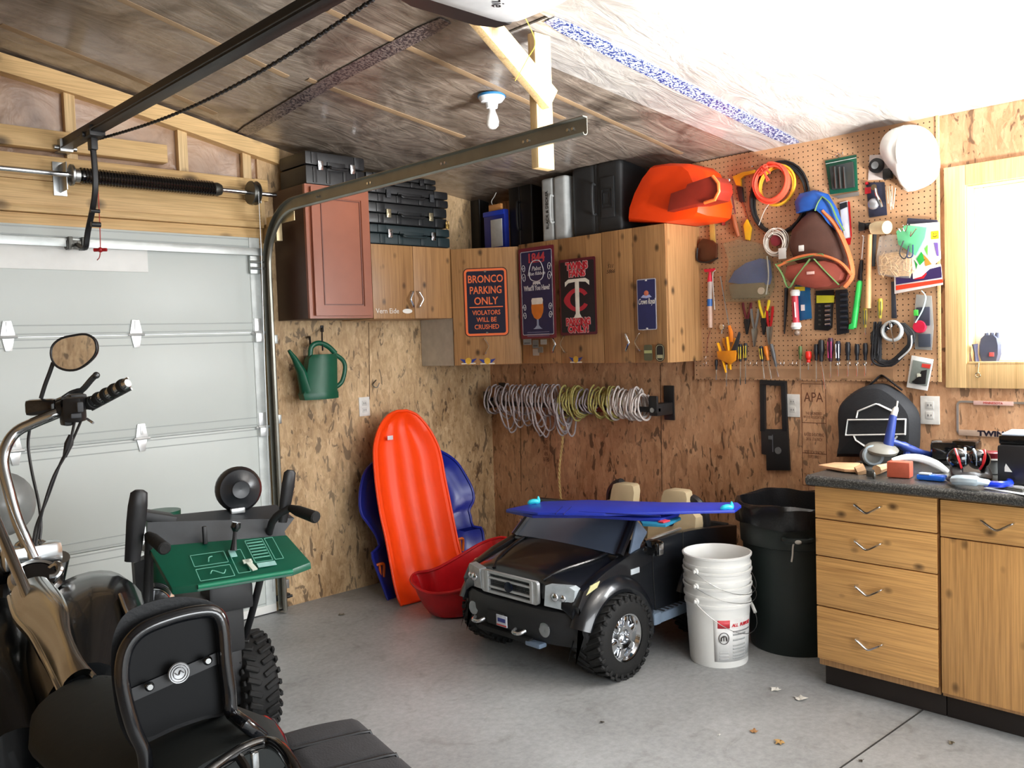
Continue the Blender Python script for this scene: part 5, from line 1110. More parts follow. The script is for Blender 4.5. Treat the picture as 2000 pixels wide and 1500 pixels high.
g=G(); g.tube(smooth_path([wc(650,690),wc(668,702),wc(674,718),wc(668,745),wc(656,756)],5),0.012,10,flat=1.1); g.out('side_handle',GREEN,t)
f=Fr('A',628,660); g=G(); g.tube(smooth_path([f.p(629,640,0.004),f.p(629,645,0.03),f.p(629,660,0.11),f.p(630,678,0.12),f.p(630,684,0.14),f.p(630,680,0.15)],4),0.0045,8); g.box(f.p(629,642,0.004),(0.02,0.04,0.008),0.003); o=g.out('wall_hook',BLK); o.matrix_world=f.m; tag(o,'black coated hook carrying the green watering can','hook')
f=Fr('A',605,665); g=G(); g.tube(smooth_path([f.p(605,658,0.004),f.p(605,660,0.05),f.p(606,676,0.09),f.p(604,683,0.1)],4),0.006,8); o=g.out('wall_hook',BLK); o.matrix_world=f.m; tag(o,'short black hook left of the one carrying the watering can','hook')
f=Fr('A',733,750); g=G(); g.tube(smooth_path([f.p(735,742,0.003),f.p(728,752,0.02),f.p(736,757,0.03),f.p(741,748,0.03)],4),0.003,6); o=g.out('wall_hook',DSTEEL); o.matrix_world=f.m; tag(o,'small bare metal hook above the white outlet on the left wall','hook')
# ================================================================ WALL RACK WITH ROPES
f=Fr('B',1120,790); RKX=XB-0.14
a=onX(948,788,RKX); b=onX(1288,792,RKX); zr=(a.z+b.z)/2-0.01
rk=thing('wall_rack','long black wall rack bar holding looped ropes','rack',(XB,(a.y+b.y)/2,zr))
Lr=a.y-b.y
g=G(); g.box((-0.14,0,-0.0),(0.03,Lr,0.03),0.006); g.out('bar',BLK,rk)
for s,w in ((1,0.05),(-1,0.06)):
    g=G(); g.box((-0.08,s*(Lr/2-0.03),0.0),(0.16,w,0.07),0.01); g.box((-0.006,s*(Lr/2-0.03),0.03),(0.012,w+0.01,0.2),0.004); g.box((-0.155,s*(Lr/2-0.03),0.03),(0.02,w,0.1),0.01); g.out('end_bracket',BLK,rk)
g=G(); g.lathe([(0.001,0.0),(0.014,0),(0.014,0.006),(0.001,0.006)],(-0.166,-(Lr/2-0.03),-0.0),(-1,0,0)); g.out('bolt_cap',STEEL,rk)
g=G(); g.box((-0.145,-Lr*0.19,-0.01),(0.04,0.13,0.03),0.008); g.out('red_pad',M((120,30,24),0.6),rk)
g=G(); g.box((-0.150,Lr*0.03,-0.02),(0.035,0.12,0.03),0.006); g.box((-0.150,-Lr*0.02,-0.03),(0.03,0.04,0.03),0.006); g.out('side_clip',BLK,rk)
rk_y0=(a.y+b.y)/2
def ropes(name,lab,px0,px1,n,drop,mat,r,rise=0.09,messy=1.0,group=None):
    ya=onX(px0,790,RKX).y; yb=onX(px1,790,RKX).y
    t=thing(name,lab,'rope',(XB-0.14,(ya+yb)/2,zr),group=group); w=(ya-yb); pts=[]
    for i in range(n):
        yc=w/2-w*(i+0.5)/n; dr=drop[0]+(drop[1]-drop[0])*random.random()**1.7
        sk=random.uniform(-1,1)*0.05*messy-0.03*messy; hgt=rise*random.uniform(0.7,1.15)
        for a_ in range(14):
            an=2*math.pi*a_/14
            z=(hgt*math.cos(an) if math.cos(an)>0 else dr*math.cos(an))
            x=-0.02+ -0.06*math.sin(an)*random.uniform(0.85,1.15)
            pts.append((x-0.01*messy*random.random(),yc+sk*(math.cos(an)*-0.5+0.5)*(1 if z<0 else 0.4)-w/n*a_/14+random.uniform(-1,1)*0.006*messy,z))
    g=G(); g.tube(smooth_path(pts,2),r,5); g.out('strands',mat,t); return t
GRP='ropes looped over the wall rack'
ropes('rope','long loose tangle of greyish white rope at the left of the rack',962,1098,26,(0.06,0.21),M((176,166,166),0.7,0,0.15,80),0.0055,0.12,1.0)
ropes('rope','small greyish white rope hank hanging just left of the yellow one',1092,1116,6,(0.1,0.19),M((172,164,166),0.7,0,0.15,80),0.0055,0.06,0.5)
ropes('rope','yellow rope hank in the middle of the rack',1104,1142,11,(0.03,0.09),M((172,164,96),0.7,0,0.25,120),0.006,0.12,0.6)
ropes('rope','second yellow rope hank, against the grey coil at the right',1164,1206,9,(0.03,0.11),M((164,154,88),0.7,0,0.25,120),0.006,0.12,0.9)
ropes('rope','short greyish hank between the two yellow ropes',1140,1166,5,(0.0,0.05),M((160,150,156),0.7,0,0.15,80),0.0055,0.1,0.5)
ropes('rope','neat coil of greyish white rope at the right end of the rack',1200,1262,16,(0.04,0.07),M((196,186,180),0.7,0,0.15,80),0.0065,0.115,0.25)
t=thing('rope','single twisted yellow rope end hanging down to the toy truck','rope',onX(1098,815,RKX)); o0=t.location
for ph in (0,math.pi):
    P=[]; top=onX(1097,812,RKX)-o0; bot=onX(1094,978,RKX+0.06)-o0
    for i in range(90):
        k=i/89; c=top+(bot-top)*k+V((0,-0.012*math.sin(k*7),0)); an=ph+k*60; P.append(c+V((math.cos(an)*0.0042,math.sin(an)*0.0042,0)))
    g=G(); g.tube(P,0.0045,5); g.out('strand',M((200,170,110),0.7),t)
# ================================================================ SLEDS
def sled(name,lab,left,right,foot_y,top_y,top_z,mat,depth,rim,K=11,thick=0.006):
    "moulded sled leaning on the left wall: plane from (y=foot_y,z=0) to (y=top_y,z=top_z)"
    tdir=V((0,top_y-foot_y,top_z)).normalized(); nrm=V((1,0,0)).cross(tdir).normalized()
    if nrm.y>0: nrm=-nrm
    pt=V((3,foot_y,0)); L=[onP(x,y,pt,nrm) for x,y in left]; Rr=[onP(x,y,pt,nrm) for x,y in right]
    def res(P,n):
        P=smooth_path(P,6); d=[0]
        for i in range(1,len(P)): d.append(d[-1]+(P[i]-P[i-1]).length)
        o=[];
        for k in range(n):
            s=d[-1]*k/(n-1); j=0
            while j<len(d)-2 and d[j+1]<s: j+=1
            q=(s-d[j])/max(1e-9,d[j+1]-d[j]); o.append(P[j]+(P[j+1]-P[j])*q)
        return o
    n=34; L=res(L,n); Rr=res(Rr,n); o0=(L[0]+Rr[0])/2; rows=[]
    for i in range(n):
        row=[]; end=min(1.0,min(i,n-1-i*1.0)/5+0.12)
        for j in range(K+8):
            u=j/(K+7); p=L[i]+(Rr[i]-L[i])*u
            e_=min(u,1-u); wdt=(Rr[i]-L[i]).length
            prof=min(1.0,max(0.0,(e_*wdt-rim)/0.07)); prof=prof*prof*(3-2*prof)
            rib=0.006*math.cos(u*math.pi*8) if prof>0.98 else 0
            row.append(p-nrm*(depth*prof*end+rib)-o0+nrm*depth)
        rows.append(row)
    g=G(); g.slab(rows,-nrm*thick); t=thing(name,lab,'sled',o0); g.out('shell',mat,t)
    g=G(); P=[l-o0+nrm*depth for l in L]+[r-o0+nrm*depth for r in reversed(Rr)]; g.tube(P,0.009,8,closed=True); g.out('rolled_rim',mat,t)
    return t,o0,nrm,pt
t,o0,nrm,pt=sled('toboggan_sled','tall bright orange plastic toboggan leaning upright against the left wall',
 [(772,1183),(762,1150),(752,1098),(743,1050),(733,1005),(725,950),(721,900),(722,870),(732,838),(748,816),(766,807)],
 [(905,1150),(900,1110),(888,1080),(880,1045),(868,985),(857,930),(852,900),(844,872),(828,842),(805,815),(784,806)],4.09,4.40,1.12,ORANGE,0.055,0.018)
p=onP(762,855,pt+nrm*0.03,nrm)-o0; g=G(); g.box(p+V((0,0,0)),(0.04,0.004,0.025),0.001); g.out('maker_label',M((220,210,216),0.4),t)
BLUE2=M((30,44,150),0.28,0,0.08,5)
t,o0,nrm,pt=sled('snow_sled','wide dark blue moulded sled leaning behind the orange one',
 [(748,1178),(735,1140),(718,1095),(716,1082),(730,1068),(722,1045),(706,1022),(696,1008),(692,985),(695,950),(706,920),(735,895),(760,880)],
 [(925,1110),(934,1075),(932,1045),(928,1033),(912,1030),(908,1012),(905,998),(914,980),(912,960),(900,935),(880,905),(850,885),(810,875)],4.27,4.50,0.85,BLUE2,0.06,0.016)
for px,py in ((743,1112),(899,1062)):
    p=onP(px,py,pt+nrm*0.05,nrm)-o0; g=G(); g.tube(smooth_path([p+V((-0.03,0,0.03)),p+V((0,-0.01,0.035)),p+V((0.025,0,0.02)),p+V((0.02,0,-0.05))],4),0.009,8); g.tube([p+V((-0.005,0,0.03)),p+V((0.0,0,-0.06))],0.008,8); g.out('orange_grip',M((230,110,30),0.4),t)
# red sled on the floor: deep dish with a raised tail
t=thing('saucer_sled','red plastic sled lying on the floor between the orange sled and the toy truck','sled',(3.15,3.85,0))
R0=[]; 
rim_px=[((806,1138),0.20),((812,1120),0.22),((850,1112),0.24),((900,1085),0.28),((945,1060),0.33),((985,1052),0.36),((1000,1075),0.34),((960,1110),0.25),((925,1140),0.20),((880,1156),0.17),((835,1156),0.17)]
for (x,y),z in rim_px: R0.append(onZ(x,y,z)-t.location)
R0=smooth_path(R0,4,True); c=sum(R0,V())/len(R0)
def sr(k,z): return [V((c.x+(p.x-c.x)*k,c.y+(p.y-c.y)*k,max(z,0.002)+(p.z-0.17)*(max(k-0.55,0)/0.45)**1.0)) for p in R0]
rs=[sr(0.55,0.004),sr(0.68,0.012),sr(0.8,0.05),sr(0.9,0.10),sr(0.97,0.15),sr(1.0,0.165),[p+V((0,0,0.004)) for p in sr(1.02,0.17)],[p+V((0,0,0.0)) for p in sr(0.985,0.168)],sr(0.94,0.14),sr(0.86,0.085),sr(0.74,0.04),sr(0.55,0.02),sr(0.2,0.016)]
g=G(); g.rings(rs); g.out('dish',M((186,22,30),0.32),t)
g=G(); g.tube([p+V((0,0,0.0)) for p in sr(1.015,0.168)],0.009,8,closed=True); g.out('rolled_rim',M((186,22,30),0.32),t)
# ================================================================ RIDE-ON TRUCK
TB=M((24,26,30),0.28,0,0.05,5,coat=0.35); TMAT=M((30,31,33),0.6); TG=M((44,48,56),0.3); BLG=M((120,138,160),0.4); LENS=M((176,184,188),0.2,0.0,0.12,30,coat=0.5)
X0,YC,HWD=2.70,2.85,0.375      # front, centre line, half width of the body
tk=thing('ride_on_truck','black battery ride-on toy pickup truck with chrome wheels parked nose out','ride-on toy truck',(X0,YC,0))
def hood_z(a,b):               # a = distance back from the nose
    base=0.435+0.085*min(1,max(0,a)/0.34)**0.8
    return base-0.075*(abs(b)/HWD)**5-0.05*max(0,1-a/0.05)**2+0.012*math.exp(-(abs(b)/0.24)**4)
rows=[]
for i in range(15):
    a=0.0+0.36*i/14; rows.append([(a,b,hood_z(a,b)) for b in [HWD*0.93*(-1+2*j/20) for j in range(21)]])
g=G(); g.slab(rows,(0,0,-0.03)); hd=g.out('hood',TB,tk)
for s in (-1,1):
    g=G(); g.tube(smooth_path([(0.02,s*0.16,hood_z(0.02,0)+0.001),(0.1,s*0.2,hood_z(0.1,0.2)+0.003),(0.25,s*0.255,hood_z(0.25,0.25)+0.004),(0.35,s*0.27,hood_z(0.35,0.25)+0.004)],4),0.007,8,flat=1.5); g.out('crease',TB,hd)
AX=(0.24,0.96); RWH=0.185
# side panels with arches
def arch(ax,r,z0,n=12): return [(ax+r*math.cos(t),0.17+r*math.sin(t)) for t in [math.pi-math.pi*i/n for i in range(n+1)]]
for s in (-1,1):
    ol=[(0.015,0.30),(0.04,0.17)]; 
    low=[(0.04,0.24)]+[(x,z) for x,z in arch(AX[0],0.215,0.17) if z>0.2]+[(0.50,0.2),(0.75,0.2)]+[(x,z) for x,z in arch(AX[1],0.215,0.17) if z>0.2]+[(1.24,0.25)]
    up=[(1.25,0.50),(0.9,0.54),(0.74,0.55),(0.52,0.545),(0.36,0.515),(0.2,0.475),(0.05,0.42),(0.01,0.36)]
    poly=low+up
    g=G(); g.prism([(x,s*(HWD-0.045),z) for x,z in poly],(0,s*0.045,0),0.006); sp_=g.out('side_panel',TB,tk)
    for ax in AX:
        pr=[(ax+0.225*math.cos(t),0.17+0.225*math.sin(t)) for t in [math.radians(158-166*i/18) for i in range(19)]]
        rs=[]
        for (x,z) in pr:
            dx,dz=(x-ax)/0.225,(z-0.17)/0.225
            rs.append([V((x+dx*u,s*(HWD+w),z+dz*u)) for u,w in ((-0.018,-0.03),(-0.018,0.038),(0.0,0.045),(0.03,0.03),(0.05,0.0),(0.05,-0.03))])
        g=G(); g.rings(rs,True,True); g.out('fender_flare',TB,tk)
    # door outline, chrome sill line, step, badge
    g=G(); g.tube([(0.525,s*(HWD+0.001),0.54),(0.53,s*(HWD+0.001),0.35),(0.54,s*(HWD+0.001),0.21)],0.003,5); g.out('door_gap',M((8,8,9),0.8),tk); g=G(); g.tube([(0.77,s*(HWD+0.001),0.55),(0.76,s*(HWD+0.001),0.38),(0.73,s*(HWD+0.001),0.21)],0.003,5); g.out('door_gap',M((8,8,9),0.8),tk)
    g=G(); g.tube([(0.50,s*(HWD-0.02),0.553),(0.78,s*(HWD-0.02),0.562)],0.007,6); g.out('chrome_sill',M((190,190,186),0.2,0.8),tk)
    g=G(); g.box((0.62,s*(HWD+0.005),0.195),(0.30,0.075,0.05),0.015); g.box((0.5,s*(HWD+0.005),0.2),(0.06,0.085,0.06),0.015); st=g.out('side_step',M((112,128,146),0.45),tk)
    g=G(); 
    for i in range(6): g.box((0.56+0.035*i,s*(HWD+0.01),0.2215),(0.012,0.05,0.004))
    g.out('tread_bars',CHAR,st)
    g=G(); g.box((0.395,s*(HWD+0.0015),0.437),(0.062,0.005,0.026),0.005); g.out('badge',M((206,214,220),0.3),tk)
# cowl, windshield
W0=[(0.33,0.515),(0.485,0.665)]
g=G(); g.box((0.36,0,0.49),(0.08,2*HWD-0.08,0.05),0.012); g.out('cowl',TB,tk)
def ws(b,k,off=0.0): return V((W0[0][0]+(W0[1][0]-W0[0][0])*k-off*0.74,b,W0[0][1]+(W0[1][1]-W0[0][1])*k+off*0.67))
g=G(); 
def bowed(b,k): return ws(b,k,0.02*(1-(b/0.34)**2))
rows=[[bowed(b*(1-0.10*k),k) for b in [-0.335+0.67*j/14 for j in range(15)]] for k in [i/6 for i in range(7)]]
g.slab(rows,(0.008,0,-0.006)); g.out('windshield',M((92,104,122),0.3,0,0.04,5,coat=0.3),tk)
for s in (-1,1):
    g=G(); P=[ws(s*0.34,0.0),ws(s*0.325,0.5),ws(s*0.31,1.0)]; g.tube(smooth_path(P,3),0.018,8,flat=1.2); g.out('windshield_pillar',TB,tk)
g=G(); g.tube(smooth_path([bowed(b*0.9,1.03) for b in (-0.335,-0.2,0,0.2,0.335)],3),0.015,8); g.out('top_frame',TB,tk)
for s in (-1,1):
    g=G(); g.prism([(0.37,s*(HWD-0.02),0.505),(0.43,s*(HWD-0.02),0.49),(0.455,s*(HWD-0.02),0.545),(0.52,s*(HWD-0.03),0.59),(0.50,s*(HWD-0.045),0.62),(0.465,s*(HWD-0.045),0.65),(0.40,s*(HWD-0.025),0.56)],(0,s*0.012,0),0.003); g.out('vent_window_trim',M((122,138,160),0.4),tk)
    g=G(); g.box((0.495,s*(HWD+0.035),0.53),(0.05,0.075,0.075),0.02); g.tube([(0.47,s*(HWD-0.02),0.515),(0.49,s*(HWD+0.02),0.52)],0.014,8); m_=g.out('mirror_housing',BLKG,tk)
    g=G(); g.box((0.522,s*(HWD+0.052),0.53),(0.008,0.03,0.055),0.003); g.box((0.495,s*(HWD+0.0745),0.53),(0.03,0.004,0.055),0.001); g.out('mirror_face',CHROME,m_)
# nose: grille, lights, bumper
g=G(); frame_ring(g,-0.185,-0.052,0.185,0.052,0.012,0.016,0,0.016)
for sx in (-1,1): g.box((sx*0.145,0,0.010),(0.018,0.10,0.018),0.003); g.box((sx*0.166,0,0.006),(0.03,0.095,0.016),0.004)
FRM=Matrix.Translation((-0.006,0.02,0.385))@Matrix(((0,0,-1,0),(-1,0,0,0),(0,1,0,0),(0,0,0,1)))
CHP=M((196,198,198),0.28,0.35,0.08,20)
gr=g.out('grille',CHP,tk,M0=FRM)
g=G()
for yy in (-0.022,0.02): g.box((0,yy,0.010),(0.28,0.01,0.014),0.003)
g.out('grille_bar',CHP,gr)
g=G(); g.box((0,0,-0.004),(0.34,0.1,0.004)); g.out('grille_backing',M((20,20,22),0.6),gr)
g=G()
for i in range(30): g.box((-0.132+0.0091*i,0,0.002),(0.0018,0.09,0.003))
for i in range(10): g.box((0,-0.041+0.0091*i,0.002),(0.27,0.0018,0.003))
g.out('grille_mesh',M((120,122,124),0.3,0.8),gr)
g=G(); g.lathe([(0.001,0),(0.024,0),(0.024,0.008),(0.001,0.009)],(0,-0.002,0.014),(0,0,1),24,sx=1.0); g.out('oval_badge',M((20,24,40),0.2),gr)
for s in (-1,1):
    pz=[(s*0.205,-0.045),(s*0.335,-0.058),(s*0.345,0.035),(s*0.325,0.05),(s*0.215,0.046)]
    g=G(); nose=lambda u: 0.0-0.10*max(0,(abs(u)-0.2)/0.15)**2*0.5
    rr=[[V((-0.012-nose(u)+d,-u,0.387+v)) for u,v in pz] for d in (0.03,0.0,-0.012)]
    g.rings(rr); hl=g.out('headlight',LENS,tk)
    g=G(); g.ball((-0.016,-s*0.262,0.387),0.02,(0.5,1,1)); g.ball((-0.006,-s*0.3,0.387),0.016,(0.5,1,1)); g.out('reflector',CHROME,hl)
    g=G(); g.prism([(0.06,s*(HWD-0.005),0.40),(0.13,s*(HWD-0.003),0.42),(0.15,s*(HWD-0.003),0.445),(0.09,s*(HWD-0.005),0.435)],(0,s*0.008,0),0.002); g.out('marker_light',M((206,200,150),0.3),tk)
# bumper, lofted across the width
rs=[]
for j in range(17):
    b=-0.385+0.77*j/16; cv=0.085*(abs(b)/0.385)**3
    rs.append([V((x+cv,b,z)) for x,z in ((0.02,0.325),(-0.035,0.32),(-0.05,0.29),(-0.05,0.245),(-0.035,0.205),(-0.01,0.165),(0.06,0.15),(0.10,0.2),(0.10,0.32))])
g=G(); g.rings(rs); bm_=g.out('bumper',TMAT,tk)
g=G(); g.box((0.05,0,0.36),(0.06,2*HWD-0.08,0.12),0.01); g.out('nose_panel',TB,tk)
g=G(); g.box((-0.052,0.08,0.235),(0.012,0.11,0.06),0.004); g.box((-0.02,0.05,0.165),(0.04,0.34,0.025),0.008); g.out('lower_intake',BLKR,bm_)
g=G(); g.box((-0.018,-0.14,0.158),(0.05,0.09,0.022),0.008); g.out('grey_skid',BLG,bm_)
for s,b in ((1,0.20),(-1,-0.07)):
    g=G(); g.tube(smooth_path([(-0.045,b-0.035,0.215),(-0.072,b-0.02,0.205),(-0.075,b+0.015,0.205),(-0.045,b+0.03,0.21)],4),0.008,8); g.out('tow_hook',M((206,208,210),0.2,0.8),bm_)
for b in (-0.215,0.265):
    cx=-0.05+0.085*(abs(b)/0.385)**3
    g=G(); g.lathe([(0.018,0.0),(0.03,0),(0.032,0.006),(0.02,0.008),(0.001,0.004)],(cx+0.002,b,0.24),(-1,0,0)); g.out('fog_light',M((170,174,176),0.2,0.7),bm_)
lp=G(); lp.box((-0.062,0.03,0.235),(0.004,0.07,0.052),0.002); l_=lp.out('license_plate',M((206,210,220),0.4),bm_)
g=G(); g.box((-0.0645,0.03,0.238),(0.001,0.05,0.018)); g.out('plate_numbers',M((50,60,130),0.5),l_)
g=G(); g.box((-0.0645,0.03,0.215),(0.001,0.064,0.006)); g.out('plate_red_band',M((190,50,40),0.5),l_)
# floor pan, tub, seats, bed
g=G(); g.box((0.62,0,0.235),(1.12,2*HWD-0.1,0.06),0.01); g.box((1.22,0,0.38),(0.04,2*HWD-0.08,0.26),0.01); g.box((0.36,0,0.43),(0.05,2*HWD-0.12,0.14),0.01); g.out('chassis',TMAT,tk)
g=G(); g.box((0.43,0,0.53),(0.10,2*HWD-0.14,0.06),0.02); g.out('dashboard',CHAR,tk)
g=G(); g.lathe([(0.075,0),(0.085,0.005),(0.085,0.012),(0.075,0.015)],(0.50,-0.16,0.56),(0.7,0,0.7),24); g.out('steering_wheel',BLK,tk)
for b in (-0.17,0.17):
    g=G(); g.box((0.78,b,0.33),(0.32,0.28,0.1),0.03); g.rings([[(x,b+y,z) for y in (-w,-w*0.7,0,w*0.7,w)]+[(x+0.07,b+y,z) for y in (w,0,-w)] for x,z,w in ((0.92,0.35,0.14),(0.955,0.5,0.145),(0.975,0.575,0.14),(0.985,0.6,0.11))]); st=g.out('seat',TAN,tk)
    g=G(); g.rings([[(x-0.01,b-w,z),(x-0.02,b,z),(x-0.01,b+w,z),(x+0.055,b+w*0.9,z),(x+0.055,b-w*0.9,z)] for x,z,w in ((0.985,0.59,0.075),(0.985,0.60,0.08),(1.0,0.66,0.078),(1.005,0.69,0.068),(1.01,0.698,0.05))]); g.out('headrest',TAN,st)
    g=G(); g.lathe([(0.001,0),(0.022,0),(0.022,0.004),(0.001,0.004)],(0.955,b,0.54),(-0.98,0,0.15),20,sx=1.0); g.out('seat_badge',M((40,48,70),0.3),st)
g=G(); g.tube(smooth_path([(1.06,-0.31,0.30),(1.06,-0.31,0.55),(1.05,-0.28,0.63),(1.05,-0.24,0.655)],4),0.026,8); g.tube(smooth_path([(1.06,0.31,0.30),(1.06,0.31,0.58),(1.05,0.28,0.66),(1.05,0.22,0.69)],4),0.03,8); g.out('roll_bar',BLK,tk)
# wheels
def wheel(a,s):
    t=G(); y=s*(HWD+0.075); w=0.17; ax=(0,s,0); c=(a,y-s*w,RWH)
    t.lathe([(0.105,0.0),(0.13,0.0),(0.165,0.006),(0.178,0.02),(0.18,0.04),(0.18,0.13),(0.178,0.15),(0.165,0.164),(0.13,0.17),(0.105,0.168)],c,ax,40,cap=False)
    for i in range(26):
        an=2*math.pi*i/26
        for side in (0,1):
            an2=an+(math.pi/26 if side else 0); R=Matrix.Rotation(-an2,3,'Y')
            p=R@V((0.181,0,0)); yy=0.042 if side==0 else 0.128
            t.box((a+p.x,y-s*w+s*yy,RWH+p.z),(0.014,0.082,0.021),0.003,rot=R@Matrix.Rotation((0.5 if side else -0.5),3,'X'),seg=1)
            p2=R@V((0.170,0,0))
            t.box((a+p2.x,y-s*(0.006 if side else w-0.006),RWH+p2.z),(0.026,0.012,0.016),0.003,rot=R,seg=1)
    o=t.out('tyre',DRUB,tk)
    r=G(); r.lathe([(0.001,0.12),(0.03,0.125),(0.034,0.152),(0.05,0.155),(0.055,0.135),(0.082,0.128),(0.092,0.15),(0.098,0.162),(0.112,0.166),(0.112,0.155),(0.1,0.02),(0.001,0.02)],c,ax,32,cap=False)
    for i in range(6):
        an=2*math.pi*i/6+0.3; R=Matrix.Rotation(-an,3,'Y'); p=R@V((0.066,0,0)); r.box((a+p.x,y-s*w+s*0.142,RWH+p.z),(0.05,0.022,0.03),0.008,rot=R)
        p=R@V((0.021,0,0)); r.ball((a+p.x,y-s*w+s*0.154,RWH+p.z),0.0055,n=8)
    rim=r.out('rim',CHROME,o); return o
for a in AX:
    for s in (-1,1): wheel(a,s)
g=G()
for a in AX: g.cyl((a,-HWD,RWH),(a,HWD,RWH),0.02)
g.out('axles',BLK,tk)
# flat blue folded board across the truck
zb=0.71
BLM=M((34,54,168),0.35,0,0.08,6)
pA_=onZ(985,1000,zb); pB_=onZ(1448,992,zb); 
bo=thing('folded_foam_board','flat blue folded foam panel lying across the toy truck, turquoise knots at its ends','blue panel',((pA_.x+pB_.x)/2,(pA_.y+pB_.y)/2,zb)); ob=bo.location.copy()
def bz(x,y,z): return onZ(x,y,z)-ob
up_=[bz(990,999,zb),bz(1060,984,zb+0.012),bz(1150,981,zb+0.012),bz(1300,986,zb+0.01),bz(1440,986,zb+0.01),bz(1448,992,zb+0.01),bz(1435,1002,zb+0.01),bz(1300,1005,zb+0.01),bz(1180,1008,zb+0.01),bz(1050,1006,zb+0.01)]
g=G(); g.prism(up_,(0,0,0.012),0.002); g.out('top_sheet',BLM,bo)
g=G(); g.prism([bz(988,1001,zb-0.015),bz(1070,988,zb-0.015),bz(1180,990,zb-0.015),bz(1330,1000,zb-0.015),bz(1326,1008,zb-0.015),bz(1290,1020,zb-0.02),bz(1150,1012,zb-0.015),bz(1040,1012,zb-0.015)],(0,0,0.014),0.002); g.out('lower_sheet',M((26,42,140),0.4),bo)
g=G(); 
for (a,b) in (((1085,1004),(1098,990)),((1100,1005),(1116,990)),((1130,1000),(1290,1008))): g.tube([bz(*a,zb+0.02),bz(*b,zb+0.024)],0.003,6)
g.out('fold_line',M((22,34,110),0.4),bo)
TQ=M((40,190,206),0.4)
for (x,y) in ((1045,982),(1422,993)):
    c=bz(x,y,zb+0.024); g=G(); g.tube(smooth_path([c+V((-0.03,0.02,0)),c+V((-0.01,0,0.008)),c+V((0.01,-0.01,0.006)),c+V((0.012,-0.01,0.03))],4),[0.004,0.008,0.012,0.012,0.012,0.012,0.012,0.012,0.012,0.01,0.008,0.005,0.003],8); g.out('turquoise_knot',TQ,bo)
g=G(); g.prism([bz(1245,1012,zb-0.03),bz(1318,1010,zb-0.03),bz(1330,1016,zb-0.03),bz(1300,1030,zb-0.03),bz(1255,1028,zb-0.03)],(0,0,0.012),0.002); g.out('printed_flap',M((30,110,140),0.45),bo)
g=G(); g.box(bz(1297,1018,zb-0.014),(0.05,0.03,0.006),0.002); g.out('red_print',M((190,50,60),0.5),bo)
# ================================================================ BUCKETS
def bucket(z,lab,label=False,first=None):
    o0=V((3.415,2.25,z)); t=thing('plastic_bucket',lab,'bucket',o0,group='nested white buckets beside the toy truck')
    g=G(); g.lathe([(0.001,0.006),(0.124,0.006),(0.129,0.0),(0.131,0.006),(0.1445,0.27),(0.151,0.272),(0.151,0.284),(0.146,0.286),(0.1465,0.308),(0.154,0.31),(0.154,0.322),(0.148,0.324),(0.149,0.352),(0.156,0.355),(0.157,0.364),(0.150,0.366),(0.146,0.36),(0.14,0.26),(0.124,0.012),(0.001,0.012)],(0,0,0),(0,0,1),40,cap=False); g.out('pail',M((236,236,232),0.38,0,0.02),t)
    d=V((-0.72,0.45,0)).normalized() ; 
    for s in (-1,1):
        c=V((0,0,0.30))+(V((-1,0.06,0)) if s>0 else V((1,-0.06,0))).normalized()*0.153
        g=G(); n_=(c-V((0,0,0.30))).normalized(); g.cyl(c,c+n_*0.012,0.014,n=12); g.ball(c+n_*0.012,0.009,n=10); g.out('ear',WHITE,t)
    return t
b1=bucket(0.0,'white plastic bucket with printed label, lowest of the stack of three')
BT=[b1,bucket(0.068,'plain white bucket in the middle of the stack of three'),bucket(0.136,'plain white bucket at the top of the stack, rim open')]
u=V((-1,0.06,0)).normalized()
for t_,sag,w in ((b1,-0.14,0.16),(BT[1],-0.07,0.158),(BT[2],-0.10,0.157)):
    P=[]; nn=V((-0.06,-1,0)).normalized()
    for i in range(19):
        an=math.pi*i/18; P.append(u*(0.168*math.cos(an))+nn*(0.175*math.sin(an))+V((0,0,0.30+sag*math.sin(an))))
    g=G(); g.tube(P,0.0015,6); bh=g.out('bail',STEEL,t_)
    if t_ is b1: g=G(); g.tube(P[14:17],0.008,8); g.out('bail_grip',WHITE,bh)
# label wrapped on the lowest bucket
def wrap(a0,a1,z0,z1,mat,nm,off,par):
    rows=[]
    for i in range(13):
        an=math.radians(a0+(a1-a0)*i/12); row=[]
        for z in (z0,z1):
            r=0.1305+(z/0.27)*0.0142+off; row.append((r*math.cos(an),r*math.sin(an),z))
        rows.append(row)
    g=G(); g.slab(rows,(0,0,0.0)) if False else g.grid(rows); o=g.out(nm,mat,par); m=o.modifiers.new('s','SOLIDIFY'); m.thickness=0.0006; return o
lb=wrap(205,292,0.03,0.225,M((226,226,224),0.4),'label',0.0012,b1)
wrap(212,234,0.185,0.222,M((206,60,70),0.4),'red_panel',0.002,lb)
for z in (0.150,0.125,0.1,0.085,0.07,0.055,0.042): wrap(240,270,z,z+0.008,M((176,178,178),0.5),'text_line',0.002,lb); 
for z in (0.165,): wrap(240,285,z,z+0.006,M((150,150,150),0.5),'text_line',0.002,lb)
for z in (0.07,0.055,0.04): wrap(214,232,z,z+0.006,M((190,190,190),0.5),'text_line',0.002,lb)
wrap(273,286,0.05,0.13,M((190,192,192),0.5),'side_panel',0.002,lb)
for i,ch in enumerate('ALL PURPOSE'):
    an=math.radians(240+i*4.0); r=0.1445; 
    Rm=Matrix.Rotation(an+math.pi/2,3,'Z')@Matrix(((1,0,0),(0,0,-1),(0,1,0)))
    if ch!=' ': textm(ch,0.02,M((206,50,60),0.4),lb,(r*math.cos(an),r*math.sin(an),0.197),rot=Rm,shear=0.2,bold=0.0006)
an=math.radians(223); Rm=Matrix.Rotation(an+math.pi/2,3,'Z')@Matrix(((1,0,0),(0,0,-1),(0,1,0)))
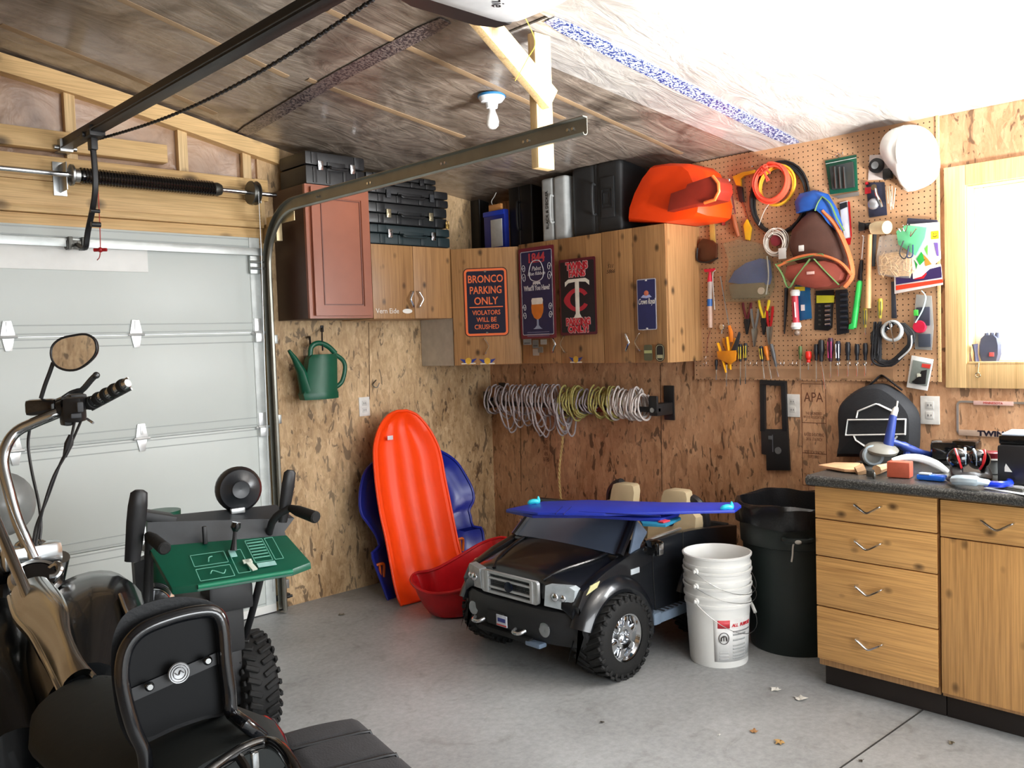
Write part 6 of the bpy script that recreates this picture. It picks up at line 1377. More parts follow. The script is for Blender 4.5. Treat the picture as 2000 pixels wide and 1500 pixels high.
g=G(); g.tube([(0.022*math.cos(k*math.pi/10),0.026*math.sin(k*math.pi/10),0) for k in range(20)],0.0016,5,closed=True); g.tube(smooth_path([(-0.012,-0.012,0),(-0.01,0.004,0),(0,0.01,0),(0.01,0.006,0),(0.012,-0.012,0)],4),0.003,5); g.tube([(0,0.008,0),(0,-0.012,0)],0.002,5); g.out('round_pictogram',M((70,66,66),0.5),lb,M0=Matrix.Translation((0.1415*math.cos(an),0.1415*math.sin(an),0.14))@Rm.to_4x4())
# ================================================================ TRASH CAN
tc=thing('trash_can','large dark green round trash can with black liner beside the base cabinet','trash can',(3.83,2.09,0))
TCM=M((28,38,36),0.5,0,0.08,4)
g=G(); g.lathe([(0.001,0.012),(0.195,0.012),(0.205,0.0),(0.21,0.01),(0.232,0.30),(0.238,0.50),(0.248,0.505),(0.25,0.56),(0.252,0.66),(0.262,0.665),(0.265,0.685),(0.255,0.69),(0.24,0.52),(0.2,0.03),(0.001,0.03)],(0,0,0),(0,0,1),44,cap=False); g.out('barrel',TCM,tc)
for i in range(10):
    an=math.radians(195+i*14); g=G(); g.tube([(0.205*math.cos(an),0.205*math.sin(an),0.04),(0.231*math.cos(an),0.231*math.sin(an),0.46)],0.006,6); g.out('rib',TCM,tc)
rs=[]
for k,(r,z) in enumerate(((0.262,0.60),(0.270,0.64),(0.273,0.685),(0.262,0.702),(0.245,0.70),(0.236,0.62),(0.225,0.45),(0.2,0.3),(0.05,0.25))):
    rs.append([((r+0.005*math.sin(7*a+k)+0.004*math.sin(13*a))*math.cos(a),(r+0.005*math.sin(7*a+k)+0.004*math.sin(13*a))*math.sin(a),z+0.008*math.sin(5*a+k)) for a in [2*math.pi*i/60 for i in range(60)]])
g=G(); g.rings(rs); g.out('bin_liner',M((18,18,20),0.28,bmp=0.3),tc)
an=math.radians(212); c=V((0.262*math.cos(an),0.262*math.sin(an),0.56)); 
g=G(); tq=V((-math.sin(an),math.cos(an),0)); rr=V((math.cos(an),math.sin(an),0)); g.tube(smooth_path([c-tq*0.06,c-tq*0.05+rr*0.03,c+rr*0.04,c+tq*0.05+rr*0.03,c+tq*0.06],4),0.013,8); g.out('handle',TCM,tc)
g=G(); c2=c+rr*0.045; g.ball(c2,0.014,(1.2,1.2,0.7)); g.tube(smooth_path([c2,c2-tq*0.02+V((0,0,-0.01)),c2-tq*0.025+V((0,0,-0.06)),c2-tq*0.03+V((0,0,-0.09))],4),0.004,6); g.out('white_cord_tie',M((206,204,196),0.6),tc)
# ================================================================ BASE CABINETS AND COUNTER
BX=3.385   # front face of drawers
cnt_z=0.885; yL=1.772
def base_front(par,ya,yb,z0,z1,mat,name,ox,oy):
    g=G(); g.box((BX-ox+0.009,(ya+yb)/2-oy,(z0+z1)/2),(0.018,ya-yb-0.006,z1-z0-0.005),0.0015); return g.out(name,mat,par)
def hpull(par,y,z,ox,oy):
    c=V((BX-ox,y-oy,z)); h=V((0,-1,0)); u=V((0,0,-1)); o=V((-1,0,0)); s=0.10
    P=[c-h*s/2-u*0.012,c-h*s/2-u*0.012+o*0.02,c-h*s*0.25+u*0.004+o*0.026,c+u*0.016+o*0.028,c+h*s*0.25+u*0.004+o*0.026,c+h*s/2-u*0.012+o*0.02,c+h*s/2-u*0.012]
    g=G(); g.tube(smooth_path(P,4),[0.0038]*5+[0.0048]*15+[0.0038]*5,8,flat=1.5); g.out('handle',CHROME,par)
ym=onX(1833,1150,BX).y
zs=[onX(1700,y,BX).z for y in (0,)]
def zat(px,py): return onX(px,py,BX).z
z1a=zat(1588,1011); z2a=zat(1588,1083); z3a=zat(1588,1180); z4a=zat(1588,1283)
bc=thing('base_cabinet','pine base cabinet with four drawers and chrome pulls under the countertop','cabinet',(XB,(yL-0.02+ym)/2,0)); ox,oy=XB,(yL-0.02+ym)/2
g=G(); g.box((BX+0.018+0.36-ox,0,0.4775),(0.72,yL-0.02-ym-0.004,0.755),0.002); g.out('body',PINES,bc)
g=G(); g.box((BX+0.07+0.32-ox,0,0.048),(0.64,yL-0.02-ym-0.004,0.094),0.002); g.out('toe_kick',M((34,26,22),0.7),bc)
zz=[0.857,z1a,z2a,z3a,z4a]
for i in range(4):
    d=base_front(bc,yL-0.02,ym+0.002,zz[i+1],zz[i],PINEY,'drawer',ox,oy); hpull(d,onX(1697,990,BX).y,(zz[i]+zz[i+1])/2+0.0,ox,oy)
ye=ym-0.62
bd=thing('base_cabinet','pine base cabinet with one drawer over a door, at the right edge','cabinet',(XB,(ye+ym)/2,0)); oy=(ye+ym)/2
g=G(); g.box((BX+0.018+0.36-ox,0,0.4775),(0.72,ym-ye-0.012,0.755),0.002); g.out('body',PINES,bd)
g=G(); g.box((BX+0.07+0.32-ox,0,0.048),(0.64,ym-ye-0.004,0.094),0.002); g.out('toe_kick',M((34,26,22),0.7),bd)
zt_=zat(1835,1048)
d=base_front(bd,ym-0.006,ye,zt_,0.855,PINEY,'drawer',ox,oy); hpull(d,onX(1950,1020,BX).y,(zt_+0.855)/2,ox,oy)
base_front(bd,ym-0.006,ye,0.115,zt_,PINEB,'door',ox,oy)
def granite():
    m,nt,bs=nmat('dark_laminate'); v=coords(nt,(1,1,1)); n=noise(nt,v,180,2,0.6)
    nt.links.new(ramp(nt,n,[(0.42,lin((40,40,40))),(0.55,lin((66,66,64))),(0.66,lin((104,104,98)))]),bs.inputs['Base Color']); bs.inputs['Roughness'].default_value=0.28; return m
GRN=granite()
ct=thing('countertop','speckled dark grey laminate countertop on the pine base cabinets','countertop',(XB,(yL+ye)/2,0.86)); oy=(yL+ye)/2
g=G(); g.box((-(XB-BX+0.025)/2,0,0.022),(XB-BX+0.025,yL-ye,0.044),0.008); g.out('slab',GRN,ct)
g=G(); g.tube([(-(XB-BX+0.02),-(yL-ye)/2+0.003,0.022),(-(XB-BX+0.02),(yL-ye)/2-0.003,0.022)],0.0225,10); g.out('rolled_edge',GRN,ct)
CZ=0.905
# ---------------------------------------------------------------- things on the counter
def on(x,y,z=0.0): return onZ(x,y,CZ+z)
def cthing(name,lab,cat,x,y): 
    p=on(x,y); return thing(name,lab,cat,p),p
# plane perpendicular to view used for tall items
def atd(x,y,base):
    "point seen at x,y in the upright plane through base that faces the room"
    n=V((-0.72,-0.69,0)).normalized() if False else V((-0.55,-0.83,0)).normalized()
    return onP(x,y,base,n)
t,p=cthing('wood_offcut','flat pointed piece of pale wood at the left end of the counter','wood offcut',1640,922)
g=G(); g.prism([on(x,y,0.004)-p for x,y in ((1598,913),(1630,908),(1680,909),(1690,924),(1650,922))],(0,0,0.012),0.003); g.out('board',M((206,160,120),0.5,0,0.2),t)
t,p=cthing('clamp_tool','small clamp with pale jaws and dark handle under the grey cap','clamp',1705,927)
g=G(); g.tube([on(1672,921,0.01)-p,on(1688,916,0.02)-p],[0.02,0.025],8); g.tube([on(1712,918,0.02)-p,on(1745,908,0.025)-p],[0.02,0.012],8); g.out('jaw',M((196,158,120),0.5),t)
g=G(); g.tube([on(1700,930,0.005)-p,on(1700,918,0.03)-p],0.016,8); g.ball(on(1707,929,0.012)-p,0.012,(0.6,0.6,1.2)); g.out('screw',DSTEEL,t)
# blue gun with nozzle
t,p=cthing('spray_gun','blue hand tool with upright nozzle and grey dome lying against the drawstring bag','blue tool',1760,905)
P0=p
def gp(x,y): return atd(x,y,P0)-p
g=G(); g.tube([gp(1735,870),gp(1738,850),gp(1744,815),gp(1745,811)],[0.022,0.02,0.016,0.014],12); g.tube(smooth_path([gp(1738,862),gp(1758,868),gp(1778,878),gp(1800,886),gp(1825,892)],3),[0.014]*4+[0.02]*4+[0.018]*5,12); g.tube([gp(1775,868),gp(1770,892)],[0.014,0.016],8); g.out('blue_body',M((44,66,140),0.4),t)
g=G(); g.tube([gp(1745,812),gp(1749,800),gp(1751,795)],[0.014,0.013,0.008],10); g.tube([gp(1751,797),gp(1753,783)],0.004,8); g.out('nozzle',M((206,206,200),0.4),t)
c=gp(1722,876); g=G(); g.lathe([(0.001,0.02),(0.03,0.018),(0.062,0.008),(0.07,0.0),(0.066,-0.012),(0.001,-0.014)],c,(-0.15,-0.2,0.97),26); g.out('grey_dome',M((120,118,110),0.4),t)
t,p=cthing('flashlight','fat grey cylinder with pale round end pointing at the room','cap',1712,908)
n_=V((-0.75,-0.62,0.12)).normalized(); c=atd(1705,890,p+V((0,0,0)))-p
g=G(); g.lathe([(0.02,-0.10),(0.036,-0.08),(0.043,-0.02),(0.044,0.0),(0.040,0.004)],c,n_,24); g.out('body',M((70,76,82),0.45),t)
g=G(); g.lathe([(0.030,0.0),(0.044,-0.004),(0.046,0.004),(0.040,0.012),(0.032,0.012)],c,n_,24,cap=False); g.out('pale_ring',M((150,166,176),0.35),t)
g=G(); g.lathe([(0.001,0.0),(0.036,0.0),(0.036,0.009),(0.001,0.010)],c,n_,24); g.out('end_disc',M((120,124,120),0.4),t)
t,p=cthing('wood_block','small reddish wooden block under the white curved bar','block',1773,933)
g=G(); g.box((0,0.03,0.032),(0.06,0.085,0.062),0.004,rot=Matrix.Rotation(0.15,3,'Z')); g.out('block',M((168,78,54),0.6,bmp=0.2),t)
t,p=cthing('curved_handle','long white curved plastic bar arching over the red block','handle',1810,925)
a=[(1742,898),(1770,893),(1800,896),(1830,908),(1850,922)]; w_=[0.006,0.013,0.016,0.017,0.012]
P=[atd(x,y,p+V((0.0,0.0,0)))-p for x,y in a]
P=smooth_path(P,4); rr=[]
for i in range(len(P)): k=i/(len(P)-1)*4; j=min(3,int(k)); rr.append(w_[j]+(w_[j+1]-w_[j])*(k-j))
g=G(); g.tube(P,rr,10,flat=0.7); g.out('bar',M((226,228,226),0.3),t)
t,p=cthing('light_clip','shiny blue and clear plastic clip lying behind the block','clip',1820,938)
g=G(); g.box((0,0,0.012),(0.05,0.10,0.022),0.008); g.out('blue_shell',M((30,110,230),0.12,coat=0.6),t); g=G(); g.box((-0.01,0.02,0.026),(0.03,0.04,0.006),0.002); g.out('clear_top',M((226,240,250),0.08),t)
t,p=cthing('goggles','clear and blue safety goggles lying at the counter edge','goggles',1895,952)
g=G(); g.tube(smooth_path([(0.03,0.06,0.02),(-0.01,0.045,0.024),(-0.03,0.01,0.03),(-0.028,-0.03,0.03),(0.0,-0.06,0.022)],4),[0.012]*4+[0.019]*9+[0.013]*4,10,flat=1.2); g.out('clear_lens',M((190,206,216),0.08,alpha=0.85),t)
g=G(); g.tube(smooth_path([(0.0,-0.05,0.018),(0.0,-0.10,0.02),(0.04,-0.12,0.02),(0.1,-0.1,0.018)],4),0.012,8); g.out('blue_arm',M((24,60,220),0.2,coat=0.4),t)
g=G(); g.tube(smooth_path([(0.01,0.06,0.016),(0.06,0.10,0.015),(0.12,0.08,0.015)],4),0.007,8); g.out('dark_arm',BLK,t)
# ear muffs
t,p=cthing('ear_muffs','black and red ear muffs resting on the counter','ear muffs',1890,938)
for (x,y,s) in ((1872,895,1),(1912,897,-1)):
    c=atd(x,y,p+V((0,0,0)))-p
    ax=V((-0.7,-0.5+0.25*s,0.1)).normalized()
    g=G(); g.lathe([(0.001,0.034),(0.02,0.033),(0.034,0.022),(0.040,0.0),(0.040,-0.012),(0.001,-0.014)],c,ax,22,sx=1.0); cup=g.out('ear_cup',BLKG,t)
    u_=ax.cross(V((0,0,1))).normalized(); w_=u_.cross(ax).normalized()
    g=G(); P=[c+w_*0.035*s_+u_*0.01*s*s_+ax*(0.036-0.018*s_*s_) for s_ in (-1,-0.5,0,0.5,1)]; g.tube(smooth_path(P,3),0.0075,8,flat=0.5); g.out('red_stripe',M((206,40,46),0.3),cup)
    g=G(); P=[c+w_*0.036*s_+u_*(-0.022*s)+ax*(0.026-0.018*s_*s_) for s_ in (-0.6,0.0,0.6,1.1)]; g.tube(smooth_path(P,3),0.005,8); g.out('silver_stripe',M((170,190,206),0.25,0.5),cup)
g=G(); a,b=atd(1868,912,p)-p,atd(1922,914,p)-p; m_=(a+b)/2; g.tube(smooth_path([a,a+V((-0.03,-0.02,-0.03)),V((m_.x-0.06,m_.y-0.04,0.025)),b+V((-0.03,-0.02,-0.03)),b],5),0.014,8,flat=1.6); g.out('headband',BLK,t)
t,p=cthing('power_tool','black tool body behind the ear muffs','tool',1850,905)
g=G(); g.box((0,0.0,0.06),(0.12,0.13,0.08),0.02,rot=Matrix.Rotation(0.4,3,'Z')); g.box((0.0,-0.08,0.085),(0.08,0.10,0.045),0.015); g.out('housing',BLKG,t); g=G(); g.box((0,0,0.01),(0.1,0.12,0.02),0.005); g.out('base',CHAR,t)
t,p=cthing('small_jar','grey jar with dark red lid between the ear muffs and the black box','jar',1938,925)
g=G(); g.lathe([(0.03,0),(0.034,0.004),(0.034,0.055),(0.03,0.06)],n=20); g.out('glass',M((120,124,124),0.2),t); g=G(); g.lathe([(0.036,0.06),(0.038,0.062),(0.038,0.085),(0.034,0.088)],n=20); g.out('lid',M((110,24,34),0.4),t); g=G(); g.lathe([(0.039,0.058),(0.041,0.058),(0.041,0.064),(0.039,0.064)],n=20,cap=False); g.out('white_ring',WHITE,t)
t,p=cthing('black_radio','black boxy radio at the right edge of the counter','radio',1985,945)
g=G(); g.box((0.06,-0.06,0.075),(0.20,0.24,0.145),0.01,rot=Matrix.Rotation(0.1,3,'Z')); g.out('cabinet',M((30,30,32),0.35),t)
g=G(); g.box((0.07,-0.06,0.165),(0.18,0.24,0.035),0.008,rot=Matrix.Rotation(0.1,3,'Z')); g.out('top_case',BLKG,t)
g=G(); g.box((0.07,-0.06,0.185),(0.17,0.22,0.006),0.002,rot=Matrix.Rotation(0.1,3,'Z')); g.out('pale_top',M((196,206,220),0.3),t)
g=G(); g.prism([(-0.046,0.03,0.05),(-0.046,0.0,0.05),(-0.046,0.02,0.08)],(-0.003,0,0),0); g.out('pale_triangle',WHT2,t)
t,p=cthing('pen_knife','short dark bar lying in front of the black radio','knife',1965,957)
g=G(); g.box((0,0,0.008),(0.02,0.14,0.012),0.004,rot=Matrix.Rotation(-0.35,3,'Z')); g.out('handle',DSTEEL,t)
t,p=cthing('dust_pile','small grey metal nugget beside the goggles','metal piece',1938,950); g=G(); g.ball((0,0,0.01),0.016,(1,1.3,0.6)); g.out('nugget',M((130,130,124),0.4,0.6),t)
t,p=cthing('paper_sheet','white paper sheet at the right front of the counter','paper',1965,968); g=G(); g.prism([on(x,y,0.0)-p for x,y in ((1920,954),(1990,948),(2040,962),(2010,969))],(0,0,0.0015)); g.out('sheet',M((196,200,200),0.5),t)
# ---------------------------------------------------------------- on the window sill
zs_=WZ0+0.012
def sill(x,xw=XB+0.045): return onX(x,700,xw).y
t=thing('key_holder','dark strap with keys hanging over the window sill','keys',(XB+0.0,sill(1908),zs_))
f=Fr('B',1908,700); inv=t.matrix_world.inverted()
def sw(x,y,xw=XB-0.0): return onX(x,y,xw)-t.location
g=G(); g.tube([sw(1904,672),sw(1906,690),sw(1909,715)],[0.022,0.012,0.02],8,flat=0.5); g.out('strap',M((52,50,70),0.5),t)
g=G(); g.tube([sw(1892,690),sw(1897,712)],0.007,6); g.out('multicolour_tag',M((160,120,100),0.5),t)
g=G(); g.tube([sw(1912,708,XB-0.03),sw(1910,728,XB-0.03)],0.003,6); g.tube([sw(1910,727,XB-0.03)+V((0,0.01*math.cos(k*0.785),0.01*math.sin(k*0.785)-0.012)) for k in range(8)],0.0028,6,closed=True); g.out('key_ring',M((206,190,150),0.2,0.9),t)
t=thing('glove','dark grey glove with red patch standing on the window sill','glove',(XB+0.045,sill(1934),zs_)); 
g=G(); w_=0.045; g.rings([[(x*0.018,y*w_*k,z) for x,y in ((-1,-0.8),(-1,0.8),(0,1),(1,0.8),(1,-0.8),(0,-1))] for z,k in ((0,0.8),(0.03,1),(0.07,1),(0.1,0.85),(0.115,0.5))])
for i in range(3): g.tube([(0,-0.025+0.02*i,0.09),(0,-0.03+0.022*i,0.125)],[0.012,0.008],8)
g.out('glove_body',M((70,74,92),0.7),t); g=G(); g.box((-0.02,-0.012,0.03),(0.004,0.02,0.018),0.002); g.out('red_patch',M((206,80,80),0.5),t)
# ================================================================ SNOW BLOWER
yaw=math.radians(-10); o0=V((1.27,2.74,0))
MS=Matrix.Translation(o0)@Matrix.Rotation(yaw,4,'Z')
sb=thing('snow_blower','green and black walk-behind snow blower standing by the garage door','snow blower',mat=MS)
iv=MS.inverted()
def sx(x,y,v): # pixel on the plane local y = v
    n=MS.to_3x3()@V((0,1,0)); return iv@onP(x,y,MS@V((0,v,0)),n)
DG=M((18,84,64),0.35,0,0.06,6); SBK=M((26,27,29),0.5); DASH=M((52,56,60),0.5)
# control panel: sloping green board
TL=sx(290,1068,0.10); TR=sx(560,1045,0.10); BR=sx(607,1098,-0.06); BM=sx(570,1112,-0.09); BL2_=sx(385,1142,-0.09); BL=sx(335,1148,-0.06)
g=G(); g.prism([TL,TR,BR,BM,BL2_,BL],(0,-0.004,-0.022),0.003); pn=g.out('control_panel',DG,sb)
g=G(); g.tube([BL2_+V((0,-0.006,-0.006)),BM+V((0,-0.006,-0.006))],0.008,8); g.out('front_lip',M((24,120,88),0.3),pn)
pl=(BM-BL2_).normalized(); pu=((TL+TR)/2-(BL2_+BM)/2); pu=(pu-pl*pu.dot(pl)); ph=pu.length; pu.normalize(); pw=pl.cross(pu)
if pw.z<0: pw=-pw
pc=(BL2_+BM)/2; Lp=(BM-BL2_).length
MP=Matrix((pl,pu,pw)).transposed().to_4x4(); MP.translation=pc+pw*0.0005
TEALL=M((110,176,156),0.5)
g=G()
for x0,y0,x1,y1 in ((-0.46,0.06,-0.10,0.36),(-0.46,0.42,-0.10,0.72),(-0.06,0.1,0.08,0.7),(0.16,0.3,0.36,0.9),(0.38,0.3,0.48,0.9)): frame_ring(g,x0*Lp,y0*ph,x1*Lp,y1*ph,0.0022,0.003,0.0,0.0012)
for i in range(6): g.box((0.26*Lp,(0.42+0.08*i)*ph,0.0006),(0.17*Lp,0.006,0.0012))
g.out('panel_print',TEALL,pn,M0=MP)
g=G(); g.box((0.27*Lp,0.22*ph,0.0008),(0.2*Lp,0.022,0.0016)); g.out('pale_stripe',M((150,196,190),0.5),pn,M0=MP)
g=G(); g.box((-0.02*Lp,0.62*ph,0.0008),(0.02,0.04,0.0016)); g.out('pale_stripe',M((150,196,190),0.5),pn,M0=MP)
g=G(); g.tube(smooth_path([(-0.33*Lp,0.2*ph,0.001),(-0.3*Lp,0.27*ph,0.001),(-0.24*Lp,0.2*ph,0.001),(-0.2*Lp,0.16*ph,0.001),(-0.17*Lp,0.24*ph,0.001)],3),0.002,5); g.tube(smooth_path([(-0.3*Lp,0.5*ph,0.001),(-0.28*Lp,0.6*ph,0.001),(-0.24*Lp,0.62*ph,0.001)],3),0.002,5); g.out('pictogram',TEALL,pn,M0=MP)
g=G(); g.box((0.10*Lp,0.25*ph,0.003),(0.018,0.06,0.005),0.001,rot=Matrix.Rotation(0.2,3,'Z')); g.box((0.085*Lp,0.35*ph,0.003),(0.03,0.018,0.005),0.001); g.out('shift_indicator',M((206,214,200),0.4),pn,M0=MP)
# dashboard behind the panel
A1=sx(288,1020,0.15);A2=sx(330,1012,0.2);A3=sx(550,990,0.2);A4=sx(575,1012,0.15);
g=G(); g.rings([[TL+V((0,0,-0.02)),TL+V((0.0,0.02,0.01)),A1,A2+V((0,0.06,0)),TL+V((0,0.16,-0.04))],[TR+V((0,0,-0.02)),TR+V((0,0.02,0.01)),A4,A3+V((0,0.06,0)),TR+V((0,0.16,-0.04))]]); g.out('dashboard',DASH,sb)
P=sx(400,1045,0.09); g=G(); g.box(P,(0.014,0.02,0.06),0.004); g.out('slot_lever',BLK,sb)
a=sx(456,1075,0.03);b=sx(460,1030,0.04); g=G(); g.tube([a,(a+b)/2,b],[0.012,0.007,0.007],8); g.out('speed_lever',BLK,sb); g=G(); g.tube([sx(459,1040,0.04),sx(460,1030,0.04),sx(462,1020,0.04)],[0.006,0.017,0.015],10); g.out('lever_knob',BLKG,sb)
a=sx(290,1020,0.16); g=G(); g.box(a+V((0.03,0.04,0.01)),(0.12,0.1,0.03),0.006,rot=Matrix.Rotation(0.3,3,'Y')); g.out('headlight_box',SBK,sb)
# chute crank knob: round black light/cap
c=sx(465,955,0.24); g=G(); g.lathe([(0.001,0.04),(0.03,0.045),(0.035,0.04),(0.07,0.032),(0.082,0.012),(0.080,-0.012),(0.06,-0.035),(0.001,-0.045)],c,(-0.05,-0.96,0.05),32); hk=g.out('work_light',M((30,32,36),0.3),sb)
g=G(); g.tube([c+V((-0.012,0,-0.075)),sx(462,1000,0.2)+V((-0.01,0,0))],0.004,6); g.tube([c+V((0.014,0,-0.075)),sx(462,1000,0.2)+V((0.018,0,0))],0.004,6); g.box(sx(464,997,0.2),(0.05,0.02,0.02),0.004); g.out('light_bracket',STEEL,sb)
# handles and grips
for (top,mid,gb,gt,s) in (((272,957),(262,1060),(290,1045),(322,1072),-1),((567,918),(552,1020),(566,992),(618,1011),1)):
    T=sx(*top,0.06);Mi=sx(*mid,0.08)
    g=G(); g.tube([T,T+(Mi-T)*0.05,T+(Mi-T)*0.3,T+(Mi-T)*0.6,Mi+(Mi-T)*(0.35 if s<0 else 0)],[0.014,0.026,0.030,0.030,0.024] if s<0 else [0.012,0.022,0.024,0.022,0.016],10,flat=0.55); g.out('clutch_lever',BLK,sb)
    a=sx(*gb,0.06); b=sx(*gt,-0.08); g=G(); g.tube([a,a+(b-a)*0.3,a+(b-a)*0.97,b],[0.012,0.019,0.021,0.016],12); g.out('grip',DRUB,sb)
    h0=V((s*0.20,0.05,a.z-0.02)); 
    g=G(); g.tube(smooth_path([a,V((s*0.205,0.1,a.z-0.05)),V((s*0.20,0.2,0.72)),V((s*0.19,0.42,0.42)),V((s*0.17,0.5,0.36))],4),0.0135,10); g.out('handlebar',SBK,sb)
# left leg mass visible below
g=G(); g.prism([sx(262,1100,0.12),sx(300,1085,0.12),sx(300,1210,0.3),sx(270,1215,0.3)],(0,0.05,0)); g.out('side_brace',SBK,sb)
# engine, muffler, frame, auger housing, chute
g=G(); g.box((0.0,0.42,0.50),(0.30,0.26,0.22),0.02); g.box((0.10,0.34,0.60),(0.16,0.14,0.1),0.015); g.out('engine_cover',SBK,sb)
g=G(); g.lathe([(0.02,0),(0.055,0.005),(0.058,0.02),(0.058,0.09),(0.05,0.1),(0.02,0.1)],sx(300,1185,0.25)+V((-0.0,0,0)),(0.3,1,0)); 
for i in range(5): g.lathe([(0.059,0.018*i+0.01),(0.062,0.018*i+0.012),(0.059,0.018*i+0.016)],sx(300,1185,0.25),(0.3,1,0),cap=False)
g.out('muffler',CHROME,sb)
g=G(); g.box((0.11,0.3,0.585),(0.015,0.004,0.015),0.002); g.out('teal_badge',M((30,160,140),0.4),sb)
g=G(); g.box((0.02,0.55,0.28),(0.26,0.42,0.22),0.02); g.out('transmission_housing',SBK,sb)
g=G(); g.box((0.0,0.5,0.385),(0.28,0.3,0.02),0.004); g.out('deck',SBK,sb)
g=G(); g.rings([[(x,0.80+0.0,z) for x,z in ((-0.27,0.03),(0.27,0.03),(0.27,0.42),(-0.27,0.42))],[(x,1.15,z) for x,z in ((-0.28,0.03),(0.28,0.03),(0.28,0.42),(-0.28,0.42))]]); g.out('auger_housing',DG,sb)
g=G(); g.lathe([(0.07,0.40),(0.075,0.5),(0.065,0.7),(0.07,0.85)],(0.0,0.86,0),(0,0,1)); g.out('chute',DG,sb)
g=G(); g.cyl((-0.2,0.47,0.2),(0.2,0.47,0.2),0.015); g.out('axle',STEEL,sb)
for s in (-1,1):
    c=V((s*0.205,0.47,0.2)); w=0.065
    g=G(); g.lathe([(0.10,-w),(0.13,-w-0.006),(0.17,-w+0.002),(0.188,-w+0.02),(0.19,0.0),(0.188,w-0.02),(0.17,w-0.002),(0.13,w+0.006),(0.10,w)],c,(1,0,0),40,cap=False)
    for i in range(26):
        an=2*math.pi*i/26; R=Matrix.Rotation(an,3,'X')
        for q in (-1,1):
            R2=Matrix.Rotation(an+(0.12 if q>0 else 0),3,'X'); p=R2@V((0,0,0.188)); g.box(c+p+V((q*0.032,0,0)),(0.055,0.022,0.02),0.004,rot=R2@Matrix.Rotation(q*0.45,3,'Z'),seg=1)
            p=R2@V((0,0,0.172)); g.box(c+p+V((q*0.066,0,0)),(0.012,0.02,0.03),0.003,rot=R2,seg=1)
    ty=g.out('tyre',DRUB,sb)
    g=G(); g.lathe([(0.02,-0.03),(0.06,-0.02),(0.10,-0.05),(0.105,-0.06),(0.105,0.06),(0.10,0.05),(0.06,0.02),(0.02,0.03)],c,(1,0,0),28,cap=False); g.out('rim',SBK,ty)
# ================================================================ MOTORCYCLE
mo=thing('motorcycle','black cruiser motorcycle with chrome handlebar and passenger backrest, parked in the left foreground','motorcycle',(0.64,2.1,0))
om=mo.location.copy()
def m(x,y,D): return PD(x,y,D)-om
def ml(pts): return [m(*p) for p in pts]
SEATM=M((34,38,38),0.7,0,0.06,5,bmp=0.15,spec=0.3); CH2=M((200,204,206),0.16,1.0,0.02); BLP=M((10,12,14),0.08,coat=0.8); LEA=M((17,19,22),0.5,bmp=0.15,spec=0.3)
# passenger backrest: pad + plate + tube
fr_o=m(340,1310,1.62)
ax_r=V((0.985,0.06,0.16)).normalized(); 
b1_=m(291,1340,1.60); b2_=m(404,1289,1.66); ax_r=(b2_-b1_).normalized()
ax_u=V((-0.16,0.10,1.0)); ax_u=(ax_u-ax_r*ax_u.dot(ax_r)).normalized(); ax_n=ax_r.cross(ax_u)   # points away/toward
if ax_n.y>0: ax_n=-ax_n
nB=om+(b1_+b2_)/2
def bp_(x,y,off=0.0): return onP(x,y,nB+ax_n*off,ax_n)-om
def smp(px,off,k=4,closed=True): return smooth_path([bp_(x,y,off) for x,y in px],k,closed)
inner=[(262,1425),(245,1370),(240,1320),(248,1270),(275,1235),(325,1212),(380,1202),(415,1206),(432,1230),(438,1280),(448,1340),(442,1388),(400,1398),(340,1418),(290,1440)]
P0_=smp(inner,0.0); P1_=smp(inner,-0.012)
g=G(); g.rings([P1_,P0_]); g.out('back_plate',M((8,10,13),0.55,0,0.05,4,spec=0.2),mo)
outer=[(262,1462),(235,1420),(222,1360),(217,1300),(222,1240),(248,1196),(300,1174),(350,1166),(400,1172),(428,1186),(438,1215),(446,1280),(452,1345),(446,1392),(400,1405),(345,1424),(290,1450)]
A_=smp(outer,-0.012); B_=smp(outer,-0.045); c_=sum(B_,V())/len(B_)
C_=[c_+(p-c_)*0.93-ax_n*0.02 for p in B_]; D_=[c_+(p-c_)*0.6-ax_n*0.03 for p in B_]
g=G(); g.rings([A_,B_,C_,D_]); pd=g.out('backrest_pad',LEA,mo)
g=G(); g.tube(smp([(255,1196),(300,1176),(350,1168),(400,1174),(428,1190)],-0.02,4,False),0.003,5); g.out('seam',BLK,pd)
tube_px=[(285,1500),(280,1465),(262,1425),(246,1370),(238,1318),(246,1268),(275,1232),(325,1210),(380,1196),(418,1196),(434,1222),(440,1290),(447,1345),(450,1385),(458,1398)]
TP=[bp_(x,y,0.018) for x,y in tube_px]
TP=TP+[m(480,1415,1.62),m(512,1440,1.66),m(545,1475,1.68),m(565,1510,1.66)]
g=G(); g.tube(smooth_path(TP,4),0.013,12,flat=1.1); g.out('sissy_bar',M((16,18,22),0.18,0.0,0.05,coat=0.6),mo)
g=G(); g.prism([bp_(252,1372,0.001),bp_(252,1345,0.001),bp_(434,1268,0.001),bp_(436,1290,0.001)],ax_n*0.006); g.out('cross_band',M((14,16,20),0.4),mo)
for x,y in ((291,1340),(404,1289)):
    g=G(); g.lathe([(0.001,0),(0.0085,0),(0.0085,0.006),(0.005,0.011),(0.001,0.011)],bp_(x,y,0.022),ax_n,14); g.out('bolt',CH2,mo)
ce=bp_(349,1314,0.026); em=G(); em.lathe([(0.001,0),(0.0185,0),(0.0195,0.002),(0.018,0.005),(0.001,0.004)],ce,ax_n,28); e_=em.out('round_emblem',M((170,172,174),0.3,0.6),mo)
ME=Matrix((ax_r,ax_u,ax_r.cross(ax_u))).transposed().to_4x4(); ME.translation=ce+ax_n*0.0055
g=G()
for r_ in (0.0155,0.011): g.tube([(r_*math.cos(k*math.pi/12),r_*math.sin(k*math.pi/12),0) for k in range(24)],0.0007,5,closed=True)
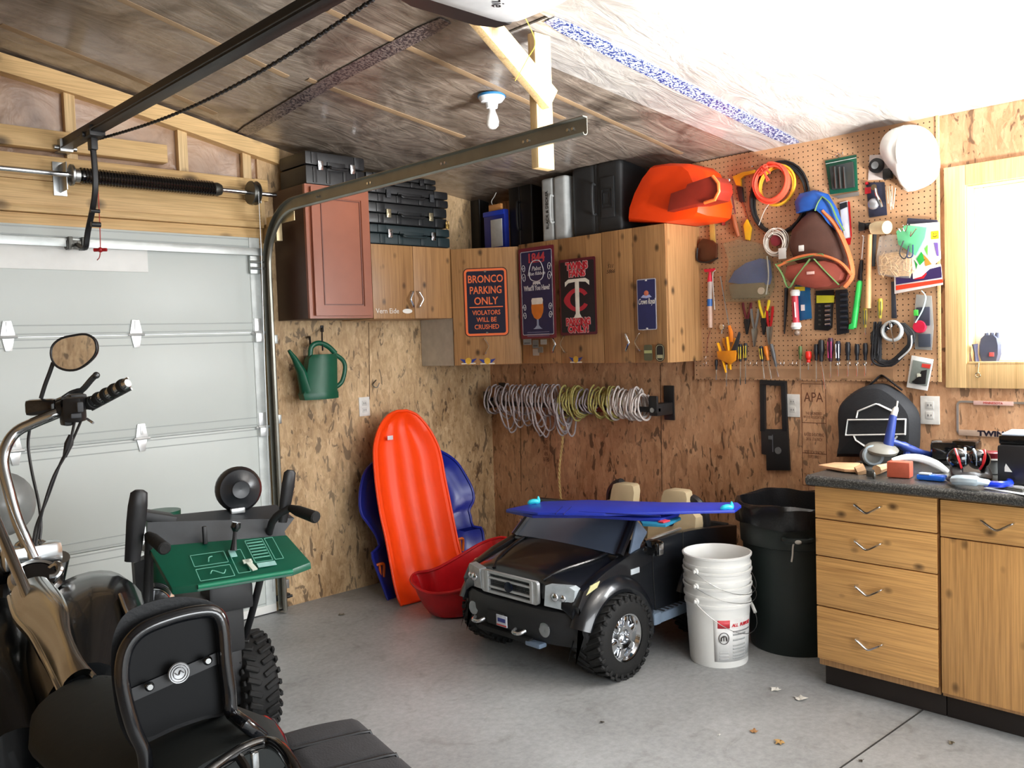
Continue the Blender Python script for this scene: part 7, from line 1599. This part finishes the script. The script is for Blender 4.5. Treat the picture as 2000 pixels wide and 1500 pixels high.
g.tube(smooth_path([(-0.007,0.004,0),(-0.002,-0.002,0),(0.003,0.004,0),(0.008,-0.002,0)],4),0.0012,5); g.out('emblem_relief',M((90,92,96),0.3,0.7),e_,M0=ME)
# rider seat and passenger seat (behind the plate, low)
g=G(); rs=[]
for (x,y,D),w,h in (((150,1360,2.02),0.10,0.08),((200,1385,1.93),0.15,0.09),((270,1420,1.84),0.165,0.1),((330,1450,1.74),0.16,0.1),((400,1470,1.66),0.15,0.09),((440,1510,1.58),0.13,0.08)):
    c=m(x,y,D)+V((0.0,0,-0.03)); r_=V((0.99,-0.05,0.12)); rs.append([c+r_*w*math.cos(a)+V((0,0,1))*h*(math.sin(a)*0.75+0.1) for a in [2*math.pi*k/20 for k in range(20)]])
g.rings(rs); g.out('seat',SEATM,mo)
# seat front: dark green textured skirt beside the tank
SK=M((22,32,30),0.7,bmp=0.25,spec=0.25)
g=G(); g.rings([ml([(118,1350,2.0),(160,1325,2.05),(210,1322,2.02),(226,1420,1.9),(100,1440,1.9)]),ml([(95,1420,1.92),(150,1400,1.95),(218,1405,1.93),(232,1500,1.8),(70,1520,1.8)])]); g.out('seat_nose',SK,mo)
BL3=M((60,90,130),0.25,0,0.1,coat=0.4)
# rear fender glimpsed as glossy blue-black under the seat
g=G(); rs=[]
for (x,y,D),w in (((430,1445,1.72),0.085),((455,1420,1.78),0.10),((470,1450,1.70),0.10),((480,1500,1.62),0.10)):
    c=m(x,y,D); rs.append([c+V((w*math.cos(a),0,0.045*math.sin(a)-0.03)) for a in [2*math.pi*k/16 for k in range(16)]])
g.rings(rs); g.out('rear_fender',M((20,30,44),0.12,coat=0.8),mo)
# luggage rack behind
rk_=ml([(395,1520,1.42),(430,1492,1.46),(478,1462,1.5),(520,1450,1.53),(548,1462,1.5),(575,1500,1.44),(590,1540,1.4)])
g=G(); g.tube(smooth_path(rk_,5),0.011,10); g.tube(ml([(462,1472,1.49),(480,1500,1.46),(495,1540,1.42)]),0.008,8); g.out('luggage_rack',BLKG,mo)
g=G(); g.box(m(497,1484,1.5),(0.012,0.012,0.03),0.003); g.out('rack_bolt',CH2,mo)
# tank: two lobes in gloss black with chrome console between
def lobe(cs,nm,mt):
    rs=[]
    for (x,y,D),w,h,sk in cs:
        c=m(x,y,D); rs.append([c+V((0.99,-0.06,0.1))*w*math.cos(a)+V((0,0,1))*h*math.sin(a)+V((0,sk*0.0,0)) for a in [2*math.pi*k/22 for k in range(22)]])
    g=G(); g.rings(rs); return g.out(nm,mt,mo)
lobe((((150,1140,2.62),0.05,0.02,0),((165,1165,2.58),0.12,0.07,0),((172,1210,2.48),0.155,0.115,0),((172,1260,2.36),0.155,0.125,0),((165,1310,2.24),0.13,0.11,0),((165,1370,2.10),0.09,0.09,0)),'fuel_tank',M((16,18,20),0.22,0,0.04,coat=0.25,spec=0.4))
lobe((((-10,1190,2.5),0.05,0.03,0),((-40,1290,2.35),0.14,0.10,0),((-30,1380,2.2),0.15,0.12,0),((5,1450,2.08),0.12,0.11,0),((30,1510,2.0),0.1,0.1,0)),'fuel_tank_left',M((14,16,18),0.25,0,0.04,coat=0.2,spec=0.4))
q=m(248,1205,2.33); g=G(); g.tube(ml([(234,1165,2.4),(243,1190,2.36),(254,1215,2.32)]),0.013,8,flat=0.5); g.out('tank_badge',CH2,mo)
# chrome console
L_=[(18,1165),(30,1205),(60,1240),(85,1285),(105,1325),(118,1352)]; R_=[(98,1140),(118,1165),(130,1195),(135,1240),(158,1290),(185,1322)]
Ds=[2.40,2.30,2.22,2.14,2.06,2.02]; rows=[]
LL=smooth_path([m(x,y,D) for (x,y),D in zip(L_,Ds)],3); RR=smooth_path([m(x,y,D) for (x,y),D in zip(R_,Ds)],3)
for a,b in zip(LL,RR): rows.append([a+(b-a)*t_+V((0,-0.01,0.035))*(1-(2*t_-1)**2)**0.5 for t_ in [i/10 for i in range(11)]])
g=G(); g.slab(rows,(0.0,0.02,-0.02)); g.out('console',CH2,mo)
g=G(); g.tube(LL,0.006,8); g.out('console_edge',CH2,mo); g=G(); g.tube(RR,0.006,8); g.out('console_edge',CH2,mo)
c=m(70,1130,2.46); nn_=V((-0.1,-0.55,0.83)).normalized(); g=G(); g.lathe([(0.055,-0.05),(0.068,-0.02),(0.070,0.0),(0.062,0.012),(0.055,0.008)],c,nn_,30,cap=False); g.lathe([(0.001,0.0),(0.056,0.002),(0.056,-0.03),(0.001,-0.04)],c,nn_,30); g.out('speedometer',CH2,mo)
g=G(); g.lathe([(0.001,0.0),(0.05,0.0),(0.05,0.003),(0.001,0.003)],c+nn_*0.006,nn_,26); g.out('dial',BLKG,mo)
c=m(82,1178,2.36); g=G(); g.ball(c,0.03,(1,1,0.6)); g.ball(m(92,1190,2.34),0.016); g.ball(m(60,1190,2.36),0.02); g.out('ignition_switch',CH2,mo)
g=G(); g.tube(smooth_path(ml([(98,1110,2.5),(112,1102,2.5),(118,1112,2.49),(110,1125,2.48),(96,1128,2.47)]),4),0.010,8); g.out('cap_ring',CH2,mo)
g=G(); g.tube(ml([(133,1311,2.16),(156,1302,2.17)]),0.003,6); g.out('console_slot',TAN,mo)
# fork crown, headlight nacelle, forks, wheel
g=G(); g.box(m(62,1085,2.56),(0.16,0.06,0.07),0.02); g.ball(m(50,1075,2.56),0.035); g.ball(m(78,1070,2.58),0.026); g.ball(m(22,1095,2.54),0.03); g.out('fork_crown',CH2,mo)
g=G(); g.box(m(45,1100,2.60),(0.2,0.08,0.1),0.03); g.out('nacelle',BLP,mo)
cB=m(50,1100,2.66)
for s in (-0.1,0.1): g=G(); g.cyl(cB+V((s,0.0,0.0)),V((cB.x+s,cB.y+0.42,0.32-om.z)),0.026); g.out('fork_tube',CH2,mo)
wc_=V((cB.x,cB.y+0.42,0.31))
def bwheel(c,nm):
    g=G(); g.lathe([(0.2,-0.055),(0.26,-0.06),(0.3,-0.045),(0.312,0),(0.3,0.045),(0.26,0.06),(0.2,0.055)],c,(1,0,0),44,cap=False); t_=g.out(nm,DRUB,mo)
    g=G(); g.lathe([(0.195,-0.05),(0.21,-0.05),(0.2,0),(0.21,0.05),(0.195,0.05)],c,(1,0,0),40,cap=False); g.lathe([(0.02,-0.06),(0.045,-0.05),(0.045,0.05),(0.02,0.06)],c,(1,0,0),20)
    for i in range(9): a=2*math.pi*i/9; g.tube([c+V((0,0.03*math.cos(a),0.03*math.sin(a))),c+V((0,0.2*math.cos(a),0.2*math.sin(a)))],0.012,6)
    g.out('rim',CH2,t_)
bwheel(wc_,'tyre')
g=G(); rs=[[wc_+V((w*0.075,0.335*math.cos(a),0.335*math.sin(a)-0.02*abs(w))) for w in (-1,-0.6,0,0.6,1)] for a in [math.radians(10+150*i/18) for i in range(19)]]; g.slab(rs,(0,0,0.004)); g.out('front_fender',BLP,mo)
bwheel(V((0.0,-0.62+0.05,0.31)),'tyre')
# engine mass and frame
g=G(); g.box((0.0,0.1,0.38),(0.26,0.4,0.3),0.03)
for sg,an in ((1,0.4),(-1,-0.4)):
    R=Matrix.Rotation(an,3,'X')
    for i in range(9): g.box(V((0.0,0.1+sg*0.14,0.52))+R@V((0,0,-0.06+0.018*i)),(0.22,0.17,0.008),0.002,rot=R,seg=1)
g.out('engine',M((46,46,48),0.35,0.5),mo)
g=G(); g.box(V((-0.2,0.02,0.36)),(0.05,0.3,0.2),0.03); g.ball((-0.17,0.16,0.4),0.09,(0.5,1,1)); g.out('primary_cover',CH2,mo)
for s in (-1,1): g=G(); g.tube(smooth_path([cB+V((s*0.06,0,-0.05)),(s*0.13,0.35,0.25),(s*0.14,-0.2,0.18),(s*0.13,-0.45,0.32),(s*0.13,-0.57,0.31)],5),0.016,8); g.out('frame_rail',BLK,mo)
g=G(); g.tube([(0.17,0.2,0.3),(0.2,-0.2,0.2),(0.2,-0.75,0.24)],[0.03,0.035,0.045],14); g.out('exhaust_pipe',CH2,mo)
g=G(); g.tube([(-0.12,0.0,0.14),(-0.24,0.02,0.008)],0.012,8); g.out('side_stand',BLK,mo)
# handlebar (right half), left riser
hb=[(66,1090,2.54),(48,1050,2.54),(32,1010,2.55),(18,960,2.56),(6,905,2.58),(14,868,2.6),(34,842,2.62),(66,826,2.63),(100,812,2.64),(130,800,2.66),(165,786,2.66)]
g=G(); g.tube(smooth_path(ml(hb),4),0.0165,14); g.out('handlebar',CH2,mo)
g=G(); g.tube(smooth_path(ml([(70,1200,2.30),(40,1130,2.36),(0,1035,2.46),(-40,940,2.55),(-60,900,2.6),(-110,870,2.55)]),4),0.0145,14); g.out('handlebar_left',CH2,mo)
g=G(); a,b=m(168,792,2.66),m(250,748,2.58); g.tube([a,a+(b-a)*0.03,a+(b-a)*0.97,b],[0.014,0.016,0.016,0.012],14); gp_=g.out('grip',CH2,mo)
d=(b-a); dn=d.normalized(); u_=dn.cross(V((0,0,1))).normalized(); v_=dn.cross(u_)
for i in range(5):
    c=a+d*(0.12+0.19*i); g=G(); g.lathe([(0.0165,-0.011),(0.0195,-0.009),(0.021,0.0),(0.0195,0.009),(0.0165,0.011)],c,dn,18,cap=False); g.out('rubber_band',DRUB,gp_)
for s in (1.0,-1.0): 
    g=G(); g.tube([a+d*0.04+(v_*s*0.3-u_*0.0)*0.0+ (-u_*0.010+v_*0.018*s),a+d*0.98+(-u_*0.010+v_*0.018*s)],0.0035,6); g.out('chrome_rail',CH2,gp_)
# switch gear, master cylinder, lever, mirror
g=G(); c=m(146,800,2.62); g.box(c,(0.055,0.055,0.075),0.012,rot=Matrix.Rotation(-0.6,3,'Z')); g.box(m(150,785,2.66),(0.05,0.05,0.05),0.01); g.box(m(130,812,2.63),(0.03,0.05,0.06),0.01); g.cyl(m(118,800,2.64),m(128,796,2.64),0.026); sg_=g.out('switch_housing',BLK,mo)
g=G(); g.box(m(156,795,2.575),(0.018,0.012,0.03),0.004); g.box(m(148,812,2.58),(0.03,0.012,0.015),0.004); g.out('switch_buttons',CHAR,sg_)
g=G(); c=m(82,795,2.66); g.box(c,(0.085,0.06,0.05),0.014,rot=Matrix.Rotation(-0.5,3,'Z')); g.tube([m(95,797,2.66),m(125,785,2.67)],0.018,8); g.out('brake_reservoir',BLKG,mo)
g=G(); P=ml([(118,785,2.70),(140,770,2.72),(160,762,2.72),(178,742,2.72),(188,732,2.72)]); g.tube(smooth_path(P,4),[0.012]*8+[0.009]*8+[0.010],8,flat=0.5); g.ball(m(188,733,2.72),0.011); g.out('brake_lever',M((90,92,94),0.25,0.7),mo)
g=G(); g.tube(smooth_path(ml([(80,778,2.68),(88,752,2.68),(97,728,2.68),(104,708,2.68)]),3),0.0065,8); g.out('mirror_stem',BLK,mo)
mpx=[(100,690),(104,674),(120,661),(145,655),(168,653),(184,662),(189,680),(184,696),(168,712),(150,722),(130,723),(112,716),(103,704)]
mc=PD(146,688,2.66); ve=(mc-CO).normalized(); mn=(V((-0.69,-0.72,0.05))).normalized()
def mp(x,y,off=0.0): return onP(x,y,mc+mn*off,mn)-om
r0=smooth_path([mp(x,y) for x,y in mpx],3,True); c=sum(r0,V())/len(r0)
g=G(); g.rings([[c+(p-c)*k-mn*z for p in r0] for k,z in ((1.0,0.0),(1.03,0.006),(1.0,0.016),(0.8,0.03),(0.4,0.036))]); mh=g.out('mirror_shell',BLKG,mo)
g=G(); g.rings([[c+(p-c)*k+mn*z for p in r0] for k,z in ((0.96,0.0002),(0.955,0.002))]); g.out('mirror_glass',M((245,245,245),0.02,1.0,0.0),mh)
g=G(); g.tube([p+mn*0.002 for p in r0],0.0035,6,closed=True); g.out('mirror_rim',BLK,mh)
# cables
for P,r_ in (((146,822,2.62),(132,880,2.6),(105,930,2.58),(85,990,2.56),(74,1040,2.56),(68,1080,2.55)),0.004),(((160,818,2.62),(138,868,2.61),(118,905,2.59),(92,975,2.58),(70,1030,2.57),(64,1075,2.56)),0.004),(((58,838,2.66),(55,870,2.66),(62,920,2.65),(76,985,2.62),(80,1030,2.6),(74,1075,2.58)),0.0045):
    g=G(); g.tube(smooth_path(ml(P),5),r_,7); g.out('control_cable',BLK,mo)
g=G(); a,b=m(140,850,2.615),m(126,893,2.60); g.tube([a,a+(b-a)*0.4,b],[0.009,0.013,0.006],8); g.out('cable_boot',BLK,mo)
g=G(); g.tube([m(170,818,2.6),m(182,826,2.59)],0.004,8); g.out('cable_adjuster',CHROME,mo)
# left mirror back and headlamp shell at frame edge
g=G(); g.lathe([(0.001,0.05),(0.07,0.035),(0.1,0.0),(0.09,-0.05),(0.04,-0.11),(0.001,-0.12)],m(4,985,2.72),(0.1,-0.9,0.1),26); g.out('headlamp_shell',M((120,122,120),0.3),mo)
# ================================================================ SEAT CUSHION IN THE FOREGROUND
z_=0.66
cp=[onZ(x,y,z_) for x,y in ((520,1432),(700,1392),(860,1530),(650,1590))]
o_=sum(cp,V())/4; o_.z=0; t=thing('bench_seat','dark grey padded seat with ribbed seams in the bottom foreground','padded seat',o_)
FAB=M((58,58,61),0.85,0,0.12,30,bmp=0.35)
def bl(u,v,z=0.0): 
    p=(cp[0]*(1-u)*(1-v)+cp[1]*u*(1-v)+cp[2]*u*v+cp[3]*(1-u)*v); return V((p.x-o_.x,p.y-o_.y,z_+z))
rows=[]
for i in range(31):
    v=i/30; e=min(1,min(v,1-v)/0.08); row=[]
    grv=min([abs(v-q) for q in (0.27,0.6)]); dz=-0.012*math.exp(-(grv/0.012)**2)
    for j in range(17):
        u=j/16; f=min(1,min(u,1-u)/0.12); row.append(bl(u,v,-0.05*(1-math.sqrt(max(0,1-(1-e)**2)))-0.05*(1-math.sqrt(max(0,1-(1-f)**2)))+dz+0.006*math.sin(u*math.pi)))
    rows.append(row)
g=G(); g.slab(rows,(0,0,-0.12)); st=g.out('cushion',FAB,t)
for q in (0.285,0.615): g=G(); g.tube([bl(u/10,q,0.004-0.05*(1-math.sqrt(max(0,1-(1-min(1,min(u/10,1-u/10)/0.12))**2)))) for u in range(0,11)],0.004,6); g.out('piping',BLK,st)
g=G(); g.rings([[bl(a,b,z) for a,b in ((0.35,0.05),(0.95,0.05),(0.95,0.9),(0.35,0.9))] for z in (-0.13,-0.62)]); g.out('base',BLKR,t)
for u,v in ((0.4,0.12),(0.88,0.12),(0.88,0.84),(0.4,0.84)): g=G(); p=bl(u,v,-0.6); g.cyl((p.x,p.y,0.06),(p.x,p.y,0.0),0.02); g.out('foot',BLK,t)
# ================================================================ FLOOR BITS
def leaf(px,py,sz,col,lab,name='dry_leaf',cat='leaf'):
    p=onZ(px,py); t=G(); n=11; pts=[]
    for i in range(n): a=2*math.pi*i/n; r=sz*(0.6+0.4*(i%2))*random.uniform(0.8,1.1); pts.append((r*math.cos(a),r*math.sin(a)*0.8,0.002+0.009*random.random()))
    f=[t.b.verts.new(V(q)) for q in pts]; c=t.b.verts.new(V((0,0,0.004)))
    for i in range(n): t.b.faces.new((f[i],f[(i+1)%n],c))
    o=t.out(name,M(col,0.8),None,smooth=False); md=o.modifiers.new('s','SOLIDIFY'); md.thickness=0.001; o.location=p; tag(o,lab,cat)
leaf(1472,1430,0.022,(170,126,80),'small curled brown leaf on the concrete, upper one of two')
leaf(1523,1452,0.026,(176,140,84),'larger tan dry leaf on the concrete, lower one of two')
leaf(1176,1412,0.011,(70,62,52),'tiny dark crumb on the floor near the truck','debris','debris')
leaf(1682,1487,0.012,(60,54,46),'dark crumb on the floor beside the concrete joint','debris','debris')
leaf(1858,1453,0.014,(110,100,80),'small twig bit on the floor near the right cabinet','debris','debris')
leaf(1515,1348,0.03,(214,212,204),'torn white paper scrap on the floor, nearer the buckets','paper_scrap','paper scrap')
leaf(1563,1366,0.034,(214,212,204),'torn white paper scrap on the floor, nearer the drawers','paper_scrap','paper scrap')
leaf(1404,1437,0.010,(220,220,214),'tiny white paper fleck on the floor left of the leaves','paper_scrap','paper scrap')
leaf(553,1197,0.03,(150,146,134),'pale crumpled scrap on the floor by the door track','paper_scrap','paper scrap')
leaf(668,1201,0.028,(120,112,96),'pale leaf scrap on the floor left of the orange sled','dry_leaf','leaf')
